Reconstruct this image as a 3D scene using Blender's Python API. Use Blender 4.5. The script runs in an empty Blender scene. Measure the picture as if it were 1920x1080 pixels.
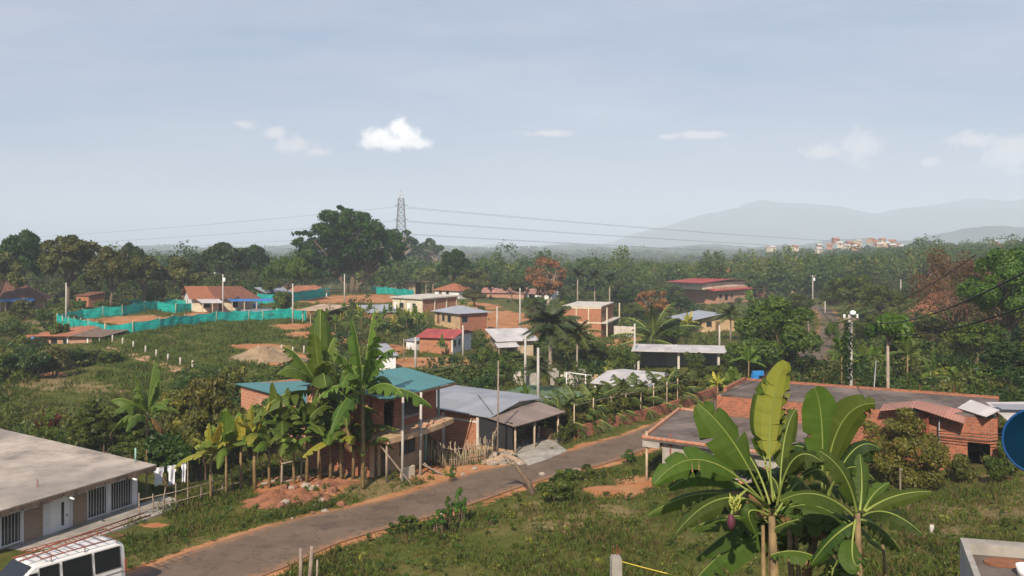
import bpy, math, random
import numpy as np
from mathutils import Vector
R_ = math.radians
C = bpy.context.scene.collection
SC = bpy.context.scene
H = 14.4; F = 1700.0; HY = 455.0     # camera height, focal length (1920 px picture), horizon row

# ------------------------------------------------------------------ camera
cam = bpy.data.cameras.new('camera'); camo = bpy.data.objects.new('camera', cam); C.objects.link(camo)
camo.location = (0, 0, H); camo.rotation_euler = (R_(90), 0, 0)
cam.sensor_width = 36; cam.lens = 36*F/1920; cam.shift_y = -(540-HY)/1920
cam.clip_start = .2; cam.clip_end = 30000
SC.camera = camo
SC.view_settings.view_transform = 'Standard'; SC.view_settings.look = 'None'
SC.view_settings.exposure = 0.34; SC.view_settings.gamma = 1
SC.cycles.transparent_max_bounces = 8; SC.cycles.max_bounces = 6
SC.cycles.volume_bounces = 2
# ------------------------------------------------------------------ sun
SUN_EL = 38.0; sdx, sdy = -.24, -.97         # direction the sun stands in (behind the camera, to the left)
sl = bpy.data.lights.new('sun', 'SUN'); so = bpy.data.objects.new('sun', sl); C.objects.link(so)
sl.energy = 5.0; sl.angle = R_(.6); sl.color = (1, .85, .68)
n_ = math.hypot(sdx, sdy); e_ = R_(SUN_EL)
svec = Vector((sdx/n_*math.cos(e_), sdy/n_*math.cos(e_), math.sin(e_)))
so.rotation_euler = svec.to_track_quat('Z', 'Y').to_euler()
# ------------------------------------------------------------------ world
W = bpy.data.worlds.new('World'); SC.world = W; W.use_nodes = True
nt = W.node_tree; N = nt.nodes; L = nt.links; N.clear()
def nd(t, **k):
    n = N.new(t)
    for a, b in k.items(): setattr(n, a, b)
    return n
sky = nd('ShaderNodeTexSky', sky_type='NISHITA'); sky.sun_disc = False
sky.sun_elevation = e_; sky.sun_rotation = math.atan2(sdx, sdy)
sky.air_density = 1.0; sky.dust_density = 3.0; sky.ozone_density = 1.5; sky.altitude = 900
tc = nd('ShaderNodeTexCoord'); sp = nd('ShaderNodeSeparateXYZ'); L.new(tc.outputs['Generated'], sp.inputs[0])
def mth(op, a, b=None, c=None, clamp=False):
    m = nd('ShaderNodeMath', operation=op); m.use_clamp = clamp
    for i, v in enumerate((a, b, c)):
        if v is None: continue
        if isinstance(v, (int, float)): m.inputs[i].default_value = v
        else: L.new(v, m.inputs[i])
    return m.outputs[0]
yy = mth('MAXIMUM', sp.outputs[1], .05)
a_ = mth('DIVIDE', sp.outputs[0], yy); b_ = mth('DIVIDE', sp.outputs[2], yy)
cv = nd('ShaderNodeCombineXYZ'); L.new(a_, cv.inputs[0]); L.new(b_, cv.inputs[1])
def noise(scale, detail=6, rough=.55, src=None, sx=1, sy=1):
    mp = nd('ShaderNodeMapping'); mp.inputs['Scale'].default_value = (sx, sy, 1); L.new(src or cv.outputs[0], mp.inputs[0])
    n = nd('ShaderNodeTexNoise'); n.inputs['Scale'].default_value = scale; n.inputs['Detail'].default_value = detail
    n.inputs['Roughness'].default_value = rough; L.new(mp.outputs[0], n.inputs['Vector']); return n
nz = noise(52, 9, .66); nz2 = noise(9, 5, .5)
def blob(px, py, rx, ry):
    s = nd('ShaderNodeVectorMath', operation='SUBTRACT'); L.new(cv.outputs[0], s.inputs[0])
    s.inputs[1].default_value = ((px-960)/F, (HY-py)/F, 0)
    m = nd('ShaderNodeVectorMath', operation='MULTIPLY'); L.new(s.outputs[0], m.inputs[0])
    m.inputs[1].default_value = (F/rx, F/ry, 0)
    l = nd('ShaderNodeVectorMath', operation='LENGTH'); L.new(m.outputs[0], l.inputs[0])
    return mth('SUBTRACT', 1, l.outputs['Value'])
def field(bl):
    o = None
    for b in bl:
        v = blob(*b); o = v if o is None else mth('SMOOTH_MAX', o, v, .25)
    return o
wob = mth('ADD', mth('MULTIPLY', mth('SUBTRACT', nz.outputs[0], .5), 2.3), mth('MULTIPLY', mth('SUBTRACT', noise(17, 3, .5).outputs[0], .5), 1.2))
def mask(f, lo, hi, amt):
    f = mth('ADD', f, wob)
    m = nd('ShaderNodeMapRange', interpolation_type='SMOOTHSTEP'); L.new(f, m.inputs[0])
    m.inputs[1].default_value = lo; m.inputs[2].default_value = hi; m.inputs[4].default_value = amt
    return m.outputs[0]
big = mask(field([(745, 268, 72, 15), (754, 246, 30, 26), (765, 258, 34, 22), (712, 259, 32, 22), (783, 269, 34, 14)]), -.1, .75, .95)
faint = mask(field([(552, 274, 56, 22), (512, 251, 22, 14), (592, 284, 40, 12), (1310, 253, 75, 9), (1545, 284, 55, 19),
                    (1612, 276, 52, 38), (1742, 306, 26, 14), (1905, 285, 70, 45), (1025, 250, 60, 9), (455, 232, 30, 12), (1830, 262, 70, 18), (1250, 256, 30, 7)]), -.1, .8, .62)
veil = noise(2.2, 6, .6, sx=.8, sy=4.5)
vm = nd('ShaderNodeMapRange'); L.new(veil.outputs[0], vm.inputs[0]); vm.inputs[1].default_value = .36; vm.inputs[2].default_value = .64
vm.inputs[3].default_value = 0.0; vm.inputs[4].default_value = 1.0
def mixc(f, a, b):
    m = nd('ShaderNodeMix', data_type='RGBA')
    if isinstance(f, (int, float)): m.inputs[0].default_value = f
    else: L.new(f, m.inputs[0])
    for i, v in ((6, a), (7, b)):
        if isinstance(v, tuple): m.inputs[i].default_value = (*v, 1)
        else: L.new(v, m.inputs[i])
    return m.outputs[2]
K = 9.0    # the sky node is physically bright; strength .1 below
thin = mixc(vm.outputs[0], (.305*K, .375*K, .53*K), (.485*K, .505*K, .60*K))
base = mixc(.78, sky.outputs[0], thin)
c1 = mixc(faint, base, (.88*K, .80*K, .79*K))
shade = mixc(mth('ADD', mth('MULTIPLY', mth('SUBTRACT', .128, b_), 16), mth('MULTIPLY', mth('SUBTRACT', nz.outputs[0], .5), 1.6), clamp=True), (1.35*K, 1.27*K, 1.18*K), (.80*K, .79*K, .84*K))
c2 = mixc(big, c1, shade)
bg = nd('ShaderNodeBackground'); bg.inputs[1].default_value = .1; L.new(c2, bg.inputs[0])
wo = nd('ShaderNodeOutputWorld'); L.new(bg.outputs[0], wo.inputs[0])

# ------------------------------------------------------------------ materials
MATS = {}
def newmat(name):
    m = bpy.data.materials.new(name); m.use_nodes = True
    t = m.node_tree; t.nodes.clear(); MATS[name] = m
    return m, t
class NT:
    def __init__(s, t): s.t = t
    def n(s, ty, **k):
        n = s.t.nodes.new(ty)
        for a, b in k.items(): setattr(n, a, b)
        return n
    def l(s, a, b): s.t.links.new(a, b)
    def noise(s, vec, scale, detail=4, rough=.6):
        n = s.n('ShaderNodeTexNoise'); n.inputs['Scale'].default_value = scale; n.inputs['Detail'].default_value = detail
        n.inputs['Roughness'].default_value = rough
        if vec is not None: s.l(vec, n.inputs['Vector'])
        return n.outputs[0]
    def ramp(s, f, lo, hi, a=0., b=1.):
        m = s.n('ShaderNodeMapRange'); s.l(f, m.inputs[0])
        for i, v in ((1, lo), (2, hi), (3, a), (4, b)): m.inputs[i].default_value = v
        return m.outputs[0]
    def mix(s, f, a, b, mode='MIX'):
        m = s.n('ShaderNodeMix', data_type='RGBA', blend_type=mode)
        if isinstance(f, (int, float)): m.inputs[0].default_value = f
        else: s.l(f, m.inputs[0])
        for i, v in ((6, a), (7, b)):
            if isinstance(v, tuple): m.inputs[i].default_value = (*v, 1)
            else: s.l(v, m.inputs[i])
        return m.outputs[2]
    def math(s, op, a, b=0.):
        m = s.n('ShaderNodeMath', operation=op)
        for i, v in enumerate((a, b)):
            if isinstance(v, (int, float)): m.inputs[i].default_value = v
            else: s.l(v, m.inputs[i])
        return m.outputs[0]
    def attr(s, name): return s.n('ShaderNodeAttribute', attribute_name=name)
    def out(s, col, rough=.8, bump=None, bs=.3, bd=.05, spec=.3, metal=0., transl=None, tf=.35, alpha=None):
        p = s.n('ShaderNodeBsdfPrincipled')
        if isinstance(col, tuple): p.inputs['Base Color'].default_value = (*col, 1)
        else: s.l(col, p.inputs['Base Color'])
        if isinstance(rough, (int, float)): p.inputs['Roughness'].default_value = rough
        else: s.l(rough, p.inputs['Roughness'])
        p.inputs['Specular IOR Level'].default_value = spec; p.inputs['Metallic'].default_value = metal
        if bump is not None:
            b = s.n('ShaderNodeBump'); b.inputs['Strength'].default_value = bs; b.inputs['Distance'].default_value = bd
            s.l(bump, b.inputs['Height']); s.l(b.outputs[0], p.inputs['Normal'])
        o = s.n('ShaderNodeOutputMaterial'); sh = p.outputs[0]
        if transl is not None:
            tr = s.n('ShaderNodeBsdfTranslucent')
            if isinstance(transl, tuple): tr.inputs[0].default_value = (*transl, 1)
            else: s.l(transl, tr.inputs[0])
            mx = s.n('ShaderNodeMixShader'); mx.inputs[0].default_value = tf
            s.l(sh, mx.inputs[1]); s.l(tr.outputs[0], mx.inputs[2]); sh = mx.outputs[0]
        s.l(sh, o.inputs[0])
def plain(name, col, rough=.7, var=.25, scale=3., spec=.3, bs=.3, metal=0., dirt=None):
    m, t = newmat(name); q = NT(t)
    tc = q.n('ShaderNodeTexCoord'); f = q.noise(tc.outputs['Object'], scale, 6, .65)
    f2 = q.noise(tc.outputs['Object'], scale*.23, 3, .5)
    d = dirt or tuple(c*(1-var*1.6) for c in col)
    c = q.mix(q.ramp(f, .38, .72), tuple(min(1, c*(1+var*.4)) for c in col), tuple(c*(1-var) for c in col))
    c = q.mix(q.ramp(f2, .45, .75, 0, .8), c, d)
    q.out(c, rough, bump=f, bs=bs, bd=.02, spec=spec, metal=metal)
    return m
def leafmat(name, c1, c2, c3, tf=.35, rough=.5, spec=.3, tg=(1.5, 1.35, .5)):
    m, t = newmat(name); q = NT(t)
    a = q.attr('tint').outputs['Fac']; oi = q.n('ShaderNodeObjectInfo').outputs['Random']
    c = q.mix(q.ramp(a, 0, .55), c1, c2); c = q.mix(q.ramp(a, .72, 1.0), c, c3)
    hs = q.n('ShaderNodeHueSaturation'); q.l(c, hs.inputs['Color'])
    q.l(q.ramp(oi, 0, 1, .485, .515), hs.inputs['Hue']); q.l(q.ramp(oi, 0, 1, .8, 1.2), hs.inputs['Value'])
    c = hs.outputs[0]
    tcol = q.mix(1., c, tg, 'MULTIPLY')
    q.out(c, rough, spec=spec, transl=tcol, tf=tf)
    return m
def uvmap(q): return q.n('ShaderNodeUVMap').outputs[0]
def brick(name, c1, c2, mort, dirt=(.14, .09, .06), bw=.33, bh=.2, dirtamt=.6, ms=.018):
    m, t = newmat(name); q = NT(t); uv = uvmap(q)
    b = q.n('ShaderNodeTexBrick'); q.l(uv, b.inputs['Vector'])
    b.inputs['Scale'].default_value = 1; b.inputs['Brick Width'].default_value = bw; b.inputs['Row Height'].default_value = bh
    b.inputs['Mortar Size'].default_value = ms; b.inputs['Mortar Smooth'].default_value = .2
    b.inputs['Color1'].default_value = (*c1, 1); b.inputs['Color2'].default_value = (*c2, 1); b.inputs['Mortar'].default_value = (*mort, 1)
    f = q.noise(uv, 1.1, 6, .7); f2 = q.noise(uv, 9, 4, .6)
    c = q.mix(q.ramp(f2, .35, .7, 0, .35), b.outputs[0], c2)
    c = q.mix(q.ramp(f, .5, .72, 0, dirtamt), c, dirt)
    c = q.mix(q.ramp(q.noise(uv, .6, 5, .6), .58, .72, 0, .5), c, mort)
    q.out(c, .9, bump=b.outputs['Fac'], bs=.6, bd=-.02, spec=.15)
    return m
def corrug(name, col, col2, rough=.45, metal=.0, pitch=.18, spec=.4, rust=(.25, .1, .05), ra=.5):
    m, t = newmat(name); q = NT(t); uv = uvmap(q)
    sx = q.n('ShaderNodeSeparateXYZ'); q.l(uv, sx.inputs[0])
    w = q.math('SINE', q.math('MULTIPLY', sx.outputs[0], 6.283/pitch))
    sh = q.math('FLOOR', q.math('DIVIDE', sx.outputs[0], .85)); r2 = q.math('FLOOR', q.math('DIVIDE', sx.outputs[1], 2.2))
    wn = q.n('ShaderNodeTexWhiteNoise'); cb = q.n('ShaderNodeCombineXYZ'); q.l(sh, cb.inputs[0]); q.l(r2, cb.inputs[1]); q.l(cb.outputs[0], wn.inputs[0])
    c = q.mix(q.ramp(wn.outputs[0], 0, 1, 0, 1), tuple(min(1, x*1.1) for x in col), tuple(x*.78 for x in col2))
    st = q.n('ShaderNodeMapping'); st.inputs['Scale'].default_value = (3, .35, 1); q.l(uv, st.inputs[0])
    f = q.noise(st.outputs[0], 1.6, 7, .7)
    c = q.mix(q.ramp(f, .52, .75, 0, ra), c, rust)
    c = q.mix(q.ramp(q.noise(uv, .5, 5, .6), .4, .8, 0, .45), c, tuple(x*.55 for x in col))
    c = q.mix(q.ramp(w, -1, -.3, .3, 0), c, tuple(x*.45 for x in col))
    q.out(c, rough, bump=w, bs=.7, bd=.03, spec=spec, metal=metal)
    return m
def tiles(name, c1, c2, c3):
    m, t = newmat(name); q = NT(t); uv = uvmap(q)
    b = q.n('ShaderNodeTexBrick'); q.l(uv, b.inputs['Vector']); b.offset = 0
    b.inputs['Brick Width'].default_value = .24; b.inputs['Row Height'].default_value = .36; b.inputs['Scale'].default_value = 1
    b.inputs['Mortar Size'].default_value = .03; b.inputs['Color1'].default_value = (*c1, 1); b.inputs['Color2'].default_value = (*c2, 1)
    b.inputs['Mortar'].default_value = tuple(x*.35 for x in c2)+(1,)
    c = q.mix(q.ramp(q.noise(uv, .7, 6, .7), .42, .62, 0, .8), b.outputs[0], c3)
    c = q.mix(q.ramp(q.noise(uv, 5, 4, .6), .5, .7, 0, .5), c, c2)
    sx = q.n('ShaderNodeSeparateXYZ'); q.l(uv, sx.inputs[0])
    w = q.math('SINE', q.math('MULTIPLY', sx.outputs[0], 6.283/.24))
    q.out(c, .85, bump=w, bs=.8, bd=.05, spec=.15)
    return m

brick('brick_orange', (.42, .165, .075), (.30, .115, .06), (.36, .27, .2))
brick('brick_red', (.38, .13, .065), (.24, .085, .05), (.30, .20, .15), dirtamt=.8)
brick('brick_pink', (.44, .19, .11), (.33, .14, .09), (.44, .36, .30), bw=.36, bh=.24, ms=.03)
brick('brick_small', (.34, .24, .17), (.26, .18, .13), (.36, .30, .24), bw=.22, bh=.09, ms=.012, dirtamt=.3)
brick('brick_block', (.50, .20, .09), (.38, .14, .07), (.42, .34, .28), bw=.4, bh=.26, ms=.035, dirtamt=.35)
plain('plaster_white', (.74, .74, .77), .85, .12, 1.5, dirt=(.42, .40, .38))
plain('plaster_cream', (.58, .52, .40), .9, .2, 2, dirt=(.35, .27, .18))
plain('plaster_tan', (.45, .32, .2), .9, .2, 2, dirt=(.3, .2, .12))
plain('plaster_ochre', (.46, .33, .19), .9, .35, 2, dirt=(.3, .2, .12))
plain('concrete', (.33, .31, .28), .9, .3, 2.5, dirt=(.15, .14, .12))
plain('concrete_pale', (.52, .49, .44), .9, .25, 3)
plain('slab_roof', (.38, .33, .285), .9, .5, .55, dirt=(.18, .165, .15), bs=.5)
plain('slab_edge', (.17, .12, .09), .95, .45, 6, dirt=(.07, .05, .04))
plain('tar_roof', (.10, .08, .07), .95, .6, 1.6, dirt=(.23, .19, .165), bs=.9)
plain('teal_paint', (.25, .42, .38), .6, .2)
plain('pole_concrete', (.42, .40, .37), .9, .15, 2)
plain('wood_grey', (.26, .21, .17), .9, .4, 6)
plain('wood_brown', (.17, .10, .06), .9, .4, 5)
plain('wood_pale', (.42, .33, .23), .85, .3, 5)
plain('bamboo_pale', (.36, .29, .2), .8, .35, 7)
plain('bark', (.13, .095, .065), .95, .35, 4, bs=.6)
plain('bark_pale', (.30, .25, .2), .95, .3, 3, bs=.6)
plain('stone', (.30, .25, .21), .95, .35, 4, bs=.8)
plain('red_rock', (.20, .09, .055), .95, .45, 3, bs=.9, dirt=(.1, .06, .05))
plain('metal_grey', (.28, .28, .29), .5, .2, 5, metal=.6)
plain('rust_red', (.22, .06, .035), .7, .3, 6)
plain('black_cloth', (.022, .022, .026), .9, .2, 3)
plain('dark', (.02, .018, .016), .9, .1)
plain('white_paint', (.72, .72, .72), .5, .06, 4)
plain('blue_plastic', (.001, .016, .035), .85, .15, 2, spec=.05)
plain('blue_rim', (.004, .05, .16), .6, .1, spec=.2)
plain('blue_tarp', (.03, .16, .42), .5, .25, 4)
plain('blue_bright', (.03, .22, .55), .5, .2, 4)
plain('white_cloth', (.70, .72, .78), .9, .12, 5)
plain('rubber', (.03, .03, .03), .85, .2)
plain('grey_wall', (.30, .30, .31), .85, .12, 1.5)
plain('yellow_rope', (.65, .5, .08), .8, .2)
plain('cable', (.035, .033, .033), .8, .1)
plain('cable_grey', (.07, .07, .075), .7, .1)
plain('purple', (.10, .025, .045), .6, .3)
plain('fruit', (.30, .32, .06), .6, .3, 20)
plain('green_court', (.075, .145, .075), .85, .25, .7, dirt=(.16, .17, .09))
plain('orange_tank', (.55, .2, .04), .6, .2)
plain('dry_leaf', (.32, .18, .08), .9, .4, 6)
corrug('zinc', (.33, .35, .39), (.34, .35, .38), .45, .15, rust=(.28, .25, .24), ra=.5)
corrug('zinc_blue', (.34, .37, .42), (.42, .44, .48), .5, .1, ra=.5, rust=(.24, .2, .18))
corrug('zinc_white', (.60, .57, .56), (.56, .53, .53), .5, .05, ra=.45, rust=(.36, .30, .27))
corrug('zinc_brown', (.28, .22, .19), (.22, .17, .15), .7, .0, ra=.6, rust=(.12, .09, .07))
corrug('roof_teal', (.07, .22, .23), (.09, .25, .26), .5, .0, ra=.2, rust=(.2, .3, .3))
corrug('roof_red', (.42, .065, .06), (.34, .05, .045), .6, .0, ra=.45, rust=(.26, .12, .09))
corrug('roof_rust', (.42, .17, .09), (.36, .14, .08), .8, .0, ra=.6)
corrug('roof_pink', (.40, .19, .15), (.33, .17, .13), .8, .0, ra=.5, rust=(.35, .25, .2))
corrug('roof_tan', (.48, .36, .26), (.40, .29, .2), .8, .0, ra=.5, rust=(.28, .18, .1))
tiles('tile_red', (.36, .14, .075), (.22, .09, .055), (.13, .07, .055))
tiles('tile_orange', (.48, .2, .10), (.38, .14, .075), (.28, .12, .075))
tiles('tile_dark', (.26, .12, .085), (.17, .085, .065), (.085, .06, .055))
leafmat('leaf_dark', (.009, .028, .005), (.030, .068, .010), (.09, .13, .022))
leafmat('leaf_mid', (.028, .052, .008), (.072, .108, .014), (.20, .21, .035))
leafmat('leaf_olive', (.036, .044, .009), (.084, .092, .019), (.19, .17, .04))
leafmat('leaf_yolive', (.040, .050, .012), (.105, .115, .022), (.30, .27, .05))
leafmat('leaf_bright', (.03, .075, .01), (.065, .14, .018), (.14, .23, .035))
leafmat('leaf_yellow', (.06, .075, .014), (.14, .155, .028), (.36, .32, .05))
leafmat('leaf_brown', (.09, .05, .027), (.14, .08, .038), (.2, .11, .05), tf=.2)
leafmat('leaf_dead', (.13, .085, .035), (.19, .12, .05), (.27, .19, .08), tf=.3)
leafmat('leaf_orange', (.06, .055, .016), (.30, .15, .045), (.46, .25, .10), tf=.25)
leafmat('leaf_redmix', (.06, .06, .013), (.15, .16, .025), (.36, .11, .035))
leafmat('leaf_wine', (.07, .015, .015), (.13, .022, .02), (.2, .04, .03))
leafmat('banana', (.022, .050, .010), (.072, .115, .016), (.26, .28, .05), tf=.38, rough=.58, spec=.2, tg=(1.8, 1.5, .35))
leafmat('banana_mid', (.035, .078, .013), (.095, .15, .022), (.27, .31, .06), tf=.4, rough=.55, spec=.25, tg=(1.8, 1.5, .35))
leafmat('grass_bright', (.040, .072, .011), (.080, .125, .018), (.16, .18, .04), tf=.3, rough=.7)
leafmat('banana_yellow', (.12, .16, .02), (.26, .26, .03), (.5, .38, .06), tf=.35, rough=.45)
leafmat('palm', (.03, .05, .012), (.07, .095, .02), (.16, .15, .035), tf=.3)
leafmat('palm_dark', (.02, .036, .014), (.04, .06, .02), (.08, .09, .03), tf=.25)
leafmat('grass', (.040, .064, .009), (.088, .120, .017), (.20, .18, .05), tf=.3, rough=.7)
leafmat('grass_dry', (.075, .068, .022), (.14, .115, .04), (.25, .19, .09), tf=.3, rough=.7)
leafmat('forest', (.020, .044, .008), (.060, .095, .015), (.19, .14, .04), tf=.3, rough=.7)
plain('stem_banana', (.21, .15, .07), .7, .5, 4, dirt=(.07, .045, .025))
plain('midrib', (.20, .25, .055), .5, .15)
def netmat():
    m, t = newmat('net_green'); q = NT(t); tc = q.n('ShaderNodeTexCoord')
    f = q.noise(tc.outputs['Object'], 1.2, 5, .6)
    mp = q.n('ShaderNodeMapping'); mp.inputs['Scale'].default_value = (.4, .4, 4); q.l(tc.outputs['Object'], mp.inputs[0])
    g = q.noise(mp.outputs[0], 1.5, 3, .5)
    c = q.mix(q.ramp(f, .35, .7), (.012, .40, .34), (.03, .56, .48)); c = q.mix(q.ramp(g, .42, .58, 0, .75), c, (.006, .26, .24))
    q.out(c, .7, spec=.2, transl=c, tf=.3)
netmat()
def glassmat():
    m, t = newmat('glass'); q = NT(t); q.out((.02, .025, .03), .12, spec=.5)
    m, t = newmat('glass_van'); q = NT(t); q.out((.012, .014, .017), .08, spec=.6)
    m, t = newmat('van_paint'); q = NT(t); tc = q.n('ShaderNodeTexCoord')
    q.out(q.mix(q.ramp(q.noise(tc.outputs['Object'], 2, 5), .5, .8, 0, .5), (.62, .63, .62), (.45, .43, .38)), .3, spec=.5)
glassmat()
M = MATS
# ------------------------------------------------------------------ places from picture positions
def G(px, py, z=0.):
    Y = (H-z)*F/(py-HY); return Vector(((px-960)/F*Y, Y, z))
def PY(px, py, Y): return Vector(((px-960)/F*Y, Y, H-(py-HY)/F*Y))
# ------------------------------------------------------------------ terrain height
ctl = []
for px, py, z in [(258, 952, -.8), (0, 1040, -.5), (120, 1000, -.6), (200, 1117, 0), (-100, 1150, 0), (-300, 900, -1),
    (600, 1000, 0), (850, 925, 0), (1050, 865, 0), (1200, 815, 0), (400, 1060, 0), (760, 890, .1), (560, 905, .2), (500, 900, 0),
    (1000, 1080, .5), (1250, 905, .1), (1400, 1000, 1.4), (1120, 930, .3), (1700, 890, .6), (1850, 900, .9), (1600, 1000, 1.5), (1920, 1000, 2.6), (1800, 960, 1.8),
    (300, 618, .2), (107, 602, .2), (350, 585, .5), (600, 600, .1), (480, 590, .3), (195, 632, -.2),
    (100, 720, -1.6), (0, 680, -2.2), (150, 662, -1.8), (300, 780, -1.6), (400, 700, -1.2), (250, 660, -1.0), (450, 655, -.4), (300, 870, -1.0), (-300, 680, -2),
    (700, 640, -1.5), (840, 662, -2.1), (880, 622, -1.6), (790, 590, .0), (650, 550, 1), (400, 578, .8), (0, 580, .5), (820, 560, .2), (-300, 580, .5),
    (1000, 705, -1.9), (1050, 740, -1.7), (1020, 770, -1.3), (960, 740, -1.7), (1090, 735, -1.8), (1120, 640, -3), (1300, 612, -3.4), (1350, 662, -2.4), (1200, 700, -2.1),
    (1360, 572, -5), (1450, 640, -2.4), (1200, 600, -4), (1030, 560, -3), (1150, 755, -1.2), (1330, 740, -.6), (1500, 672, -1.5),
    (1560, 620, -2.2), (1545, 585, -2.6), (1600, 560, -3), (1760, 615, 1.0), (1890, 640, 3.0), (1880, 720, 2.0), (1700, 570, 0), (1900, 545, 7), (2150, 600, 7), (2150, 900, 4), (1700, 690, 0)]:
    p = G(px, py, z); ctl.append((p.x, p.y, z))
for px, Y, z in [(0, 300, -1), (960, 330, -6), (1920, 330, 2), (-400, 300, -2), (2300, 300, 4), (500, 400, -5), (1400, 430, -8),
    (0, 700, -12), (960, 700, -14), (1400, 800, -12), (1560, 850, -7), (1700, 850, -1), (1920, 800, 1), (2400, 800, 1), (-500, 700, -12),
    (0, 2500, -25), (960, 2500, -25), (1500, 1500, -18), (1900, 1600, -10), (1920, 3000, -25), (-500, 2500, -25), (2500, 2500, -25), (960, 9000, -40), (-500, 9000, -40), (2500, 9000, -40),
    (960, 18, 2.6), (300, 18, 1.6), (1500, 20, 4.0), (1900, 16, 5.0), (960, 6, 3.5), (-500, 8, 2), (2400, 8, 5), (2300, 25, 5)]:
    ctl.append(((px-960)/F*Y, Y, z))
ctl = np.array(ctl)
def _uv(X, Y):
    Y = np.maximum(Y, 3.); return np.stack([X/Y*2.2, np.log(Y/50.)], -1)
_cu = _uv(ctl[:, 0], ctl[:, 1])
def _tk(r2): return r2*np.log(np.maximum(r2, 1e-12))
_n = len(ctl); _K = _tk(((_cu[:, None]-_cu[None])**2).sum(-1)) + np.eye(_n)*.02
_A = np.zeros((_n+3, _n+3)); _A[:_n, :_n] = _K; _A[:_n, _n] = 1; _A[:_n, _n+1:] = _cu; _A[_n:, :_n] = _A[:_n, _n:].T
_w = np.linalg.solve(_A, np.concatenate([ctl[:, 2], np.zeros(3)]))
# road edges: picture positions of both sides (left, right) and ground height
RL = [(-420, 1260, .2), (-60, 1170, .1), (240, 1075, 0.0), (400, 1018, 0), (562, 970, 0), (730, 934, 0), (800, 912, 0), (880, 887, 0), (965, 868, 0), (1067, 845, 0), (1130, 826, 0), (1185, 810, 0), (1250, 784, -.1), (1345, 742, -.5), (1470, 672, -1.5), (1524, 640, -2.0), (1536, 605, -2.3), (1530, 582, -2.6), (1500, 572, -2.9)]
RR = [(-150, 1300, .2), (220, 1190, .1), (470, 1088, 0.0), (545, 1058, 0), (640, 1016, 0), (770, 978, 0), (860, 953, 0), (960, 918, 0), (1040, 893, 0), (1132, 870, 0), (1190, 850, 0), (1262, 822, 0), (1330, 792, -.1), (1425, 745, -.5), (1560, 676, -1.5), (1592, 645, -2.0), (1580, 607, -2.3), (1556, 580, -2.6), (1520, 570, -2.9)]
def dens(pts, k=8):
    out = []
    for i in range(len(pts)-1):
        p0 = pts[max(i-1, 0)]; p1 = pts[i]; p2 = pts[i+1]; p3 = pts[min(i+2, len(pts)-1)]
        for j in range(k):
            t = j/k; out.append(.5*((2*p1)+(p2-p0)*t+(2*p0-5*p1+4*p2-p3)*t*t+(3*p1-p0-3*p2+p3)*t**3))
    out.append(pts[-1]); return out
rl = dens([G(*p) for p in RL]); rr = dens([G(*p) for p in RR])
rc = np.array([[*((a+b)/2)] for a, b in zip(rl, rr)]); rw = np.array([(a-b).length/2 for a, b in zip(rl, rr)])
def terr(X, Y):
    X = np.atleast_1d(np.asarray(X, float)); Y = np.atleast_1d(np.asarray(Y, float)); sh = X.shape; X = X.ravel(); Y = Y.ravel()
    o = np.zeros(len(X))
    for s in range(0, len(X), 20000):
        x = X[s:s+20000]; y = Y[s:s+20000]; u = _uv(x, y)
        z = _tk(((u[:, None]-_cu[None])**2).sum(-1)) @ _w[:_n] + _w[_n] + u @ _w[_n+1:]
        amp = np.clip(y/60, .4, 1.6)
        z += amp*(.10*np.sin(x*.45+1.3*np.sin(y*.21))*np.cos(y*.38+x*.11) + .05*np.sin(x*1.3+y*.7)*np.sin(y*1.1-x*.5))
        z = np.where(y < 200, z, z+np.clip((y-200)/400, 0, 1)*1.5*np.sin(x*.02+y*.013)*np.sin(y*.017-x*.01))
        d = ((x[:, None]-rc[None, :, 0])**2+(y[:, None]-rc[None, :, 1])**2); k = d.argmin(1); dd = np.sqrt(d[np.arange(len(x)), k])
        f = np.clip((dd-rw[k]*1.05-.3)/(2.5), 0, 1); f = f*f*(3-2*f)
        o[s:s+20000] = z*f+(rc[k, 2]-.06)*(1-f)
    return o.reshape(sh)
def tz(x, y): return float(terr(x, y)[0])
def hit(px, py, y0=8.):
    a = (px-960)/F; b = (py-HY)/F
    Ys = np.exp(np.linspace(math.log(y0), math.log(1500), 500)); d = (H-b*Ys)-terr(a*Ys, Ys)
    k = np.nonzero(d < 0)[0]
    if not len(k): return Vector((a*600, 600, tz(a*600, 600)))
    i = max(k[0], 1); t = d[i-1]/(d[i-1]-d[i]); Y = Ys[i-1]+(Ys[i]-Ys[i-1])*t
    return Vector((a*Y, Y, tz(a*Y, Y)))
def topix(p): return 960+p[0]/p[1]*F, HY+(H-p[2])/p[1]*F
PROT = []    # picture boxes that loose plants must not hide: x0,y0,x1,y1,distance
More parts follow.
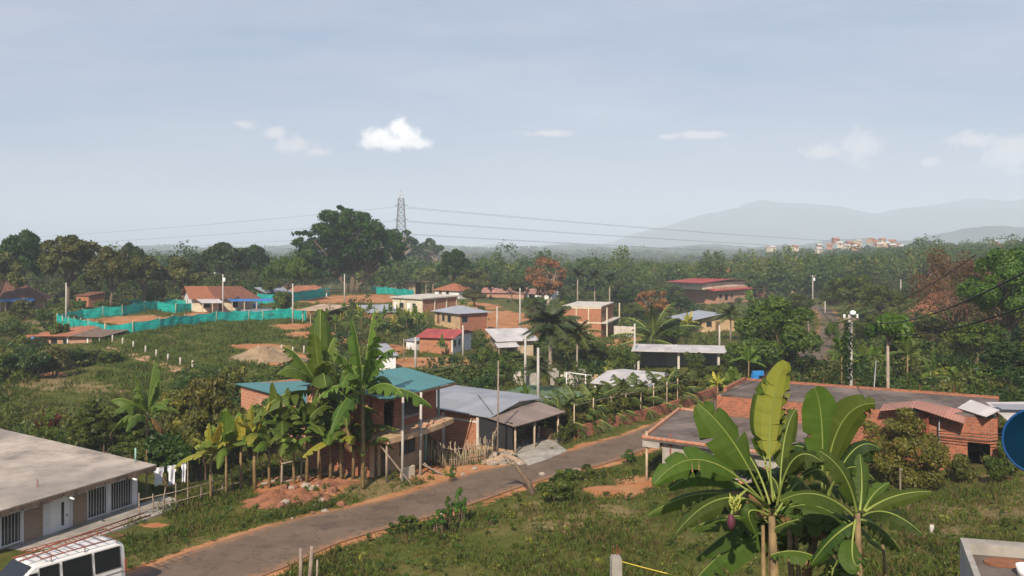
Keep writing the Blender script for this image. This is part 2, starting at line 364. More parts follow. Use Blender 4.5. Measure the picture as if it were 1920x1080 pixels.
# ------------------------------------------------------------------ mesh helpers
def tagp(o, label=None, cat=None, group=None, kind=None):
    for k, v in (('label', label), ('category', cat), ('group', group), ('kind', kind)):
        if v: o[k] = v
    return o
def thing(name, label, cat, loc=(0, 0, 0), group=None, rz=0):
    o = bpy.data.objects.new(name, None); C.objects.link(o); o.location = loc; o.rotation_euler = (0, 0, rz)
    o.empty_display_size = .3
    return tagp(o, label, cat, group)
class MB:
    def __init__(s): s.v = []; s.f = []; s.uv = []; s.sm = False
    def poly(s, pts, uvs=None):
        i = len(s.v); s.v += [tuple(p) for p in pts]; s.f.append(tuple(range(i, i+len(pts))))
        if uvs is None:
            p0 = Vector(pts[0]); e = (Vector(pts[1])-p0); n = e.cross(Vector(pts[2])-p0)
            if n.length < 1e-9: uvs = [(0, 0)]*len(pts)
            else:
                n.normalize()
                if abs(n.z) < .9: e = Vector((-n.y, n.x, 0)).normalized()
                else: e = Vector((1, 0, 0))
                g = n.cross(e); uvs = [((Vector(p)).dot(e), (Vector(p)).dot(g)) for p in pts]
        s.uv += list(uvs); return s
    def prism(s, pts, d):      # polygon extruded by vector d
        d = Vector(d); a = [Vector(p) for p in pts]; nn = Vector((0, 0, 0))
        for i in range(len(a)): nn += a[i].cross(a[(i+1) % len(a)])
        if nn.dot(d) > 0: a = a[::-1]
        b = [p+d for p in a]
        s.poly(a); s.poly(b[::-1])
        for i in range(len(a)):
            j = (i+1) % len(a); s.poly([a[j], a[i], b[i], b[j]])
        return s
    def box(s, o, ex, ey, ez):
        o, ex, ey, ez = map(Vector, (o, ex, ey, ez)); return s.prism([o, o+ex, o+ex+ey, o+ey], ez)
    def cbox(s, c, sx, sy, sz, rz=0):
        c = Vector(c); e = Vector((math.cos(rz), math.sin(rz), 0)); g = Vector((-e.y, e.x, 0))
        return s.box(c-e*sx/2-g*sy/2-Vector((0, 0, sz/2)), e*sx, g*sy, (0, 0, sz))
    def tube(s, pts, rad, n=8, cap=True):
        pts = [Vector(p) for p in pts]; rad = rad if isinstance(rad, (list, tuple)) else [rad]*len(pts)
        base = len(s.v); side = None; L_ = 0
        for i, p in enumerate(pts):
            t = (pts[min(i+1, len(pts)-1)]-pts[max(i-1, 0)])
            if t.length < 1e-9: t = Vector((0, 0, 1))
            t.normalize()
            if side is None: side = t.cross(Vector((0, 0, 1)) if abs(t.z) < .95 else Vector((1, 0, 0))).normalized()
            side = (side-t*side.dot(t)).normalized(); up = t.cross(side)
            for k in range(n):
                a = 2*math.pi*k/n; s.v.append(tuple(p+(side*math.cos(a)+up*math.sin(a))*rad[i]))
        for i in range(len(pts)-1):
            for k in range(n):
                a = base+i*n+k; b = base+i*n+(k+1) % n; s.f.append((a, a+n, b+n, b)); s.uv += [(k*.1, i), (k*.1, i+1), (k*.1+.1, i+1), (k*.1+.1, i)]
        if cap:
            s.f.append(tuple(base+k for k in range(n))); s.uv += [(0, 0)]*n
            s.f.append(tuple(base+(len(pts)-1)*n+k for k in reversed(range(n)))); s.uv += [(0, 0)]*n
        return s
    def lathe(s, c, prof, n=20, axis=None):
        c = Vector(c); ax = Vector(axis or (0, 0, 1)).normalized(); e = ax.orthogonal().normalized(); g = ax.cross(e); base = len(s.v)
        for r, z in prof:
            for k in range(n):
                a = 2*math.pi*k/n; s.v.append(tuple(c+ax*z+(e*math.cos(a)+g*math.sin(a))*r))
        for i in range(len(prof)-1):
            for k in range(n):
                a = base+i*n+k; b = base+i*n+(k+1) % n; s.f.append((a, b, b+n, a+n)); s.uv += [(k/n, i), ((k+1)/n, i), ((k+1)/n, i+1), (k/n, i+1)]
        return s
def worldloc(o):
    v = Vector((0, 0, 0))
    while o is not None: v += o.location; o = o.parent
    return v
def part(name, mb, mat, parent=None, smooth=False):
    me = bpy.data.meshes.new(name); off = worldloc(parent) if parent else Vector((0, 0, 0))
    vv = [(v[0]-off.x, v[1]-off.y, v[2]-off.z) for v in mb.v]
    me.from_pydata(vv, [], mb.f); uvl = me.uv_layers.new(name='UVMap')
    uvl.data.foreach_set('uv', np.array(mb.uv, dtype=np.float32).ravel())
    me.materials.append(M[mat]); 
    if smooth: me.polygons.foreach_set('use_smooth', [True]*len(me.polygons))
    me.update(); o = bpy.data.objects.new(name, me); C.objects.link(o)
    if parent: o.parent = parent
    return o
def single(name, mb, mat, label, cat, group=None, kind=None, smooth=False):   # a thing that is one mesh, origin at its base
    a = np.array(mb.v); c = Vector((float(a[:, 0].mean()), float(a[:, 1].mean()), float(a[:, 2].min())))
    mb.v = [(v[0]-c.x, v[1]-c.y, v[2]-c.z) for v in mb.v]
    o = part(name, mb, mat, None, smooth); o.location = c; return tagp(o, label, cat, group, kind)
def npmesh(name, V, Fq, tint, mat, parent=None, smooth=False, off=(0, 0, 0)):
    me = bpy.data.meshes.new(name); V = np.asarray(V, np.float32)-np.array(off, np.float32); Fq = np.asarray(Fq, np.int32); k = Fq.shape[1]
    me.vertices.add(len(V)); me.vertices.foreach_set('co', V.ravel())
    me.loops.add(Fq.size); me.loops.foreach_set('vertex_index', Fq.ravel())
    me.polygons.add(len(Fq)); me.polygons.foreach_set('loop_start', np.arange(len(Fq), dtype=np.int32)*k); me.polygons.foreach_set('loop_total', np.full(len(Fq), k, np.int32))
    me.update(calc_edges=True)
    if tint is not None:
        a = me.attributes.new('tint', 'FLOAT', 'FACE'); a.data.foreach_set('value', np.asarray(tint, np.float32))
    if smooth: me.polygons.foreach_set('use_smooth', np.ones(len(Fq), bool))
    me.materials.append(M[mat]); me.update()
    o = bpy.data.objects.new(name, me); C.objects.link(o)
    if parent: o.parent = parent
    return o
def copytree(o, parent=None):
    c = o.copy(); C.objects.link(c)
    if parent is not None: c.parent = parent
    for ch in list(o.children): copytree(ch, c)
    return c
# leaf quads
def unit(a): return a/np.maximum(np.linalg.norm(a, axis=-1, keepdims=True), 1e-9)
def leafquads(P, Nn, size, rng, asp=.5, droop=.0):
    n = len(P); a = unit(np.cross(Nn, unit(rng.normal(size=(n, 3))))); a[:, 2] -= droop; a = unit(a); b = unit(np.cross(Nn, a))
    s = np.asarray(size)[:, None] if np.ndim(size) else size
    V = np.stack([P-a*s, P+b*s*asp-Nn*s*.15, P+a*s, P-b*s*asp-Nn*s*.15], 1).reshape(-1, 3)
    return V, np.arange(n*4).reshape(-1, 4)
def crown(rng, R, ncl, nleaf, clr=.33, zmin=-.35, shell=(.5, .92), cl_dirs=None, top=1.0):
    R = np.array(R); d = unit(rng.normal(size=(ncl*4, 3))); d = d[d[:, 2] > zmin][:ncl]
    c = d*R*rng.uniform(*shell, size=(len(d), 1)); cr = clr*R.mean()*rng.uniform(.6, 1.35, len(d))
    k = rng.choice(len(d), nleaf, p=cr**2/(cr**2).sum())
    e = unit(rng.normal(size=(nleaf, 3))+d[k]*.35+np.array([0, 0, .45])); rad = cr[k]*rng.uniform(.55, 1.08, nleaf)**.7
    P = c[k]+e*rad[:, None]*np.array([1, 1, .8])
    Nn = unit(e+rng.normal(size=(nleaf, 3))*.55); ct = rng.uniform(0, 1, len(d))
    t = np.clip(ct[k]*.45+rng.uniform(0, .55, nleaf), 0, 1)
    return P, Nn, t, c, cr
def segs(a, b, rng, k=4, w=.12):
    a = np.array(a, float); b = np.array(b, float); L_ = np.linalg.norm(b-a); out = []
    for i in range(k+1):
        t = i/k; p = a+(b-a)*t; p[2] += math.sin(t*math.pi)*L_*.06
        if 0 < i < k: p += rng.normal(size=3)*L_*w*.35
        out.append(Vector(p))
    return out
def treeproto(name, mat, seed, h, w, ncl=26, nleaf=5000, ls=.3, clr=.33, trunkh=.35, zmin=-.35, flat=.55, bark='bark', tr=.03, asp=.5, limbs=9, shell=(.5, .92), multi=1, zc=None, droop=0):
    rng = np.random.default_rng(seed); root = thing(name, 'x', 'tree'); th = h*trunkh
    rz = (h-th)*.5 if flat is None else min((h-th)*.5/.92, w*flat)
    cz = h-rz*1.02; P, Nn, t, c, cr = crown(rng, (w/2*.9, w/2*.9, rz*.9), ncl, nleaf, clr, zmin, shell)
    P[:, 2] += cz; c = c+np.array([0, 0, cz]); V, Q = leafquads(P, Nn, ls*rng.uniform(.6, 1.3, len(P)), rng, asp, droop)
    m = MB(); r0 = h*tr
    for j in range(multi):
        bx = rng.normal(size=2)*r0*(2. if multi > 1 else 0); fx = rng.normal(size=2)*w*(.10 if multi > 1 else .02); fork = Vector((fx[0], fx[1], max(th, cz-rz*.75)))
        m.tube([Vector((bx[0], bx[1], -.5)), Vector((bx[0]*.6, bx[1]*.6, th*.4)), fork], [r0*1.25, r0*.9, r0*.7], 8)
        for i in rng.choice(len(c), min(limbs, len(c)), replace=False):
            pp = segs(fork, c[i], rng); m.tube(pp, [r0*.55, r0*.45, r0*.33, r0*.22, r0*.08], 5, cap=False)
    part('trunk', m, bark, root, True); npmesh('crown', V, Q, t, mat, root)
    return root, h, w
def bushproto(name, mat, seed, h, w, ncl=18, nleaf=2600, ls=.16, asp=.5, clr=.36, stems=5, zmin=-.25):
    rng = np.random.default_rng(seed); root = thing(name, 'x', 'bush'); P, Nn, t, c, cr = crown(rng, (w/2*.85, w/2*.85, h*.55), ncl, nleaf, clr, zmin, (.4, .9))
    P[:, 2] += h*.42; c[:, 2] += h*.42; k = P[:, 2] > 0; P = P[k]; Nn = Nn[k]; t = t[k]
    V, Q = leafquads(P, Nn, ls*rng.uniform(.6, 1.3, len(P)), rng, asp); m = MB()
    for i in rng.choice(len(c), stems, replace=False): m.tube(segs((rng.normal()*.1, rng.normal()*.1, -.3), c[i], rng), [h*.025, h*.02, h*.015, h*.012, h*.006], 5, cap=False)
    part('stem', m, 'bark', root, True); npmesh('foliage', V, Q, t, mat, root)
    return root, h, w
USED = set()
def put(proto, loc, h=None, w=None, label=None, cat=None, group=None, rz=None, name=None, tilt=0):
    root, ph, pw = proto
    if id(root) in USED: o = copytree(root)
    else: o = root; USED.add(id(root))
    o.location = loc; s = h/ph if h else 1; sw = w/pw if w else s
    o.scale = (sw, sw, s); o.rotation_euler = (tilt, 0, rz if rz is not None else random.uniform(0, 6.28))
    if label: o['label'] = label
    if cat: o['category'] = cat
    if group: o['group'] = group
    return o
def putpx(proto, px, pyb, pyt, wpx, label, cat='tree', group=None, Y=None, z=None, **k):   # base row, top row and width in the picture
    if Y: p = Vector(((px-960)/F*Y, Y, tz((px-960)/F*Y, Y)))
    elif z is not None: p = G(px, pyb, z); p.z = tz(p.x, p.y)
    else: p = hit(px, pyb)
    h = (H-(pyt-HY)/F*p.y)-p.z
    return put(proto, p, h, wpx/F*p.y, label, cat, group, **k)
# banana leaf from a bent rib
def bananaleaf(P0, P1, P2, w, up, rng, n=18, fold=.35, tears=.25, start=.14, tint=None, tipdroop=0):
    P0, P1, P2, up = (np.array(a, float) for a in (P0, P1, P2, up)); V = []; Q = []; T = []; ribs = []
    ts = np.linspace(0, 1, n+1); pts = [(1-t)**2*P0+2*t*(1-t)*P1+t*t*P2 for t in ts]
    base = .0 if tint is None else tint; lt0 = rng.uniform(.15, .6); L_ = np.linalg.norm(P2-P0)
    for i, t in enumerate(ts): pts[i] = pts[i]-np.array([0, 0, tipdroop*L_*max(0, t-.6)**2])
    prof = lambda t: 0 if t < start else math.sin(math.pi*min(1, ((t-start)/(1-start))**.72*.97+.015))**.55
    for sd in (-1, 1):
        cut = False; drp = rng.uniform(-.1, .25)
        for i in range(n):
            if ts[i+1] <= start: continue
            q = []
            cutn = rng.random() < tears
            for e, (t, p) in enumerate(((ts[i], pts[i]), (ts[i+1], pts[i+1]))):
                tg = unit(pts[min(i+e+1, n)]-pts[max(i+e-1, 0)]); s = unit(np.cross(tg, up)); nn = unit(np.cross(s, tg))
                ww = w*prof(t); f = fold+drp
                sh = 0.
                if e == 0 and cut: sh = .035*L_
                if e == 1 and cutn: sh = -.035*L_
                wave = .05*w*math.sin(t*23+sd)
                mid = p+sd*s*ww*.55-nn*(ww*.55*f*.6)+tg*(.06*ww); out = p+sd*s*ww*(1-f*.18)-nn*(ww*f*1.05+wave)+tg*(.16*ww+sh)
                q.append((p, mid, out))
            (a0, a1, a2), (b0, b1, b2) = q; k = len(V); V += [a0, a1, b1, b0, a1+0, a2, b2, b1+0]; 
            Q += [[k, k+1, k+2, k+3], [k+4, k+5, k+6, k+7]] if sd > 0 else [[k+3, k+2, k+1, k], [k+7, k+6, k+5, k+4]]
            tt = np.clip(base+lt0+rng.uniform(-.07, .07)+drp*.2, 0, 1); T += [tt, tt*.9+.05]
            cut = cutn
            if cutn: drp = rng.uniform(-.1, .5)
    return V, Q, T, [Vector(p) for p in pts]
def bananaproto(name, seed, h=3.2, ll=2.3, nl=13, mat='banana_mid', lw=.38, tears=.3, n=14, yellow=0, dead=0):
    rng = np.random.default_rng(seed); root = thing(name, 'x', 'plant'); V = []; Q = []; T = []; m = MB(); ribs = MB(); dv = []; dq = []; dt = []
    m.tube([Vector((0, 0, -.4)), Vector((.03, .02, h*.5)), Vector((0, 0, h))], [h*.02+.045, h*.016+.035, h*.009+.025], 8)
    for i in range(nl+dead):
        az = i*2.4+rng.uniform(-.4, .4); isd = i >= nl
        el = math.radians(86-70*(i/nl)**1.0+rng.uniform(-10, 10)) if not isd else math.radians(-20)
        l = ll*rng.uniform(.8, 1.15)*(.7 if isd else 1); d = np.array([math.cos(az)*math.cos(el), math.sin(az)*math.cos(el), math.sin(el)])
        b = np.array([0, 0, h*(.96-.05*rng.random())])
        hd_ = np.array([math.cos(az), math.sin(az), 0]); P1 = b+d*l*.6; P2 = P1+hd_*l*(.12+.4*(i/nl) if not isd else .1)+np.array([0, 0, l*(.38*max(0, 1-2.2*i/nl)-.55*(i/nl)*rng.uniform(.5, 1.2)) if not isd else -l*.5])
        up = np.array([-math.cos(az)*math.sin(el), -math.sin(az)*math.sin(el), math.cos(el)+.15])
        v, q, t, pts = bananaleaf(b, P1, P2, l*lw*.5*rng.uniform(.85, 1.15), up, rng, n, rng.uniform(.15, .55) if not isd else 1.2, tears, tint=(.3 if rng.random() < yellow else 0))
        if isd: npmesh('dead_leaf', v, q, t, 'leaf_dead', root)
        else: k = len(V); V += v; Q += [[x+k for x in f] for f in q]; T += t
        ribs.tube(pts, [.026*ll/2]+[.012*ll/2]*(len(pts)-2)+[.003], 4, cap=False)
    part('stem', m, 'stem_banana', root, True); npmesh('leaves', V, Q, T, mat, root); part('midrib', ribs, 'midrib', root, True)
    return root, h+ll*.75, ll*2.0
def palmproto(name, seed, h=6, fl=3, nf=16, mat='palm', lw=.5, tr=.14, nl=26, up=.5, bark='bark_pale', lean=.0, lt=.035):
    rng = np.random.default_rng(seed); root = thing(name, 'x', 'palm'); P = []; m = MB(); r = MB(); V = []; T = []
    top = Vector((lean*h, 0, h)); m.tube([Vector((0, 0, -.5)), Vector((lean*h*.3, .0, h*.45)), top], [tr*1.4, tr, tr*.8], 8)
    for i in range(nf):
        az = i*2.4+rng.uniform(-.3, .3); el = math.radians(80-105*(i/nf)+rng.uniform(-8, 8)) if up >= .5 else math.radians(60-80*(i/nf)); l = fl*rng.uniform(.85, 1.1)
        hd = np.array([math.cos(az), math.sin(az), 0]); b = np.array(top); d = hd*math.cos(el)+np.array([0, 0, math.sin(el)])
        P1 = b+d*l*.5; P2 = b+d*l*.75+hd*l*.35-np.array([0, 0, l*.35*(math.cos(el)**.7 if math.cos(el) > 0 else 0)])
        ts = np.linspace(0, 1, nl+1); pts = [(1-t)**2*b+2*t*(1-t)*P1+t*t*P2 for t in ts]; r.tube([Vector(pts[k]) for k in range(0, nl+1, 4)], [.03*fl/3]*(nl//4)+[.008], 4, cap=False)
        fr = rng.uniform(0, .5)
        for k in range(2, nl+1):
            tg = unit(pts[k]-pts[k-1]); s = unit(np.cross(tg, np.array([0, 0, 1.])+hd*.01)); ln = l*lw*.5*math.sin(math.pi*(.12+.8*ts[k]))**.7
            for sd in (-1, 1):
                dd = unit(sd*s+tg*.7-np.array([0, 0, rng.uniform(.35, .8)])); e = pts[k]+dd*ln; wv = tg*lt*fl/3*1.3
                V += [pts[k]-wv, pts[k]+wv, e+wv*.3, e-wv*.3]; T.append(min(1, fr+rng.uniform(0, .5)))
    part('trunk', m, bark, root, True); npmesh('fronds', V, np.arange(len(V)).reshape(-1, 4), T, mat, root); part('rachis', r, 'midrib' if 'dark' not in mat else 'bark', root, True)
    return root, h+fl*.75, fl*1.9
# ------------------------------------------------------------------ terrain mesh
def mapmask(px, py, ell):
    m = np.zeros_like(px)
    for cx, cy, rx, ry in ell:
        d = np.sqrt(((px-cx)/rx)**2+((py-cy)/ry)**2); m = np.maximum(m, np.clip((1.25-d)/.5, 0, 1))
    return m
SOIL = [(850, 886, 110, 17), (560, 915, 95, 24), (620, 905, 60, 10), (1150, 922, 65, 13), (1195, 905, 40, 12), (270, 602, 95, 10), (430, 590, 90, 8), (560, 612, 50, 6), (585, 628, 60, 7),
        (520, 672, 62, 15), (640, 562, 90, 8), (935, 602, 65, 20), (960, 627, 55, 12), (800, 680, 90, 10), (1760, 588, 55, 26), (880, 575, 60, 8), (700, 560, 60, 8), (150, 600, 30, 6),
        (100, 702, 26, 5), (480, 650, 60, 6), (560, 585, 60, 6), (1190, 640, 40, 10), (1130, 655, 40, 10), (1830, 640, 50, 15), (290, 985, 30, 5), (930, 858, 60, 10), (730, 655, 40, 10), (655, 640, 30, 12), (1000, 540, 60, 6), (1780, 580, 40, 16)]
DRY = [(700, 915, 90, 22), (100, 720, 90, 12), (1080, 965, 120, 40), (310, 690, 60, 20), (1700, 980, 140, 50), (250, 575, 100, 8), (1000, 900, 80, 20), (60, 605, 50, 14), (1880, 930, 80, 50), (900, 640, 60, 10), (190, 730, 60, 10)]
us = np.concatenate([np.linspace(-1.4, -.62, 40, endpoint=False), np.linspace(-.62, .62, 420), np.linspace(.62, 1.4, 41)[1:]])
Ysr = np.exp(np.concatenate([np.linspace(math.log(4), math.log(24), 50, endpoint=False), np.linspace(math.log(24), math.log(300), 330, endpoint=False), np.linspace(math.log(300), math.log(9500), 110)]))
UU, YY = np.meshgrid(us, Ysr); XX = UU*YY; ZZ = terr(XX.ravel(), YY.ravel()).reshape(XX.shape)
V = np.stack([XX, YY, ZZ], -1).reshape(-1, 3); nc = len(us); nr = len(Ysr)
i0 = (np.arange(nr-1)[:, None]*nc+np.arange(nc-1)[None]).ravel(); Q = np.stack([i0, i0+1, i0+nc+1, i0+nc], 1)
# a skirt behind the camera
m, t = newmat('ground'); q = NT(t); geo = q.n('ShaderNodeNewGeometry').outputs['Position']
f1 = q.noise(geo, .35, 8, .65); f2 = q.noise(geo, 2.5, 6, .7); f3 = q.noise(geo, .06, 5, .6)
g = q.mix(q.ramp(f2, .3, .7), (.045, .060, .012), (.095, .104, .022)); g = q.mix(q.ramp(f1, .48, .72), g, (.15, .125, .045))
g = q.mix(q.ramp(f3, .5, .7, 0, .5), g, (.085, .085, .03))
dry = q.mix(q.ramp(f2, .3, .7), (.16, .125, .055), (.22, .165, .085))
soil = q.mix(q.ramp(f2, .3, .75), (.38, .15, .06), (.27, .12, .055)); soil = q.mix(q.ramp(f1, .4, .7), soil, (.42, .24, .125))
df = q.math('ADD', q.attr('dry').outputs['Fac'], q.math('MULTIPLY', q.math('SUBTRACT', f1, .5), 1.6))
sf = q.math('ADD', q.math('ADD', q.attr('soil').outputs['Fac'], q.math('MULTIPLY', q.math('SUBTRACT', f1, .5), 2.0)), q.math('MULTIPLY', q.math('SUBTRACT', f2, .5), 1.5))
c = q.mix(q.ramp(df, .4, .9), g, dry); c = q.mix(q.ramp(sf, .42, .66), c, soil)
q.out(c, .95, bump=f2, bs=.7, bd=.12, spec=.1)
ter = npmesh('ground', V, Q, None, 'ground', smooth=True); tagp(ter, 'grassy ground with bare orange earth running to the hazy plain', 'ground', kind='structure')
px = 960+V[:, 0]/V[:, 1]*F; py = HY+(H-V[:, 2])/V[:, 1]*F
so_ = mapmask(px, py, SOIL); so_[V[:, 1] > 400] = 0
# road verges are bare too
sub = (V[:, 1] < 230) & (V[:, 1] > 20); vi = np.nonzero(sub)[0]
for s in range(0, len(vi), 20000):
    k = vi[s:s+20000]; d = np.sqrt(((V[k, 0][:, None]-rc[None, :, 0])**2+(V[k, 1][:, None]-rc[None, :, 1])**2)); j = d.argmin(1); dd = d[np.arange(len(k)), j]-rw[j]
    so_[k] = np.maximum(so_[k], np.clip(1-(dd-.1)/.7, 0, .75))
a = ter.data.attributes.new('soil', 'FLOAT', 'POINT'); a.data.foreach_set('value', so_.astype(np.float32))
a = ter.data.attributes.new('dry', 'FLOAT', 'POINT'); a.data.foreach_set('value', mapmask(px, py, DRY).astype(np.float32))
# road sheet
m, t = newmat('asphalt'); q = NT(t); geo = q.n('ShaderNodeNewGeometry').outputs['Position']
f1 = q.noise(geo, .5, 6, .6); f2 = q.noise(geo, 14, 4, .7); f3 = q.noise(geo, 2.2, 8, .75)
c = q.mix(q.ramp(f1, .35, .65), (.112, .082, .060), (.158, .118, .088)); c = q.mix(q.ramp(f2, .45, .7, 0, .5), c, (.10, .075, .062))
c = q.mix(q.ramp(f3, .58, .68, 0, .4), c, (.20, .135, .095))
vo = q.n('ShaderNodeTexVoronoi', feature='DISTANCE_TO_EDGE'); vo.inputs['Scale'].default_value = .55
wv = q.n('ShaderNodeVectorMath', operation='ADD'); q.l(geo, wv.inputs[0]); nv = q.n('ShaderNodeTexNoise'); nv.inputs['Scale'].default_value = 1.5; q.l(geo, nv.inputs['Vector']); q.l(nv.outputs['Color'], wv.inputs[1]); q.l(wv.outputs[0], vo.inputs['Vector'])
c = q.mix(q.ramp(vo.outputs['Distance'], .0, .022, .55, 0), c, (.05, .038, .03))
c = q.mix(q.ramp(q.noise(geo, .9, 2, .4), .60, .63, 0, .5), c, (.075, .058, .048))
ed = q.math('ABSOLUTE', q.math('SUBTRACT', q.n('ShaderNodeSeparateXYZ').outputs[0], .5))
sxn = [n for n in t.nodes if n.bl_idname == 'ShaderNodeSeparateXYZ'][0]; q.l(uvmap(q), sxn.inputs[0])
c = q.mix(q.ramp(q.math('ADD', ed, q.math('MULTIPLY', q.math('SUBTRACT', f3, .5), .55)), .36, .5), c, (.25, .14, .08))
q.out(c, .9, bump=f2, bs=.25, bd=.02, spec=.2)
mb = MB(); K_ = 6
for i in range(len(rl)-1):
    for j in range(K_):
        a0 = rl[i].lerp(rr[i], j/K_); a1 = rl[i].lerp(rr[i], (j+1)/K_); b0 = rl[i+1].lerp(rr[i+1], j/K_); b1 = rl[i+1].lerp(rr[i+1], (j+1)/K_)
        cr = lambda p, s: p+Vector((0, 0, .03*(1-(2*s-1)**2)-.012))
        mb.poly([cr(a0, j/K_), cr(a1, (j+1)/K_), cr(b1, (j+1)/K_), cr(b0, j/K_)], [(j/K_, i), ((j+1)/K_, i), ((j+1)/K_, i+1), (j/K_, i+1)])
o = part('road', mb, 'asphalt', None, True); tagp(o, 'worn grey-brown asphalt road winding through the village', 'road', kind='structure')
def track(name, pix, w, mat, label, cat):
    P = dens([hit(*p) for p in pix], 10); mb = MB(); n = 3; rows = []
    for i, p in enumerate(P):
        t = (P[min(i+1, len(P)-1)]-P[max(i-1, 0)]); t.z = 0; t.normalize(); s_ = Vector((-t.y, t.x, 0)); ww = w*(1+.25*math.sin(i*.9))
        r = []
        for k in range(n+1):
            q_ = p+s_*ww*(k/n-.5); r.append(Vector((q_.x, q_.y, tz(q_.x, q_.y)+.07)))
        rows.append(r)
    for a, b in zip(rows, rows[1:]):
        for k in range(n): mb.poly([a[k], b[k], b[k+1], a[k+1]][::-1])
    o = part(name, mb, mat, None, True); tagp(o, label, cat, kind='structure')
def sheet(name, pix, mat, label, cat, dz=.03, n=14, kind='structure', th=None):   # draped sheet from four picture corners (z from the ground)
    c = [hit(*p) for p in pix]; mb = MB()
    def pt(u, v):
        p = (c[0]*(1-u)+c[1]*u)*(1-v)+(c[3]*(1-u)+c[2]*u)*v; return Vector((p.x, p.y, tz(p.x, p.y)+dz))
    P = [[pt(i/n, j/n) for i in range(n+1)] for j in range(n+1)]
    for j in range(n):
        for i in range(n): mb.poly([P[j][i], P[j][i+1], P[j+1][i+1], P[j+1][i]])
    o = part(name, mb, mat, None, True); tagp(o, label, cat, kind=kind); return o
# far mountains
def ridge(name, Y, prof, mat, label, depth, seed, rise=1.0):
    rng = np.random.default_rng(seed); X0 = -1.1*Y; X1 = 1.1*Y; nx = 300; ny = 26; xs = np.linspace(X0, X1, nx); V = []
    pxs = np.array([p[0] for p in prof], float); pys = np.array([p[1] for p in prof], float)
    hh = H-(np.interp(960+xs/Y*F, pxs, pys)-HY)/F*Y
    for j in range(ny):
        t = j/(ny-1); s = math.sin(math.pi*min(1, t*1.0))**.8 if t < 1 else 0
        rid = .12*np.sin(xs*.006+j*.9+seed)+.09*np.sin(xs*.017+j*1.7)+.05*np.sin(xs*.041-j)
        z = -45+(hh+45)*s*(1+rid*(1-s)*2.2)+8*np.sin(xs*.013+seed)*s+5*np.sin(xs*.037+j)*s
        V.append(np.stack([xs+rng.normal()*10, np.full(nx, Y-depth/2+depth*t), z], 1))
    V = np.array(V).reshape(-1, 3); i0 = (np.arange(ny-1)[:, None]*nx+np.arange(nx-1)[None]).ravel()
    o = npmesh(name, V, np.stack([i0, i0+1, i0+nx+1, i0+nx], 1), None, mat, smooth=True); tagp(o, label, 'hills', kind='structure')
plain('hill_green', (.05, .07, .04), .95, .4, .004)
ridge('mountains', 6500, [(-2000, 470), (900, 462), (1150, 455), (1230, 428), (1300, 410), (1380, 388), (1425, 377), (1460, 382), (1500, 379), (1560, 389), (1640, 402), (1700, 392), (1760, 382), (1830, 374), (1900, 376), (1960, 370), (2300, 366), (2800, 400), (4000, 420)], 'hill_green', 'faint blue mountain range behind the haze', 1500, 3)
ridge('hills', 3200, [(-2000, 470), (1440, 464), (1560, 456), (1620, 452), (1720, 449), (1750, 444), (1800, 434), (1860, 429), (1920, 428), (2000, 426), (2400, 424), (3000, 440)], 'hill_green', 'grey-green hill ridge rising at the right of the horizon', 700, 5)

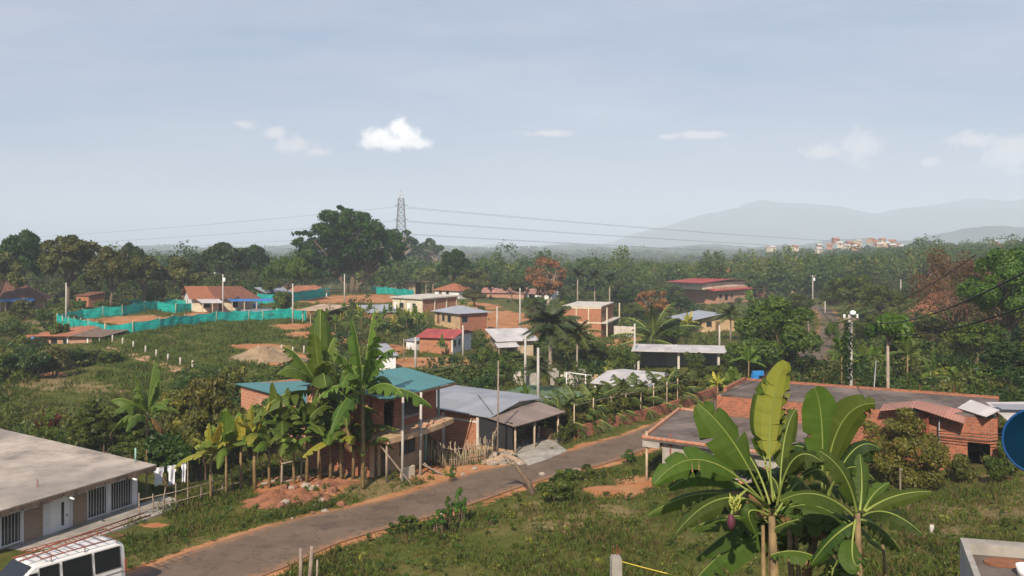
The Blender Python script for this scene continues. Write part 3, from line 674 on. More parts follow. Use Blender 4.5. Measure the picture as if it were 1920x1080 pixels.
# ------------------------------------------------------------------ houses
HOUSES = []
class House:
    def __init__(s, name, label, cat, A, B, D, h, wall='brick_orange', group=None, th=.16, z=None, base=1.2, prot=True):
        s.A = Vector(A); s.B = Vector(B); zz = z if z is not None else s.A.z; s.A.z = s.B.z = zz
        s.w = (s.B-s.A).length; s.u = (s.B-s.A).normalized()
        if isinstance(D, (int, float)): s.v = Vector((-s.u.y, s.u.x, 0)); s.d = D
        else: s.v = Vector(D); s.d = s.v.length; s.v.normalize()
        s.h = h; s.th = th; s.base = base; s.root = thing(name, label, cat, s.A, group); s.wallmat = wall
        pts = [s.p(a, b, c) for a in (0, s.w) for b in (0, s.d) for c in (0, h)]; px = [topix(p) for p in pts if p.y > 1]
        if prot: PROT.append((min(a for a, _ in px), min(b for _, b in px)-6, max(a for a, _ in px), max(b for _, b in px)+2, s.A.y))
        HOUSES.append([(s.p(0, 0).xy), (s.p(s.w, 0).xy), (s.p(s.w, s.d).xy), (s.p(0, s.d).xy)])
    def p(s, u, v, z=0.): return s.A+s.u*u+s.v*v+Vector((0, 0, z))
    def side(s, k):   # origin, direction, length, inward
        return {'f': (s.p(0, 0), s.u, s.w, s.v), 'r': (s.p(s.w, 0), s.v, s.d, -s.u), 'b': (s.p(s.w, s.d), -s.u, s.w, -s.v), 'l': (s.p(0, s.d), -s.v, s.d, s.u)}[k]
    def wall(s, sides='frbl', op=None, mats=None, h=None, z0=0., name='wall', top=None):
        op = op or {}; mats = mats or {}; h = h or s.h; bymat = {}
        for k in sides:
            mb = bymat = None
        groups = {}
        for k in sides: groups[k] = [k]
        for kk_, ks in groups.items():
            mb = MB(); mat = mats.get(kk_, s.wallmat)
            for k in ks:
                o, e, L_, n = s.side(k); ops = op.get(k, []); a0 = 0 if k in 'fb' else s.th; a1 = L_ if k in 'fb' else L_-s.th
                us = sorted({a0, a1, *[x for q in ops for x in q[:2]]}); zb = z0-(s.base if z0 == 0 else 0)
                zs = sorted({zb, z0+h, *[z0+x for q in ops for x in q[2:4]]})
                for i in range(len(us)-1):
                    for j in range(len(zs)-1):
                        cu = (us[i]+us[i+1])/2; cz = (zs[j]+zs[j+1])/2-z0
                        if any(q[0] < cu < q[1] and q[2] < cz < q[3] for q in ops): continue
                        a = o+e*us[i]+Vector((0, 0, zs[j])); du = e*(us[i+1]-us[i]); dz = Vector((0, 0, zs[j+1]-zs[j])); nn = n*s.th
                        uv = lambda x, y: (x, y)
                        q4 = [a, a+du, a+du+dz, a+dz]; U = [(us[i]+ord(k), zs[j]), (us[i+1]+ord(k), zs[j]), (us[i+1]+ord(k), zs[j+1]), (us[i]+ord(k), zs[j+1])]
                        mb.poly(q4, U); mb.poly([x+nn for x in q4[::-1]], U[::-1])
                        b4 = [x+nn for x in q4]
                        def solid(ii, jj):
                            if not (0 <= ii < len(us)-1 and 0 <= jj < len(zs)-1): return False
                            cu = (us[ii]+us[ii+1])/2; cz = (zs[jj]+zs[jj+1])/2-z0
                            return not any(q[0] < cu < q[1] and q[2] < cz < q[3] for q in ops)
                        if not solid(i-1, j): mb.poly([q4[3], b4[3], b4[0], q4[0]])
                        if not solid(i+1, j): mb.poly([q4[1], b4[1], b4[2], q4[2]])
                        if not solid(i, j+1): mb.poly([q4[2], b4[2], b4[3], q4[3]])
                        if not solid(i, j-1): mb.poly([q4[0], b4[0], b4[1], q4[1]])
            part(name, mb, mat, s.root)
        for k in sides:
            o, e, L_, n = s.side(k)
            for q in op.get(k, []):
                kind = q[4] if len(q) > 4 else 'window'
                s.fill(kind, o+Vector((0, 0, z0)), e, n, *q[:4])
    def fill(s, kind, o, e, n, u0, u1, a, b):
        Z = Vector((0, 0, 1)); w = u1-u0; hh = b-a; org = o+e*u0+Z*a
        if kind == 'void': return
        fr = {'window': 'wood_brown', 'bars': 'white_paint', 'whitewin': 'white_paint', 'door': 'white_paint', 'wooddoor': 'wood_brown', 'darkwin': 'metal_grey', 'lattice': 'dark'}[kind]
        mb = MB(); t = .05; y = n*.03
        for (x, z, ww, zz) in ((0, 0, w, t), (0, hh-t, w, t), (0, t, t, hh-2*t), (w-t, t, t, hh-2*t)):
            mb.box(org+e*(x+.002)+Z*(z+.002)+y, e*(ww-.004), n*.07, Z*(zz-.004))
        if 'door' in kind:
            d = MB(); d.box(org+e*t+Z*t+n*.05, e*(w-2*t), n*.04, Z*(hh-2*t)); f = part('door', d, fr, s.root); part('door_frame', mb, fr, f)
            k = MB(); k.cbox(org+e*(w*.85)+Z*(hh*.48)+n*.035, .05, .05, .12); part('handle', k, 'metal_grey', f); return
        f = part('window', mb, fr, s.root)
        g = MB(); g.box(org+e*t+Z*t+n*.075, e*(w-2*t), n*.012, Z*(hh-2*t)); part('pane', g, 'glass' if kind != 'lattice' else 'dark', f)
        if kind in ('bars', 'lattice'):
            r = MB(); nb = max(3, int(w/.16)); 
            for i in range(1, nb): r.tube([org+e*(w*i/nb)+n*.0+Z*.02, org+e*(w*i/nb)+Z*(hh-.02)], .012, 5)
            if kind == 'lattice':
                for i in range(1, int(hh/.14)): r.tube([org+Z*(.14*i), org+Z*(.14*i)+e*w], .012, 4)
            part('bars', r, 'white_paint' if kind == 'bars' else 'metal_grey', f)
        sl_ = MB(); sl_.box(org-e*.05-Z*.07-n*.05, e*(w+.1), n*.12, Z*.06); part('sill', sl_, 'concrete', f)
    def slab(s, polys, mat, th=.06, name='roof', sag=0):
        mb = MB()
        for pl in polys:
            a = [s.p(*q) for q in pl]; e = (a[1]-a[0]).normalized(); nn = e.cross(a[2]-a[1]).normalized()
            if nn.z < 0: nn = -nn
            g = nn.cross(e); uv = [((x-a[0]).dot(e), (x-a[0]).dot(g)) for x in a]; b = [x-Vector((0, 0, th)) for x in a]
            mb.poly(a, uv); mb.poly(b[::-1], uv[::-1])
            for i in range(len(a)):
                j = (i+1) % len(a); mb.poly([a[i], b[i], b[j], a[j]])
        return part(name, mb, mat, s.root)
    def roof(s, typ, mat, o=.4, rise=1., h=None, hb=None, th=.06, ridge=.5, wallgable=True, name='roof'):
        h = h or s.h; w, d = s.w, s.d; e = .02
        if typ == 'flat':
            mb = MB(); mb.box(s.p(-o, -o, h+e), s.u*(w+2*o), s.v*(d+2*o), (0, 0, th)); return part(name, mb, mat, s.root)
        if typ == 'mono':      # rises from front to back by rise
            k = rise/d; P = [(-o, -o, h+e+th-k*o), (w+o, -o, h+e+th-k*o), (w+o, d+o, h+e+th+rise+k*o), (-o, d+o, h+e+th+rise+k*o)]; r = s.slab([P], mat, th, name)
            if wallgable:
                T = s.th
                for u in (0, w-T): mb = MB(); mb.prism([s.p(u, 0, h), s.p(u, d, h), s.p(u, d, h+rise)], s.u*T); part('gable', mb, s.wallmat, s.root)
                mb = MB(); mb.box(s.p(T, d-T, h), s.u*(w-2*T), s.v*T, (0, 0, rise-T*k)); part('gable', mb, s.wallmat, s.root)
            return r
        if typ == 'gable_u':   # ridge parallel to the front
            r = d*ridge; k1 = rise/r; k2 = rise/(d-r); z = h+e+th
            o_ = s.slab([[(-o, -o, z-k1*o), (w+o, -o, z-k1*o), (w+o, r, z+rise), (-o, r, z+rise)], [(w+o, d+o, z-k2*o), (-o, d+o, z-k2*o), (-o, r, z+rise), (w+o, r, z+rise)]], mat, th, name)
            T = s.th
            for u in (0, w-T): mb = MB(); mb.prism([s.p(u, 0, h), s.p(u, d, h), s.p(u, r, h+rise)], s.u*T); part('gable', mb, s.wallmat, s.root)
            return o_
        if typ == 'gable_v':   # ridge running away from the front
            r = w*ridge; k1 = rise/r; k2 = rise/(w-r); z = h+e+th
            o_ = s.slab([[(-o, d+o, z-k1*o), (-o, -o, z-k1*o), (r, -o, z+rise), (r, d+o, z+rise)], [(w+o, -o, z-k2*o), (w+o, d+o, z-k2*o), (r, d+o, z+rise), (r, -o, z+rise)]], mat, th, name)
            T = s.th
            for v in (0, d-T): mb = MB(); mb.prism([s.p(0, v, h), s.p(w, v, h), s.p(r, v, h+rise)], s.v*T); part('gable', mb, s.wallmat, s.root)
            return o_
        if typ == 'hip':
            z = h+e+th; i = min(d, w)*.5; ru0, ru1 = (i, w-i) if w > d else (w/2, w/2); rv0, rv1 = (d/2, d/2) if w > d else (i, d-i); k = rise/i; zo = z-k*o
            a, b, c, dd = (-o, -o, zo), (w+o, -o, zo), (w+o, d+o, zo), (-o, d+o, zo); p = (ru0, rv0, z+rise); q_ = (ru1, rv1, z+rise)
            if w > d: P = [[a, b, q_, p], [b, c, q_], [c, dd, p, q_], [dd, a, p]]
            else: P = [[a, b, p], [b, c, q_, p], [c, dd, q_], [dd, a, p, q_]]
            return s.slab(P, mat, th, name)
    def cols(s, lst, h, mat='concrete_pale', t=.2, name='column', z0=-.8, round_=False):   # (u, v) posts
        for u, v in lst:
            mb = MB()
            if round_: mb.tube([s.p(u, v, z0), s.p(u, v, h)], [t/2*1.1, t/2], 8)
            else: mb.box(s.p(u-t/2, v-t/2, z0), s.u*t, s.v*t, (0, 0, h-z0))
            part(name, mb, mat, s.root, round_)
    def pbox(s, name, mat, u, v, z, du, dv, dz, parent=None):
        mb = MB(); mb.box(s.p(u, v, z), s.u*du, s.v*dv, (0, 0, dz)); return part(name, mb, mat, parent or s.root)
# ------------------------------------------------------------------ NEAR LEFT HOUSE (white, flat slab)
A = G(0, 1044, -.8); B = G(258, 955, -.8)
d_ = (B-A).normalized(); A = B-d_*14
h = House('white_house', 'long white single-storey house with a flat concrete roof and barred windows beside the road', 'house', A, B, Vector((-14.2, 9.8, 0)), 2.52, 'plaster_white')
L_ = h.w
def U(px):   # distance along the facade seen at a picture column
    a = (px-960)/F; return (a*h.A.y-h.A.x)/(h.u.x-a*h.u.y)
wz = (.55, 2.0)
h.wall(op={'f': [(U(165), U(201), .35, 1.95, 'bars'), (U(208), U(249), .35, 1.95, 'bars'), (U(95), U(132), 0, 2.0, 'door'), (U(2), U(40), .4, 1.95, 'bars')]})
for a, b in ((45, 80), (137, 163)):
    h.pbox('brick_panel', 'brick_small', U(a), -.03, .0, U(b)-U(a), .03, 1.85)
gl = h.pbox('door_glass', 'glass', U(116), .035, .5, .16, .012, 1.2)
mb = MB(); mb.box(h.p(-1, -1.0, 2.5), h.u*(L_+1.6), h.v*(18.2), (0, 0, .05)); rf = part('roof', mb, 'slab_roof', h.root)
rng = random.Random(5); mb = MB(); x = -1
while x < L_+.6:
    w_ = rng.uniform(.25, .6); w_ = min(w_, L_+.6-x); dz = rng.uniform(.17, .3); mb.box(h.p(x, -1.0-rng.uniform(0, .05), 2.5-dz), h.u*w_, h.v*.22, (0, 0, dz-.003)); x += w_
part('roof_edge', mb, 'slab_edge', rf)
mb = MB(); mb.box(h.p(-1, -.77, 2.38), h.u*(L_+1.55), h.v*17.9, (0, 0, .117)); part('ceiling_slab', mb, 'concrete', rf)
for px in (110, 228):
    mb = MB(); mb.tube([h.p(U(px), -.05, 2.25), h.p(U(px)+.1, -1.3, 2.12)], .05, 8); part('rain_spout', mb, 'white_paint', h.root, True)
for i in range(3):
    mb = MB(); mb.tube([h.p(U(88)+i*.1, 1.0+.08*i, 2.4), h.p(U(88)+i*.1+.02, 1.+.08*i, 3.0-.1*i)], .012, 5); part('rebar', mb, 'rust_red', rf)
mb = MB(); mb.tube([h.p(L_+.3, .6, 2.5), h.p(L_+.3, .6, 3.35)], .05, 8); part('vent_pipe', mb, 'teal_paint', rf, True)
mb = MB(); mb.tube([h.p(L_-5.2, 9, 2.5), h.p(L_-5.2, 9, 2.9)], .06, 8); part('vent_pipe', mb, 'white_paint', rf, True)
pt = MB(); pt.box(h.p(-1, -2.6, -.9), h.u*(L_+3), h.v*2.55, (0, 0, 1.2))
single('patio', pt, 'concrete', 'bare concrete patio slab in front of the white house', 'patio', kind='structure')

# ------------------------------------------------------------------ TWO STOREY BRICK HOUSE with teal roof
B = G(795, 867, 0); dr = Vector((.5, .866, 0)); A = B-dr*5.4
h = House('brick_house', 'unfinished two-storey brick house with teal roof and curved balcony by the road', 'house', A, B, 5.2, 5.35, 'brick_red')
h2 = h; w = h.w
h.wall(sides='frbl', h=2.55, mats={'f': 'plaster_tan', 'r': 'brick_block', 'l': 'brick_red'}, op={'f': [(2.75, 4.45, .95, 2.2, 'lattice'), (.25, .55, .0, 2.1, 'wooddoor'), (.85, 1.5, .0, 2.2, 'wooddoor')]})
# floor slab with the curved balcony
pts = [h.p(-.3, 0, 2.57), *[h.p(-.3+(w+1.9)*t, -1.5-.35*math.sin(t*3.1)+.25*t, 2.57) for t in [i/12 for i in range(13)]], h.p(w+1.6, .0, 2.57), h.p(w+1.6, 5., 2.57), h.p(-.3, 5., 2.57)]
pts = [p-Vector((0, 0, .12)) for p in pts]; mb = MB(); mb.prism(pts, (0, 0, .32)); part('floor_slab', mb, 'plaster_tan', h.root)
h.A = h.A.copy(); s0 = h.w
h.w = w+1.4
h.wall(sides='frbl', h=2.55, z0=2.78, name='upper_wall', mats={'f': 'brick_red', 'l': 'brick_block', 'r': 'brick_block'}, op={'f': [(3.1, 4.9, .55, 2.1, 'darkwin'), (1.2, 2.2, 0, 2.15, 'void')]})
h.pbox('lintel', 'concrete_pale', -.02, -.03, 5.1, h.w+.04, .03, .2)
z = 5.4; o = .5
h.slab([[(-.7, -1.6, z-.22), (h.w+.3, -1.3, z-.22), (h.w+.3, 2.9, z+.45), (-.7, 2.9, z+.45)], [(h.w+.3, 5.9, z-.1), (-.7, 5.9, z-.1), (-.7, 2.9, z+.45), (h.w+.3, 2.9, z+.45)]], 'roof_teal', .06)
h.pbox('fascia', 'wood_brown', -.68, -1.5, z-.42, h.w+.9, .05, .14)
mb = MB(); mb.prism([h.p(h.w+.2, -1.25, z-.28), h.p(h.w+.2, 2.9, z+.36), h.p(h.w+.2, 2.9, z+.22), h.p(h.w+.2, -1.25, z-.42)], h.u*.08); part('fascia', mb, 'wood_pale', h.root)
for u_ in (0, h.w-.16): mb = MB(); mb.prism([h.p(u_, 0, 5.33), h.p(u_, 5.15, 5.3), h.p(u_, 2.9, 5.8)], h.u*.16); part('gable', mb, 'brick_orange', h.root)
for u_, v_, zz, mt in ((h.w+.1, -.12, 2.78, 'teal_paint'), (w+.05, -.1, -.3, 'teal_paint')):
    mb = MB(); mb.tube([h.p(u_, v_, zz), h.p(u_, v_, zz+2.55)], .085, 8); part('column', mb, mt, h.root, True)
for u_ in (.7, 2.55):
    mb = MB(); mb.tube([h.p(u_, -1.75, -.4), h.p(u_+.02, -1.8, 5.15)], [.09, .075], 8); part('prop_pole', mb, 'pole_concrete', h.root, True)
mb = MB(); mb.tube([h.p(-.1, -1.2, -.4), h.p(-.1, -1.2, 2.5)], .07, 8); part('prop_pole', mb, 'wood_grey', h.root, True)
for a, b in (((.8, -2.4, -.1), (-.3, -.9, 2.3)), ((2.7, -1.7, .7), (3.6, -2.9, -.1)), ((4.4, -.3, .5), (3.4, -2.6, -.1))):
    mb = MB(); mb.tube([h.p(*a), h.p(*b)], .05, 6); part('brace', mb, 'wood_grey', h.root)
rng = random.Random(3); 
mb = MB()
for i in range(14):
    mb.cbox(h.p(rng.uniform(0, 6), -1.55+rng.uniform(0, .7), 2.83), rng.uniform(.15, .4), .2, .12, rng.random()*3)
part('loose_bricks', mb, 'brick_block', h.root)
h.pbox('low_wall', 'plaster_cream', .9, -1.6, -.3, 1.3, .15, 1.0)

a = Vector(((452-960)/F*75, 75, -.7)); b = Vector(((612-960)/F*64.5, 64.5, -.7))
lb = House('low_brick_house', 'low orange block house with thin teal roof hidden behind the tall banana plants', 'house', a, b, 5.5, 3.35, 'brick_block')
lb.wall(); lb.roof('mono', 'roof_teal', .35, -.25, wallgable=False)
# ------------------------------------------------------------------ GREY ROOFED BRICK HOUSE + porch
P1 = G(968, 850, 0); dr = Vector((.6, .8, 0)); lv = Vector((-.8, .6, 0))
# porch corner P1; brick body starts behind the porch
pw = 5.2; A = P1+lv*3.0-dr*.35; 
h = House('porch_house', 'low brick house with grey zinc roof and open wooden porch beside the road', 'house', A, A+dr*7.6, 10.2, 2.25, 'brick_orange')
h.wall(mats={'f': 'plaster_cream'}, op={'f': [(1.2, 2.1, 0, 1.95, 'wooddoor'), (3.0, 4.4, .8, 1.8, 'window')], 'l': []})
h.pbox('ring_beam', 'concrete_pale', -.04, -.02, 1.75, .04, 10.2, .14)
mb = MB()
h.cols([(-.08, 0), (-.08, 3.2)], 2.2, 'concrete_pale', .2)
z = 2.45
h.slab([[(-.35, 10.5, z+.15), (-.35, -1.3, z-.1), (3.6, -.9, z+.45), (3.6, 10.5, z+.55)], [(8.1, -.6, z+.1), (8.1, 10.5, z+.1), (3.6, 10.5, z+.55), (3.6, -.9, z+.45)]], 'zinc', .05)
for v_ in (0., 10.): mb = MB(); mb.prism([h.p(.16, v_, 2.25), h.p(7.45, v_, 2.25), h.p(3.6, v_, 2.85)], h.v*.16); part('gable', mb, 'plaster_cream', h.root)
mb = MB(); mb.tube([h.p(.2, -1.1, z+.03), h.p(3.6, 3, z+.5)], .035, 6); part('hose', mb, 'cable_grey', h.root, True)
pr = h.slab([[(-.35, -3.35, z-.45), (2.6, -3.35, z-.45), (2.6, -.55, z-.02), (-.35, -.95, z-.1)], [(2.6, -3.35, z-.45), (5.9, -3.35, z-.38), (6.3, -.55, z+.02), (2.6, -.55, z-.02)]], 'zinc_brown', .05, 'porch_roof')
for u_ in (.1, 2.35, 5.3):
    mb = MB(); mb.tube([h.p(u_, -3.1, -.5), h.p(u_, -3.1, 1.95)], .075, 7); part('porch_post', mb, 'wood_pale', h.root, True)
mb = MB(); mb.box(h.p(-.2, -3.16, 1.88), h.u*6.0, h.v*.1, (0, 0, .1)); part('beam', mb, 'wood_brown', h.root)
mb = MB(); mb.box(h.p(-.1, -3.0, .25), h.u*.04, h.v*2.9, (0, 0, 1.9)); part('shade_cloth', mb, 'black_cloth', h.root)
h.pbox('low_wall', 'plaster_ochre', -.16, -3.1, -.6, .1, 3.0, .88)
h.pbox('counter', 'wood_brown', 5.0, -2.6, 0, .5, 2.2, .8)
h.pbox('porch_floor', 'concrete', -.1, -3.2, -.55, 6.2, 3.1, .62)
ph = h
mb = MB(); pp = [G(969, 853, .03), G(1036, 826, .03), G(1064, 845, .02), G(1030, 860, .02), G(990, 873, .02)]
mb.prism([p+Vector((0, 0, .02)) for p in pp], (0, 0, -.5)); single('ramp', mb, 'concrete', 'pale concrete ramp fanning from the porch down to the road', 'ramp', kind='structure')
# ------------------------------------------------------------------ RIGHT: low building with dark slab roof, brick parapets
Bz = .1; A = G(1243, 905, Bz); 
h = House('flat_roofed_house', 'small brick house with brick-edged dark slab roof behind the near banana plants', 'house', A, A+Vector((6.6, -4.4, 0)), Vector((3.6, 8.6, 0)), 2.45, 'brick_block', z=Bz)
h.wall(op={'f': [(4.4, 5.4, .9, 1.9, 'darkwin')]}, mats={'l': 'concrete', 'f': 'brick_block'})
h.pbox('plaster_band', 'concrete', -.02, -.035, 1.75, 7.9, .035, .7); h.pbox('plaster_band', 'concrete', -.035, -.035, -1, .55, .033, 2.75)
mb = MB(); mb.box(h.p(-1.25, -.45, 2.47), h.u*(h.w+1.3), h.v*(h.d+.9), (0, 0, .14)); rf = part('roof', mb, 'tar_roof', h.root)
for a in ((-1.25, -.47, h.w+1.3, .2), (-1.27, -.25, .2, h.d+.7), (-1.2, h.d+.25, h.w, .2)):
    h.pbox('brick_edge', 'brick_block', a[0], a[1], 2.62, a[2], a[3], .12, rf)
mb = MB(); mb.box(h.p(-1.22, -.43, 2.1), h.u*1.1, h.v*(h.d*.9), (0, 0, .36)); part('eave_beam', mb, 'concrete', rf)
mb = MB(); mb.tube([h.p(-1.0, -.2, -.6), h.p(-1.0, -.2, 3.0)], .08, 7); part('corner_post', mb, 'wood_pale', h.root, True)
mb = MB(); mb.tube([h.p(.5, -.1, -.4), h.p(.5, -.1, 3.0)], .045, 6); part('drain_pipe', mb, 'rust_red', h.root, True)
rb = h

A = Vector((13.9, 61.5, .4)); B = Vector((28.6, 53.4, .4))
h = House('brick_building', 'long low brick building with dark slab roof behind the round speckled shrub', 'building', A, B, 7.2, 3.6, 'brick_red', z=.4, base=3.0)
h.wall(mats={'l': 'brick_block'}, op={'f': [(15.2, 16.4, 0, 2.1, 'void')]})
mb = MB(); mb.box(h.p(.25, .02, 3.62), h.u*(h.w-.3), h.v*(h.d), (0, 0, .12)); rf = part('roof', mb, 'tar_roof', h.root)
h.pbox('parapet', 'brick_red', 0, h.d-.2, 3.63, h.w, .2, .26, rf); h.pbox('parapet', 'brick_red', .0, 1.6, 3.63, .22, h.d-1.82, .34, rf)
for i in range(7):
    mb = MB(); x = 1.5+i*2.1; mb.tube([h.p(x, h.d-.1, 3.8), h.p(x+.03, h.d-.1, 4.35)], .02, 5); part('rebar', mb, 'rust_red', rf)
# small red lean-to roof at the front of the long building
mb = MB(); x0 = 10.6; pk = 12.4
rd = h.slab([[(x0-.2, -.9, 3.72), (pk, -1.0, 4.1), (pk, .9, 4.2), (x0-.2, .9, 3.8)], [(pk, -1.0, 4.1), (15.1, -1.1, 3.4), (15.1, 1.2, 3.76), (pk, .9, 4.2)]], 'roof_pink', .06, 'porch_roof')
h.cols([(12.9, -.25), (13.05, -.4)], 3.6, 'rust_red', .16, z0=-2)
h.cols([(13.7, -.5)], 3.4, 'metal_grey', .09, 'post', -2, True)
# loose corrugated sheets leaning on the right end
def sheetbox(pts, mat, label, cat='metal sheet', group=None):
    mb = MB(); a = [Vector(p) for p in pts]; e = (a[1]-a[0]).normalized(); nn = e.cross(a[2]-a[1]).normalized(); g = nn.cross(e)
    uv = [((x-a[0]).dot(e), (x-a[0]).dot(g)) for x in a]; mb.poly(a, uv); b = [x-Vector((0, 0, .03)) for x in a]; mb.poly(b[::-1], uv)
    for i in range(4):
        j = (i+1) % 4; mb.poly([a[i], b[i], b[j], a[j]])
    return single('roof_sheet', mb, mat, label, cat, group)
gs = 'corrugated sheets lying on the right roof'
sheetbox([h.p(14.6, 1.2, 3.9), h.p(16.2, -.9, 3.85), h.p(16.9, -.3, 4.2), h.p(15.3, 2.2, 4.3)], 'zinc_white', 'mossy curled roof sheet lying at the right end of the dark slab roof', group=gs)
sheetbox([h.p(16.1, 2.6, 4.15), h.p(17.4, -1.4, 3.75), h.p(20.2, -.9, 3.8), h.p(19.2, 3.6, 4.3)], 'zinc_white', 'wide pale corrugated sheets beside the blue dish at the right edge', group=gs)
sheetbox([h.p(16.4, 1.2, 4.3), h.p(17.0, .1, 4.22), h.p(20.0, 1.0, 4.26), h.p(19.6, 2.1, 4.36)], 'zinc', 'narrow grey strip of sheet metal on top of the pale corrugated sheets', group=gs)
for i in range(3):
    a = h.p(13.3, -.6, 2.4+.15*i); b = h.p(19.5, -.8, 3.2+.2*i); mb = MB(); mb.tube([a, (a+b)/2-Vector((0, 0, .4)), b], .025, 5); single('cable', mb, 'cable', 'black cable sagging right from the rusty post, the %s of three' % ['lowest', 'middle', 'highest'][i], 'cable', 'cables on the rusty post')
plain('sand', (.36, .22, .13), .95, .25, 2)
ORD = 'first second third fourth fifth sixth seventh eighth ninth tenth eleventh twelfth thirteenth fourteenth fifteenth sixteenth seventeenth eighteenth nineteenth twentieth'.split()
# ------------------------------------------------------------------ houses of the middle ground (front corners from picture positions)
def hs(name, label, pa, pb, D, h, wall='brick_orange', z=None, cat='house', group=None, **k):
    a = hit(*pa) if z is None else G(pa[0], pa[1], z); b = G(pb[0], pb[1], a.z)
    return House(name, label, cat, a, b, D, h, wall, group, **k)
gm = 'houses of the village'
# red roofed brick house in the middle (840,655)
h = hs('brick_house', 'small brick house with a bright red metal roof in the middle of the village', (848, 664), (884, 652), 5.2, 2.4, 'brick_orange', group=gm, z=-2)
h.wall(mats={'f': 'plaster_white', 'l': 'brick_orange'}, op={'f': [(.6, 1.8, .9, 2.0, 'whitewin'), (2.6, 3.8, .9, 2.0, 'whitewin'), (4.3, 5.2, 0, 2.0, 'door')], 'l': [(3.2, 4.1, .9, 1.8, 'window')]})
h.cols([(-.06, -.03), (h.w+.02, -.03)], 2.5, 'concrete_pale', .22); h.roof('gable_v', 'roof_red', .5, .75)
# white + brick flat house
h = hs('flat_house', 'cream and brick one-storey house with flat concrete roof behind the banana plants', (736, 584), (792, 588), 12, 2.9, 'brick_orange', group=gm, z=-.1)
h.v = Vector((.55, .83, 0)).normalized(); h.wall(mats={'f': 'plaster_cream', 'r': 'brick_orange'}, op={'f': [(.5, 1.3, 0, 2.1, 'door'), (2.2, 3.4, .8, 2.0, 'whitewin'), (4.4, 5.4, .1, 2.1, 'door'), (5.9, 7., .8, 2., 'whitewin')]})
h.cols([(h.w+.03, 4), (h.w+.03, 8), (h.w+.03, 11.5)], 2.9, 'plaster_cream', .3); h.roof('flat', 'concrete_pale', .45, th=.28)
# grey & red hipped roof house
h = hs('low_house', 'ochre house with a grey hipped metal roof beside the orange earth bank', (815, 606), (862, 612), 6.2, 2.4, 'plaster_ochre', group=gm, z=-.6)
h.wall(mats={'r': 'brick_red'}, op={'f': [(.8, 1.6, 0, 2.0, 'wooddoor'), (2.4, 3.3, .6, 1.7, 'darkwin'), (4.2, 5.4, .5, 1.8, 'darkwin')], 'r': [(.5, 1.8, .6, 1.8, 'darkwin')]}); h.roof('hip', 'zinc_blue', .6, .9)
# tile roof small
h = hs('small_house', 'small house with faded orange tile roof at the foot of the tall pylon', (815, 556), (860, 558), 7, 2.0, 'plaster_white', group=gm, z=-.4)
h.wall(op={'f': [(1.5, 2.5, 0, 1.9, 'wooddoor'), (4, 5, .8, 1.7, 'window')]}); h.roof('hip', 'tile_orange', .6, 1.5)
# two storey concrete-frame brick house
h = hs('two_storey_house', 'two-storey brick house with concrete frame and open gallery in the village centre', (1127, 634), (1150, 622), 7, 5.6, 'brick_orange', group=gm, z=-3)
h.wall(mats={'f': 'brick_orange'}, op={'f': [(.6, 1.4, 0, 2.1, 'void'), (2.2, 3.2, .2, 2.1, 'void'), (4., 4.8, 0.2, 2.1, 'void'), (.7, 1.7, 3.5, 4.9, 'darkwin'), (2.5, 3.5, 3.5, 4.9, 'darkwin')], 'l': []})
h.pbox('gallery_floor', 'concrete_pale', -.2, -1.2, 2.65, h.w+1.2, 1.2, .18); h.cols([(0, -1.1), (h.w+.6, -1.1)], 5.6, 'plaster_cream', .22); h.cols([(-.06, 2.3), (-.06, 4.6)], 5.6, 'plaster_cream', .2)
h.pbox('ring_beam', 'plaster_cream', -.07, -.05, 2.65, .07, h.d, .2); h.pbox('ring_beam', 'plaster_cream', -.09, -.05, 5.3, .09, h.d, .3); h.roof('flat', 'concrete_pale', .15, th=.2)
wl = House('brick_wall', 'low unplastered wall beside the two-storey brick house', 'wall', G(1151, 628, -3), G(1190, 630, -3), .3, 1.7, 'concrete_pale'); wl.wall('frbl')
# grey roofed house on the right
h = hs('house', 'cream gabled house with pale grey corrugated roof sheltering among the trees', (1316, 622), (1378, 620), 8, 2.6, 'plaster_ochre', group=gm, z=-3)
h.wall(op={'f': [(1., 2.2, .9, 1.9, 'window'), (3, 3.9, 0, 2., 'wooddoor')]})
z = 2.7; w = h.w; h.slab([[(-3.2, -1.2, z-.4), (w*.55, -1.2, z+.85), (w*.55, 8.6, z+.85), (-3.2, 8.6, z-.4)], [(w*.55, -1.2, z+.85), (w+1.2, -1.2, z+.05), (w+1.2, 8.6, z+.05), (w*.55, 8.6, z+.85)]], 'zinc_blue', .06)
mb = MB(); mb.prism([h.p(0, .02, 2.6), h.p(w, .02, 2.6), h.p(w*.55, .02, 3.4)], h.v*.15); part('gable', mb, 'plaster_ochre', h.root)
# red two level house further back
h = hs('red_roofed_house', 'wide brick house with two dusty red roofs among the far trees', (1345, 566), (1402, 562), 16, 4.6, 'brick_pink', group=gm, z=-4.2)
h.wall(op={'f': [(1, 2.4, 1, 2.4, 'darkwin'), (4., 5.6, .3, 2.4, 'void'), (7, 8.2, 1, 2.2, 'darkwin')], 'l': [(2, 3.2, 3, 4, 'window')]})
h.slab([[(-3.5, -1.5, 3.6), (h.w+1.5, -1.5, 3.75), (h.w+1.5, 1.8, 4.3), (-3.5, 1.8, 4.1)]], 'roof_red', .08, 'lower_roof')
h.pbox('upper_storey', 'plaster_cream', -4.8, 1.9, 3.9, h.w+6, 12, 2.1); h.slab([[(-7., .8, 6.1), (h.w*.5, .6, 6.9), (h.w*.5, 15, 6.9), (-7., 15, 6.1)], [(h.w*.5, .6, 6.9), (h.w+2.5, .8, 6.2), (h.w+2.5, 15, 6.2), (h.w*.5, 15, 6.9)]], 'roof_red', .08)
h = hs('roof_block', 'bare brick block of an upper floor rising behind the red-roofed house', (1331, 547), (1371, 549), 8, 4.9, 'brick_pink', group=gm, z=-2.8, cat='building')
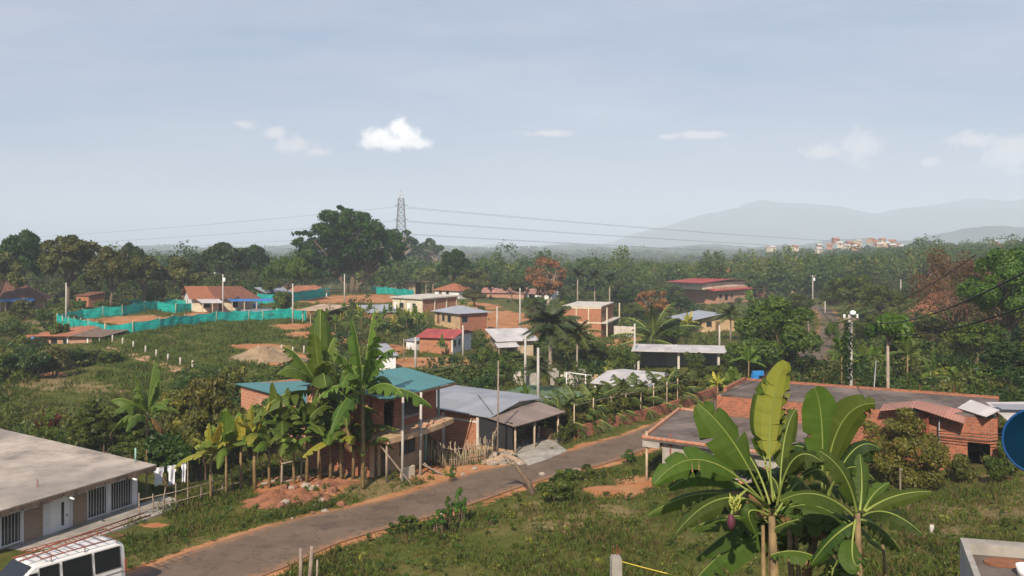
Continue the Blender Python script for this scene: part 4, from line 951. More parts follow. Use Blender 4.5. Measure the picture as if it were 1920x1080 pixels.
h.wall(op={'f': [(6, 7.4, 3.2, 4.2, 'void')]}); h.pbox('tower', 'brick_orange', 1.0, .3, 4.9, 4.2, 4, 3.6); h.roof('flat', 'concrete', .1, th=.15)
# open canopies right of centre
h = hs('canopy', 'open shelter with flat whitish sheet roof on concrete columns', (1194, 693), (1352, 697), 5.5, 2.45, 'grey_wall', group='white-roofed open shelters', z=-2.2, cat='shelter')
h.wall('b', h=2.35, mats={'b': 'grey_wall'}); h.roof('mono', 'zinc_white', .7, .12, th=.08, wallgable=False); h.cols([(.2, .2), (h.w*.5, .2), (h.w-.3, .2), (.2, 5.), (h.w-.3, 5.)], 2.5, 'concrete_pale', .28)
h.pbox('partition', 'grey_wall', h.w*.35, 3.5, -.5, h.w*.3, .15, 2.8)
pts = [G(1114, 712, 1.3), G(1214, 722, 1.3), G(1280, 700, 1.3), G(1172, 692, 1.3)]
A_ = pts[0].copy(); A_.z = -1.3; B_ = pts[1].copy(); B_.z = -1.3
h = House('pavilion', 'low pavilion with broad shallow white metal roof behind the palm hedge', 'shelter', A_, B_, Vector((pts[3].x-pts[0].x, pts[3].y-pts[0].y, 0)), 2.3, 'plaster_white', group='white-roofed open shelters')
h.slab([[(-.3, -.3, 2.35), (h.w+.3, -.3, 2.35), (h.w+.3, h.d*.5, 2.95), (-.3, h.d*.5, 2.95)], [(h.w+.3, h.d, 2.6), (-.3, h.d, 2.6), (-.3, h.d*.5, 2.95), (h.w+.3, h.d*.5, 2.95)]], 'zinc_white', .07)
h.cols([(.1, .1), (h.w-.2, .1), (.1, h.d-.3), (h.w-.2, h.d-.3)], 2.4, 'concrete_pale', .2)
# scrap roofs (925-1005, 630-660)
h = hs('shack', 'shack with patched whitish corrugated roof beside the tall palms', (938, 664), (1000, 662), 6, 2.0, 'wood_pale', group=gm, z=-1.9); h.wall(op={'f': [(1, 2, 0, 1.8, 'wooddoor')]})
h.roof('mono', 'zinc_white', .8, .9, wallgable=True); h.slab([[(-1, -2.6, 1.3), (2.2, -2.8, 1.35), (2.2, -.5, 1.8), (-1, -.5, 1.75)]], 'zinc_white', .05, 'awning')
h.cols([(-.8, -2.4), (2., -2.6)], 1.3, 'wood_pale', .1)
# sheds
h = hs('open_shed', 'open shed with rusty brown sheet roof at the end of the green net', (568, 605), (612, 607), 5.5, 2.3, 'wood_brown', group='open sheds', z=0, cat='shed'); h.wall('b', h=2.1); h.roof('mono', 'roof_tan', .8, -.0+.5, wallgable=False); h.cols([(0, 0), (h.w*.33, 0), (h.w*.66, 0), (h.w, 0)], 2.3, 'wood_pale', .16)
h = hs('long_shed', 'long shed with half grey half brown roof behind the second green net', (500, 566), (612, 562), 8, 2.0, 'wood_brown', group='open sheds', z=.4, cat='shed'); h.wall('bl'); h.slab([[(-.5, -.5, 2.1), (h.w*.45, -.5, 2.1), (h.w*.45, 8.5, 3.1), (-.5, 8.5, 3.1)]], 'zinc', .06); h.slab([[(h.w*.45+.02, -.5, 2.15), (h.w+.5, -.5, 2.2), (h.w+.3, 8.5, 3.3), (h.w*.45+.02, 8.5, 3.15)]], 'roof_rust', .06); h.cols([(0, 0), (h.w*.3, 0), (h.w*.6, 0), (h.w, 0)], 2.0, 'white_paint', .2)
h = hs('open_shed', 'tiny open shed with thin flat roof under the pale-limbed tree', (779, 550), (812, 548), 5, 3.0, 'wood_brown', group='open sheds', z=0, cat='shed'); h.wall('lb', mats={'l': 'plaster_tan'}); h.roof('flat', 'wood_brown', .4, th=.15); h.cols([(h.w*.6, 0), (h.w, 0)], 3.0, 'wood_pale', .2)
h = hs('tin_roof_hut', 'half-hidden hut with blue-grey tin roof in the banana thicket', (692, 604), (745, 602), 6, 1.8, 'brick_orange', group=gm, z=-.7, cat='hut', prot=False); h.wall(); h.roof('mono', 'zinc_blue', .4, .9)
h = hs('tin_roof_hut', 'small hut with bluish tarpaulin roof just above the teal-roofed house', (712, 690), (742, 688), 4, 1.5, 'plaster_white', group=gm, z=-1.3, cat='hut'); h.wall(); h.roof('mono', 'zinc_blue', .3, .9)
h = hs('tin_roof_hut', 'tiny hut with grey sheet roof left of the red-roofed house', (762, 654), (780, 656), 3, 1.3, 'plaster_white', group=gm, z=-1.9, cat='hut'); h.wall(); h.roof('mono', 'zinc', .3, .3)
h = hs('long_roof_house', 'low house with long faded pink tile roof beyond the cane field', (904, 560), (982, 561), 8, 1.9, 'brick_pink', group=gm, z=-2.5); h.wall(); h.roof('gable_u', 'roof_pink', .5, 1.3)
h = hs('long_roof_house', 'low house with narrow crimson-pink roof behind the orange tree', (985, 564), (1034, 565), 6, 2.2, 'plaster_white', group=gm, z=-3.2); h.wall(op={'f': [(1, 3, .4, 1.8, 'void'), (5, 6, 0, 1.9, 'wooddoor')]}); h.roof('mono', 'roof_pink', .5, 1.0)
for lab, pa, pb, mt, hh, zz, rf_ in [('tiny pink-roofed house among the trees behind the royal palms', (1176, 532), (1202, 533), 'plaster_white', 3.6, -5, 'roof_pink'), ('tiny terracotta roof poking above the trees behind the royal palms', (1188, 518), (1206, 518), 'brick_pink', 4.5, -6, 'roof_pink'), ('small house with faded pink hipped roof left of the round green tree', (1270, 533), (1290, 534), 'plaster_cream', 3.6, -5, 'roof_pink'),
        ('low rust-roofed house left of the street end', (1480, 549), (1506, 549), 'plaster_tan', 2.6, -4, 'roof_rust'), ('dark red roof to the right of the red-roofed house', (1418, 551), (1442, 551), 'brick_red', 2.4, -4, 'tile_red'), ('small grey-roofed house left of the red-roofed house', (1290, 553), (1320, 553), 'plaster_white', 4.5, -5, 'zinc_blue'), ('turquoise-roofed hut at the foot of the orange tree', (1030, 547), (1048, 547), 'plaster_white', 3.6, -4.5, 'roof_teal'), ('small white-roofed house by the first royal palm', (1080, 536), (1100, 536), 'plaster_cream', 4.2, -5, 'zinc')]:
    h = hs('small_house', lab, pa, pb, 7, hh, mt, group=gm, z=zz); h.wall(op={'f': [(h.w*.3, h.w*.5, .8, 2, 'darkwin')]}); h.roof('hip', rf_, .5, 1.0)
# left houses
h = hs('tiled_house', 'dark red tiled house with a long blue tarpaulin awning at the left edge', (-60, 584), (84, 580), 11, 2.6, 'plaster_tan', group=gm, z=.4)
h.wall(op={'f': [(h.w*.5, h.w*.55, 0, 2, 'wooddoor'), (h.w*.6, h.w*.7, .8, 1.9, 'window'), (h.w*.78, h.w*.86, .8, 1.9, 'window')]}); h.roof('hip', 'tile_dark', 1.0, 3.4)
h.slab([[(h.w*.25, -3.6, 2.05), (h.w*.87, -3.6, 2.0), (h.w*.87, -1.0, 2.45), (h.w*.25, -1.0, 2.45)]], 'blue_tarp', .04, 'awning'); h.cols([(h.w*.5, -3.5), (h.w*.62, -3.5), (h.w*.82, -3.5)], 2.0, 'wood_pale', .22)
h = hs('brick_hut', 'low brick hut with sloping orange sheet roof in front of the green net', (85, 652), (172, 655), 7, 1.95, 'brick_pink', group=gm, z=-1.9)
h.wall(op={'f': [(1.0, 2.2, .6, 1.5, 'window'), (3.2, 4.1, .5, 1.4, 'darkwin')]}); z = 2.0
h.slab([[(-3.6, -.8, z-.15), (h.w*.62, -.9, z+.05), (h.w*.58, 7.5, z+1.0), (-1.0, 7.5, z+.6)]], 'roof_rust', .07); h.slab([[(h.w*.62+.02, -.9, z+.07), (h.w+2.2, -.4, z+.0), (h.w+1.6, 6.5, z+.4), (h.w*.58+.02, 7.5, z+1.02)]], 'slab_edge', .07)
h.slab([[(-6.5, -.6, .9), (-2.2, -.9, 1.0), (-2, 2.5, 1.6), (-6.8, 2.5, 1.5)]], 'roof_rust', .06, 'lower_roof'); h.cols([(h.w*.5, -.1), (h.w*.93, -.1), (h.w+1.5, -.1)], 1.95, 'white_paint', .2); h.pbox('shed_wall', 'brick_red', -3.2, .2, -1, 3, .15, 2.4)
mb = MB(); mb.lathe(h.p(-1.6, -.6, .9), [(0, 0), (.35, 0), (.4, .45), (.35, .75), (.0, .8)], 14); single('water_drum', mb, 'blue_bright', 'bright blue plastic drum at the left end of the low brick hut', 'drum', smooth=True)
h = hs('gabled_house', 'white-gabled house with orange tile roof and blue awning behind the net yard', (361, 584), (474, 582), 13, 2.6, 'plaster_white', group=gm, z=.6)
h.v = Vector((-.45, .9, 0)).normalized(); w = h.w
h.wall(mats={'f': 'plaster_cream', 'l': 'plaster_white'}, op={'f': [(2, 3.4, .7, 1.9, 'window'), (5, 6, 0, 2., 'wooddoor'), (7.5, 8.8, .7, 1.9, 'darkwin')], 'l': [(4, 5.2, 1, 2.2, 'darkwin')]})
z = 2.7; h.slab([[(-.8, -1, z-.1), (w*.36, -1, z-.05), (w*.30, 6.5, z+2.1), (-.8, 6.5, z+2.1)], [(w+.6, 14, z-.1), (-.8, 14, z-.1), (-.8, 6.5, z+2.1), (w*.9, 6.5, z+2.0)]], 'tile_orange', .1); h.slab([[(w*.36+.02, -1, z-.05), (w+1.4, -1.4, z-.2), (w*.9, 6.5, z+2.0), (w*.30+.02, 6.5, z+2.1)]], 'tile_red', .1)
mb = MB(); mb.prism([h.p(0, 0, 2.6), h.p(0, 13, 2.6), h.p(0, 6.5, 4.5)], h.u*.16); part('gable', mb, 'plaster_white', h.root)
h.slab([[(1.2, -4.4, 1.95), (w*.46, -4.4, 1.9), (w*.42, -.9, 2.55), (.5, -.9, 2.55)]], 'zinc_white', .05, 'awning'); h.slab([[(w*.58, -3.8, 2.15), (w+4.2, -4.2, 2.1), (w+4, -1., 2.5), (w*.55, -1., 2.5)]], 'blue_tarp', .04, 'awning')
h.cols([(1.4, -4.2), (3.2, -4.2), (w*.44, -4.2), (w*.6, -3.7), (w*.8, -3.8), (w*1.0, -3.9)], 1.95, 'wood_pale', .18)
for i, (px, py, mt) in enumerate([(452, 577, 'white_cloth'), (468, 576, 'brick_pink'), (392, 577, 'net_green'), (480, 577, 'blue_bright')]):
    g_ = G(px, py, .5); mb = MB(); mb.cbox(g_+Vector((0, 0, .45)), 1.0, .5, .95, .3*i); mb.cbox(g_+Vector((.1, .1, 1.05)), .5, .4, .25, .5)
    single('bundle', mb, mt, ['pale covered bundle under the blue awning', 'brownish bundle under the blue awning', 'teal bundle under the grey lean-to', 'blue crate under the right end of the blue awning'][i], 'bundle')
h = hs('brick_hut', 'small orange brick hut glimpsed behind the tall olive tree', (143, 574), (166, 575), 4, 2.3, 'brick_orange', group=gm, z=.8); h.wall(op={'f': [(.6, 1.4, .8, 1.7, 'darkwin')]}); h.roof('mono', 'tile_red', .3, .5)
# grey tent-like sheets near the net
for i, q4 in enumerate([((448, 578), (508, 577), (520, 587), (458, 588)), ((484, 584), (512, 583), (516, 588), (490, 589))]):
    sheetbox([G(*p, 1.0+.3*i) for p in q4], 'zinc' if i == 0 else 'zinc_blue', ['grey sheet roof resting low behind the long green net', 'small bluish sheet lying over the grey sheet roof'][i])
# far hill town, one by one
rng = random.Random(11)
town = [(1452, 467), (1497, 466), (1541, 463), (1557, 463), (1577, 459), (1572, 452), (1590, 464), (1598, 458), (1604, 465), (1612, 462), (1616, 455), (1645, 456), (1652, 461), (1660, 453), (1664, 459), (1673, 455), (1676, 463), (1687, 461), (1692, 465), (1641, 452), (1540, 470), (1870, 461), (1866, 456)]
for i, (px, py) in enumerate(town):
    Y = 800+20*(i % 4); x = (px-960)/F*Y; zt = H-(py-HY)/F*Y; hh = 3.2; a = Vector((x-3.5, Y, zt-.5)); mt = rng.choice(['plaster_tan', 'plaster_cream', 'brick_pink'])
    ww = rng.uniform(3.5, 6); h = House('hill_house', 'tiny %s-roofed house of the hillside hamlet, %s from its left end' % (['pale', 'rusty'][i % 2], (ORD+['twenty-first', 'twenty-second', 'twenty-third', 'twenty-fourth'])[sorted(town).index((px, py))]), 'house', a, a+Vector((ww, rng.uniform(-3, 3), 0)), 6, 2.3, mt, 'houses of the far hillside hamlet', base=2, prot=False)
    h.wall(op={'f': [(1.2, 2.0, .8, 1.7, 'void'), (ww*.6, ww*.6+1, 0, 1.9, 'void')]}); h.roof('gable_u', ['zinc_white', 'roof_rust'][i % 2], .4, 1.3)
# ------------------------------------------------------------------ nets
def netfence(pix, ht, label, sp=2.6, z=None, posts='wood_pale', group='green net fences'):
    P = []
    for a in pix:
        p = hit(*a) if z is None else G(*a, z); p.z = tz(p.x, p.y); P.append(p)
    root = thing('net_fence', label, 'fence', P[0], group); mb = MB(); rng = random.Random(len(pix)*7+int(pix[0][0])); u = 0; prev = None
    for a, b in zip(P, P[1:]):
        n = max(1, int((b-a).length/sp)); nn = (b-a).cross(Vector((0, 0, 1))).normalized()
        for i in range(n+1):
            p = a.lerp(b, i/n); p.z = tz(p.x, p.y); hh = ht*rng.uniform(.92, 1.05)
            if i < n or b is P[-1]:
                k = MB(); ln = Vector((rng.uniform(-.1, .1), rng.uniform(-.1, .1), 0)); k.tube([p-Vector((0, 0, .3))-nn*.07, p+Vector((0, 0, ht*1.06))+ln-nn*.07], .07, 6); part('post', k, posts, root, True)
            top = p+Vector((0, 0, hh)); bot = p+Vector((0, 0, .03))
            if prev is not None:
                for j in range(6):     # sagging cloth between posts
                    for kx in range(4):
                        def q(s, t):
                            s_ = j/6+s/6; t_ = kx/4+t/4; lo = prev[1].lerp(bot, s_); hi = prev[0].lerp(top, s_)-Vector((0, 0, .10*ht*math.sin(s_*math.pi)*rs))
                            return lo.lerp(hi, t_)+nn*(.10*math.sin(s_*9+u)*math.sin(t_*3.1))
                        rs = 1.; mb.poly([q(0, 0), q(1, 0), q(1, 1), q(0, 1)])
            prev = (top, bot); u += 1.7
    part('net', mb, 'net_green', root, True); return root
netfence([(107, 611), (150, 621), (196, 631)], 2.1, 'near left corner stretch of the green shade-net fence round the earth yard')
netfence([(197, 631), (250, 624), (300, 618), (370, 609), (440, 602), (545, 597)], 1.9, 'long front run of the green shade-net fence with pale posts along the grassy slope')
netfence([(107, 610), (155, 599), (230, 592), (292, 583), (330, 579)], 2.0, 'back run of the green shade-net fence beyond the bare earth yard', 3.5)
netfence([(233, 576), (270, 573), (300, 572)], 1.7, 'short green net fence furthest back, under the trees', 4)
netfence([(296, 583), (330, 587), (371, 582)], 1.9, 'green net fence in front of the white-gabled house', 3.2)
netfence([(313, 574), (345, 577), (370, 577)], 1.7, 'second green net layer against the white gable wall', 4)
netfence([(482, 570), (520, 569), (548, 567), (618, 556)], 2.3, 'green net fence running in front of the long shed', 4)
netfence([(695, 545), (733, 542)], 2.0, 'far little green net fence under the giant tree', 4)
netfence([(706, 551), (740, 553), (776, 556)], 1.9, 'sloping green net fence descending to the right of the giant tree', 4)
netfence([(545, 597), (575, 603)], 2.0, 'end piece of green net beside the open shed', 3)
# ------------------------------------------------------------------ small white posts along the dirt track
for i, (px, py) in enumerate([(211, 641), (230, 646), (250, 653), (273, 662), (293, 670), (315, 678), (338, 685), (361, 691), (484, 662), (528, 660), (549, 664), (570, 662)]):
    p = hit(px, py); mb = MB(); mb.tube([p-Vector((0, 0, .3)), p+Vector((0, 0, .85)), p+Vector((.0, 0, 1.02))], [.13, .12, .08], 6)
    lab = '%s stubby white post down the dirt track from the net corner' % ORD[i] if i < 8 else '%s stubby white post from the left on the slope above the brown mound' % ORD[i-8]
    single('fence_post', mb, 'concrete_pale', lab, 'post', 'stubby white posts on the slope', smooth=True)
track('dirt_track', [(205, 650), (240, 662), (285, 678), (330, 694), (372, 710)], 1.5, 'sand', 'narrow bare dirt track running down the meadow beside the stubby white posts', 'path')
# ------------------------------------------------------------------ poles
def pole(px, pyb, pyt, label, mat='pole_concrete', r=.14, lamp=0, box=0, arm=0, z=None, lean=0, cat='pole'):
    p = hit(px, pyb) if z is None else G(px, pyb, z); hh = H-(pyt-HY)/F*p.y-p.z; root = thing('utility_pole', label, cat, p, 'utility poles of the village'); m = MB()
    m.tube([p-Vector((0, 0, .5)), p+Vector((lean, 0, hh))], [r*1.25, r*.8], 8); part('shaft', m, mat, root, True); t = p+Vector((lean, 0, hh))
    if arm: m = MB(); m.box(t+Vector((-.7, -.06, -.35)), (1.4, 0, 0), (0, .1, 0), (0, 0, .1)); part('crossarm', m, 'wood_grey', root)
    for k in range(arm*3): m = MB(); m.lathe(t+Vector((-.6+.6*k, -.01, -.25)), [(.04, 0), (.06, .05), (.04, .1), (.06, .14), (.0, .18)], 8); part('insulator', m, 'white_paint', root, True)
    if box: m = MB(); m.lathe(t+Vector((.3, -.2, -1.5)), [(0, 0), (.24, 0), (.26, .1), (.26, .7), (.2, .78), (0, .8)], 14); part('transformer', m, 'white_paint', root, True)
    if lamp: m = MB(); m.tube([t-Vector((0, 0, .2)), t+Vector((-.8, -.2, .25)), t+Vector((-1.3, -.3, .2))], .035, 6); part('lamp_arm', m, 'metal_grey', root, True); m = MB(); m.lathe(t+Vector((-1.5, -.35, .1)), [(0, 0), (.14, .02), (.2, .12), (.1, .22), (0, .24)], 10); part('lamp_head', m, 'white_paint', root, True)
    PROT.append((px-4, pyt-2, px+4, pyb-(pyb-pyt)*.15, p.y)); return root, t
poles = [(124, 613, 530, 'tall white pole at the near left corner of the green net yard', {}), (418, 588, 514, 'pole with small transformer and lamp in front of the white-gabled house', dict(lamp=1, box=1)), (549, 606, 532, 'white pole at the right end of the long green net', {}),
    (646, 569, 514, 'pole standing in front of the giant dark tree', {}), (781, 546, 498, 'thin far pole with street lamp under the pale-limbed tree', dict(lamp=1)), (828, 538, 500, 'thin far pole to the right of the pale-limbed tree', {}),
    (932, 632, 575, 'pole on the orange earth bank', {}), (975, 630, 540, 'tall slender pole rising above the pink long-roofed house', {}), (985, 722, 628, 'tall pole standing at the far left corner of the sports court', dict(z=-1.6)), (1009, 757, 652, 'tall pole standing on the near side of the sports court', dict(z=-1.3)),
    (1190, 690, 607, 'white pole beside the left end of the open shelter', dict(z=-2.1)), (1349, 662, 610, 'pole with cap in front of the pale grey gabled roof', {}), (779, 692, 632, 'short white pole above the teal-roofed house', {}), (757, 676, 634, 'thin wooden pole left of the short white pole', dict(mat='wood_grey', r=.08)),
    (868, 668, 610, 'white pole right in front of the red-roofed brick house', {}), (1524, 578, 516, 'pole with white transformer at the far end of the street', dict(box=1, arm=1)), (1706, 530, 494, 'far thin pole against the brown leafless tree', {}), (1689, 562, 524, 'short far pole above the red earth bank', {}), (1547, 588, 565, 'short pole on the street corner', {}), (1516, 640, 582, 'leaning grey pole at the left side of the street', dict(mat='wood_grey'))]
for px, b, t, lab, k in poles: pole(px, b, t, lab, **k)
pA = G(933, 782, 2.9); mb = MB(); mb.tube([pA-Vector((0, 0, 2.8)), pA+Vector((.05, 0, (782-676)/F*pA.y))], [.07, .05], 7); single('antenna_pole', mb, 'wood_grey', 'thin brown pole rising through the grey zinc roof of the porch house', 'pole', smooth=True)
# big pole right (1594)
Yb = 70.; xb = (1594-960)/F*Yb; p = Vector((xb, Yb, tz(xb, Yb))); topz = H-(590-HY)/F*Yb; root = thing('utility_pole', 'large concrete pole with insulators and cables behind the long brick building', 'pole', p, 'utility poles of the village')
m = MB(); m.tube([p-Vector((0, 0, .5)), Vector((p.x, p.y, topz))], [.24, .16], 10); part('shaft', m, 'pole_concrete', root, True)
m = MB(); m.box(Vector((p.x-.6, p.y-.2, topz-.35)), (1.2, 0, 0), (0, .12, 0), (0, 0, .12)); part('crossarm', m, 'wood_grey', root)
for k in range(3): m = MB(); m.lathe(Vector((p.x-.5+.5*k, p.y-.14, topz-.23)), [(.06, 0), (.11, .06), (.07, .12), (.11, .2), (.06, .26), (0, .3)], 10); part('insulator', m, 'white_paint', root, True)
m = MB(); m.lathe(Vector((p.x+.1, p.y-.3, topz+.0)), [(0, 0), (.2, 0), (.24, .12), (.2, .3), (0, .36)], 12); part('meter_box', m, 'white_paint', root, True)
rng = np.random.default_rng(3); zz_ = rng.uniform(topz-5.6, topz-.6, 900); aa_ = rng.uniform(0, 6.28, 900); e = np.stack([np.cos(aa_), np.sin(aa_), 0*aa_+.2], -1); P = np.array([p.x-.2, p.y, 0])+e*[1, 1, 0]*(rng.uniform(.15, .42, 900)*(1+.3*np.sin(zz_*3)))[:, None]; P[:, 2] = zz_
v_, q_ = leafquads(P, unit(e+rng.normal(size=e.shape)*.4), .13, rng); npmesh('vine', v_, q_, rng.uniform(0, .6, 900), 'leaf_dark', root, off=p)
def wire(a, b, sag, r, label, mat='cable', group='overhead cables', n=24):
    a = Vector(a); b = Vector(b); mb = MB(); mb.tube([a.lerp(b, i/n)-Vector((0, 0, sag*4*(i/n)*(1-i/n))) for i in range(n+1)], r, 5); return single('cable', mb, mat, label, 'cable', group, smooth=True)
tp = Vector((p.x, p.y-.2, topz-.1))
wire(tp, PY(2100, 410, 18), 1.2, .03, 'thick twisted cable climbing from the large pole to the right, the upper of two')
wire(tp-Vector((0, 0, .35)), PY(2100, 505, 18), 1.2, .027, 'thick twisted cable climbing from the large pole to the right, the lower of two')
wire(tp, PY(1830, 478, 38), .5, .02, 'thin cable running from the large pole up across the brown leafless tree')
wire(tp-Vector((0, 0, .2)), PY(1524, 522, 205), 3.5, .05, 'cable running from the large pole to the far street pole')
wire(tp-Vector((0, 0, .5)), Vector((tp.x-16, tp.y-12, 4)), 1.0, .02, 'thin cable drooping from the large pole to the flat roofs')
mb = MB(); q_ = Vector(((1632-960)/F*64, 64, .5)); mb.tube([q_, Vector((q_.x+.4, q_.y, H-(676-HY)/F*64))], [.05, .04], 6); single('post', mb, 'metal_grey', 'thin leaning pipe between the large pole and the pale post', 'post', smooth=True)
# pylon
Yp = 620.; xp = (752-960)/F*Yp; zb = tz(xp, Yp); zt = H-(362-HY)/F*Yp; root = thing('pylon', 'steel lattice transmission tower rising behind the giant dark tree', 'pylon', (xp, Yp, zb)); m = MB(); hgt = zt-zb
def pw_(z): t = (z-zb)/hgt; return 4.2*(1-t)**1.3+1.7 if t < .93 else 1.7*(1-t)/.07+.3
lv_ = [zb+hgt*t for t in np.linspace(0, 1, 17)]
for a, b in zip(lv_, lv_[1:]):
    wa, wb = pw_(a), pw_(b); ca = [(xp+sx*wa, Yp+sy*wa, a) for sx, sy in ((-1, -1), (1, -1), (1, 1), (-1, 1))]; cb = [(xp+sx*wb, Yp+sy*wb, b) for sx, sy in ((-1, -1), (1, -1), (1, 1), (-1, 1))]
    for i in range(4):
        j = (i+1) % 4; m.tube([ca[i], cb[i]], .16, 4); m.tube([ca[i], cb[j]], .11, 4); m.tube([ca[j], cb[i]], .11, 4); m.tube([cb[i], cb[j]], .11, 4)
part('lattice', m, 'metal_grey', root)
ends = []
for py in (386, 412, 436):
    za = H-(py-HY)/F*Yp; m = MB()
    for sx in (-1, 1):
        e = (xp+sx*4.6, Yp, za); m.tube([(xp+sx*1.5, Yp-1, za+.1), e], .14, 4); m.tube([(xp+sx*1.5, Yp+1, za+.1), e], .14, 4); m.tube([(xp+sx*1.5, Yp, za+1.6), e], .1, 4); ends.append(Vector(e)-Vector((0, 0, .8)))
    part('crossarm', m, 'metal_grey', root)
m = MB(); m.tube([(xp, Yp, zt), (xp, Yp, zt+2.4)], .12, 4); part('spike', m, 'metal_grey', root)
for i, e in enumerate(ends):
    lvn = ['top', 'middle', 'bottom'][i//2]
    if i % 2 == 0: wire(e, PY(-700, 452+i*1.2, 1150), 14, .065, 'thin power line sweeping left from the %s arm of the pylon' % lvn, 'cable_grey', 'power lines of the pylon', 50)
    wire(e, PY(2300, 457+i*.8, 1900), 20, .075, 'thin power line sweeping right from the %s %s arm end of the pylon' % (lvn, ['left', 'right'][i % 2]), 'cable_grey', 'power lines of the pylon', 60)
# ------------------------------------------------------------------ sports court and goal
sheet('sports_court', [(925, 742), (1000, 722), (1112, 738), (1062, 790)], 'green_court', 'green sports court surface between the porch house and the palms', 'court', .06)
PROT.append((930, 728, 1060, 782, 92)); PROT.append((1522, 574, 1580, 652, 260)); PROT.append((1078, 745, 1345, 822, 85))
g0 = hit(1062, 733); g1 = hit(1098, 738); 
root = thing('goal', 'white goal frame at the far side of the green court', 'goal', g0); a, b = g0, g1; bk = (b-a).cross(Vector((0, 0, 1))).normalized(); bk = -bk if bk.y < 0 else bk
for q_ in (a, b): m = MB(); m.tube([q_, q_+Vector((0, 0, 2.05))], .06, 6); part('goalpost', m, 'white_paint', root, True)
m = MB(); m.tube([a+Vector((0, 0, 2.05)), b+Vector((0, 0, 2.05))], .06, 6); part('crossbar', m, 'white_paint', root, True)
m = MB(); m.tube([a+Vector((0, 0, 2.05)), a+bk*1.0+Vector((0, 0, 1.9)), a+bk*1.2], .04, 5); m.tube([b+Vector((0, 0, 2.05)), b+bk*1.0+Vector((0, 0, 1.9)), b+bk*1.2], .04, 5); part('back_frame', m, 'white_paint', root, True)
rng = random.Random(9)
for i, (px, py, w_) in enumerate([(972, 722, 9), (1000, 723, 12), (1040, 722, 8), (1065, 722, 14), (1090, 724, 14), (1118, 727, 8)]):
    p = hit(px, py); m = MB(); W_ = w_/F*p.y; hh = rng.uniform(.9, 1.7); m.box(p+Vector((-W_, 0, -.3)), (W_*2, .2, 0), (0, .2, 0), (0, 0, hh+.3)); m.box(p+Vector((-W_*.5, .0, hh)), (W_, .2, 0), (0, .2, 0), (0, 0, .3))
    single('wall_panel', m, rng.choice(['concrete', 'concrete_pale', 'plaster_tan']), '%s broken pale wall panel from the left along the far side of the court' % ORD[i], 'wall', 'pale wall panels behind the court')
# ------------------------------------------------------------------ low brick wall with posts along the road
wp = [G(1080, 818, 0), G(1120, 806, 0), G(1180, 791, -.05), G(1240, 775, -.1), G(1290, 758, -.2), G(1345, 738, -.4)]
root = thing('garden_wall', 'low red brick wall with thin posts running along the road under the palm hedge', 'wall', wp[0]); mb = MB(); u = 0
for a, b in zip(wp, wp[1:]):
    e = b-a; l = e.length; n = e.cross(Vector((0, 0, 1))).normalized()*.14; za = Vector((0, 0, -.5)); zt_ = Vector((0, 0, .72))
    for o_, s_ in ((n, 1), (-n, -1)):
        q4 = [a+o_+za, b+o_+za, b+o_+zt_, a+o_+zt_]; uv = [(u, 0), (u+l, 0), (u+l, 1.2), (u, 1.2)]
        mb.poly(q4 if s_ > 0 else q4[::-1], uv if s_ > 0 else uv[::-1])
    mb.poly([a+n+zt_, b+n+zt_, b-n+zt_, a-n+zt_], [(u, 0), (u+l, 0), (u+l, .28), (u, .28)]); u += l
part('wall', mb, 'brick_red', root)
for px, py in [(1076, 820), (1112, 808), (1145, 801), (1173, 793), (1201, 786), (1225, 779), (1250, 771), (1270, 764)]:
    p = G(px, py-2, -.05); m = MB(); m.tube([p-Vector((0, 0, .3)), p+Vector((.03, 0, 2.45))], .05, 6); part('post', m, 'wood_pale', root, True)
m = MB(); m.tube([w_+Vector((0, 0, 2.3)) for w_ in wp[:-1]], .025, 5); part('rail', m, 'wood_grey', root)
# ------------------------------------------------------------------ stick fence beside the porch house
def stickfence(pix, label, ht=1.2, sp=.13, z=0., mat='bamboo_pale', rail=True, name='stick_fence', r=.035, lean=.12, stuff=True):
    P = [G(px, py, z) for px, py in pix]; root = thing(name, label, 'fence', P[0]); rng = random.Random(len(P)*3+int(P[0].x*9)); lst = []
    for a, b in zip(P, P[1:]):
        n = max(2, int((b-a).length/sp))
        for i in range(n): lst.append(a.lerp(b, i/n))
    big_ = lst[::2][:100]; rest = MB()
    for p in lst:
        hh = ht*rng.uniform(.72, 1.2); m = MB(); q_ = p+Vector((rng.uniform(-.05, .05), rng.uniform(-.05, .05), 0)); q_.z = tz(q_.x, q_.y)
        k = m if (p in big_) else rest
        k.tube([q_-Vector((0, 0, .2)), q_+Vector((rng.uniform(-lean, lean)*.5, 0, hh*.5)), q_+Vector((rng.uniform(-lean, lean), rng.uniform(-lean, lean), hh))], [r*1.1, r, r*.6], 5)
        if k is m: part('stick', m, mat, root, True)
    if rest.v: o = part('sticks', rest, mat, root, True); o['kind'] = 'stuff'
    if rail:
        for zz in (.35*ht, .8*ht):
            m = MB(); m.tube([Vector((p.x, p.y-.05, tz(p.x, p.y)+zz)) for p in P], .03, 5); part('rail', m, 'wood_grey', root, True)
    return root
stickfence([(803, 868), (850, 876), (900, 866), (928, 852)], 'weathered fence of close-set upright sticks between the two-storey house and the porch house', 1.45, .11)
stickfence([(925, 852), (945, 836), (960, 828)], 'ragged group of longer leaning sticks against the porch of the low house', 1.7, .18, lean=.3)
stickfence([(262, 962), (330, 950), (400, 938), (470, 918), (500, 904)], 'rail-and-stick fence running from the white house to the earth mound', 1.25, .55, -.4, 'wood_grey', r=.045)
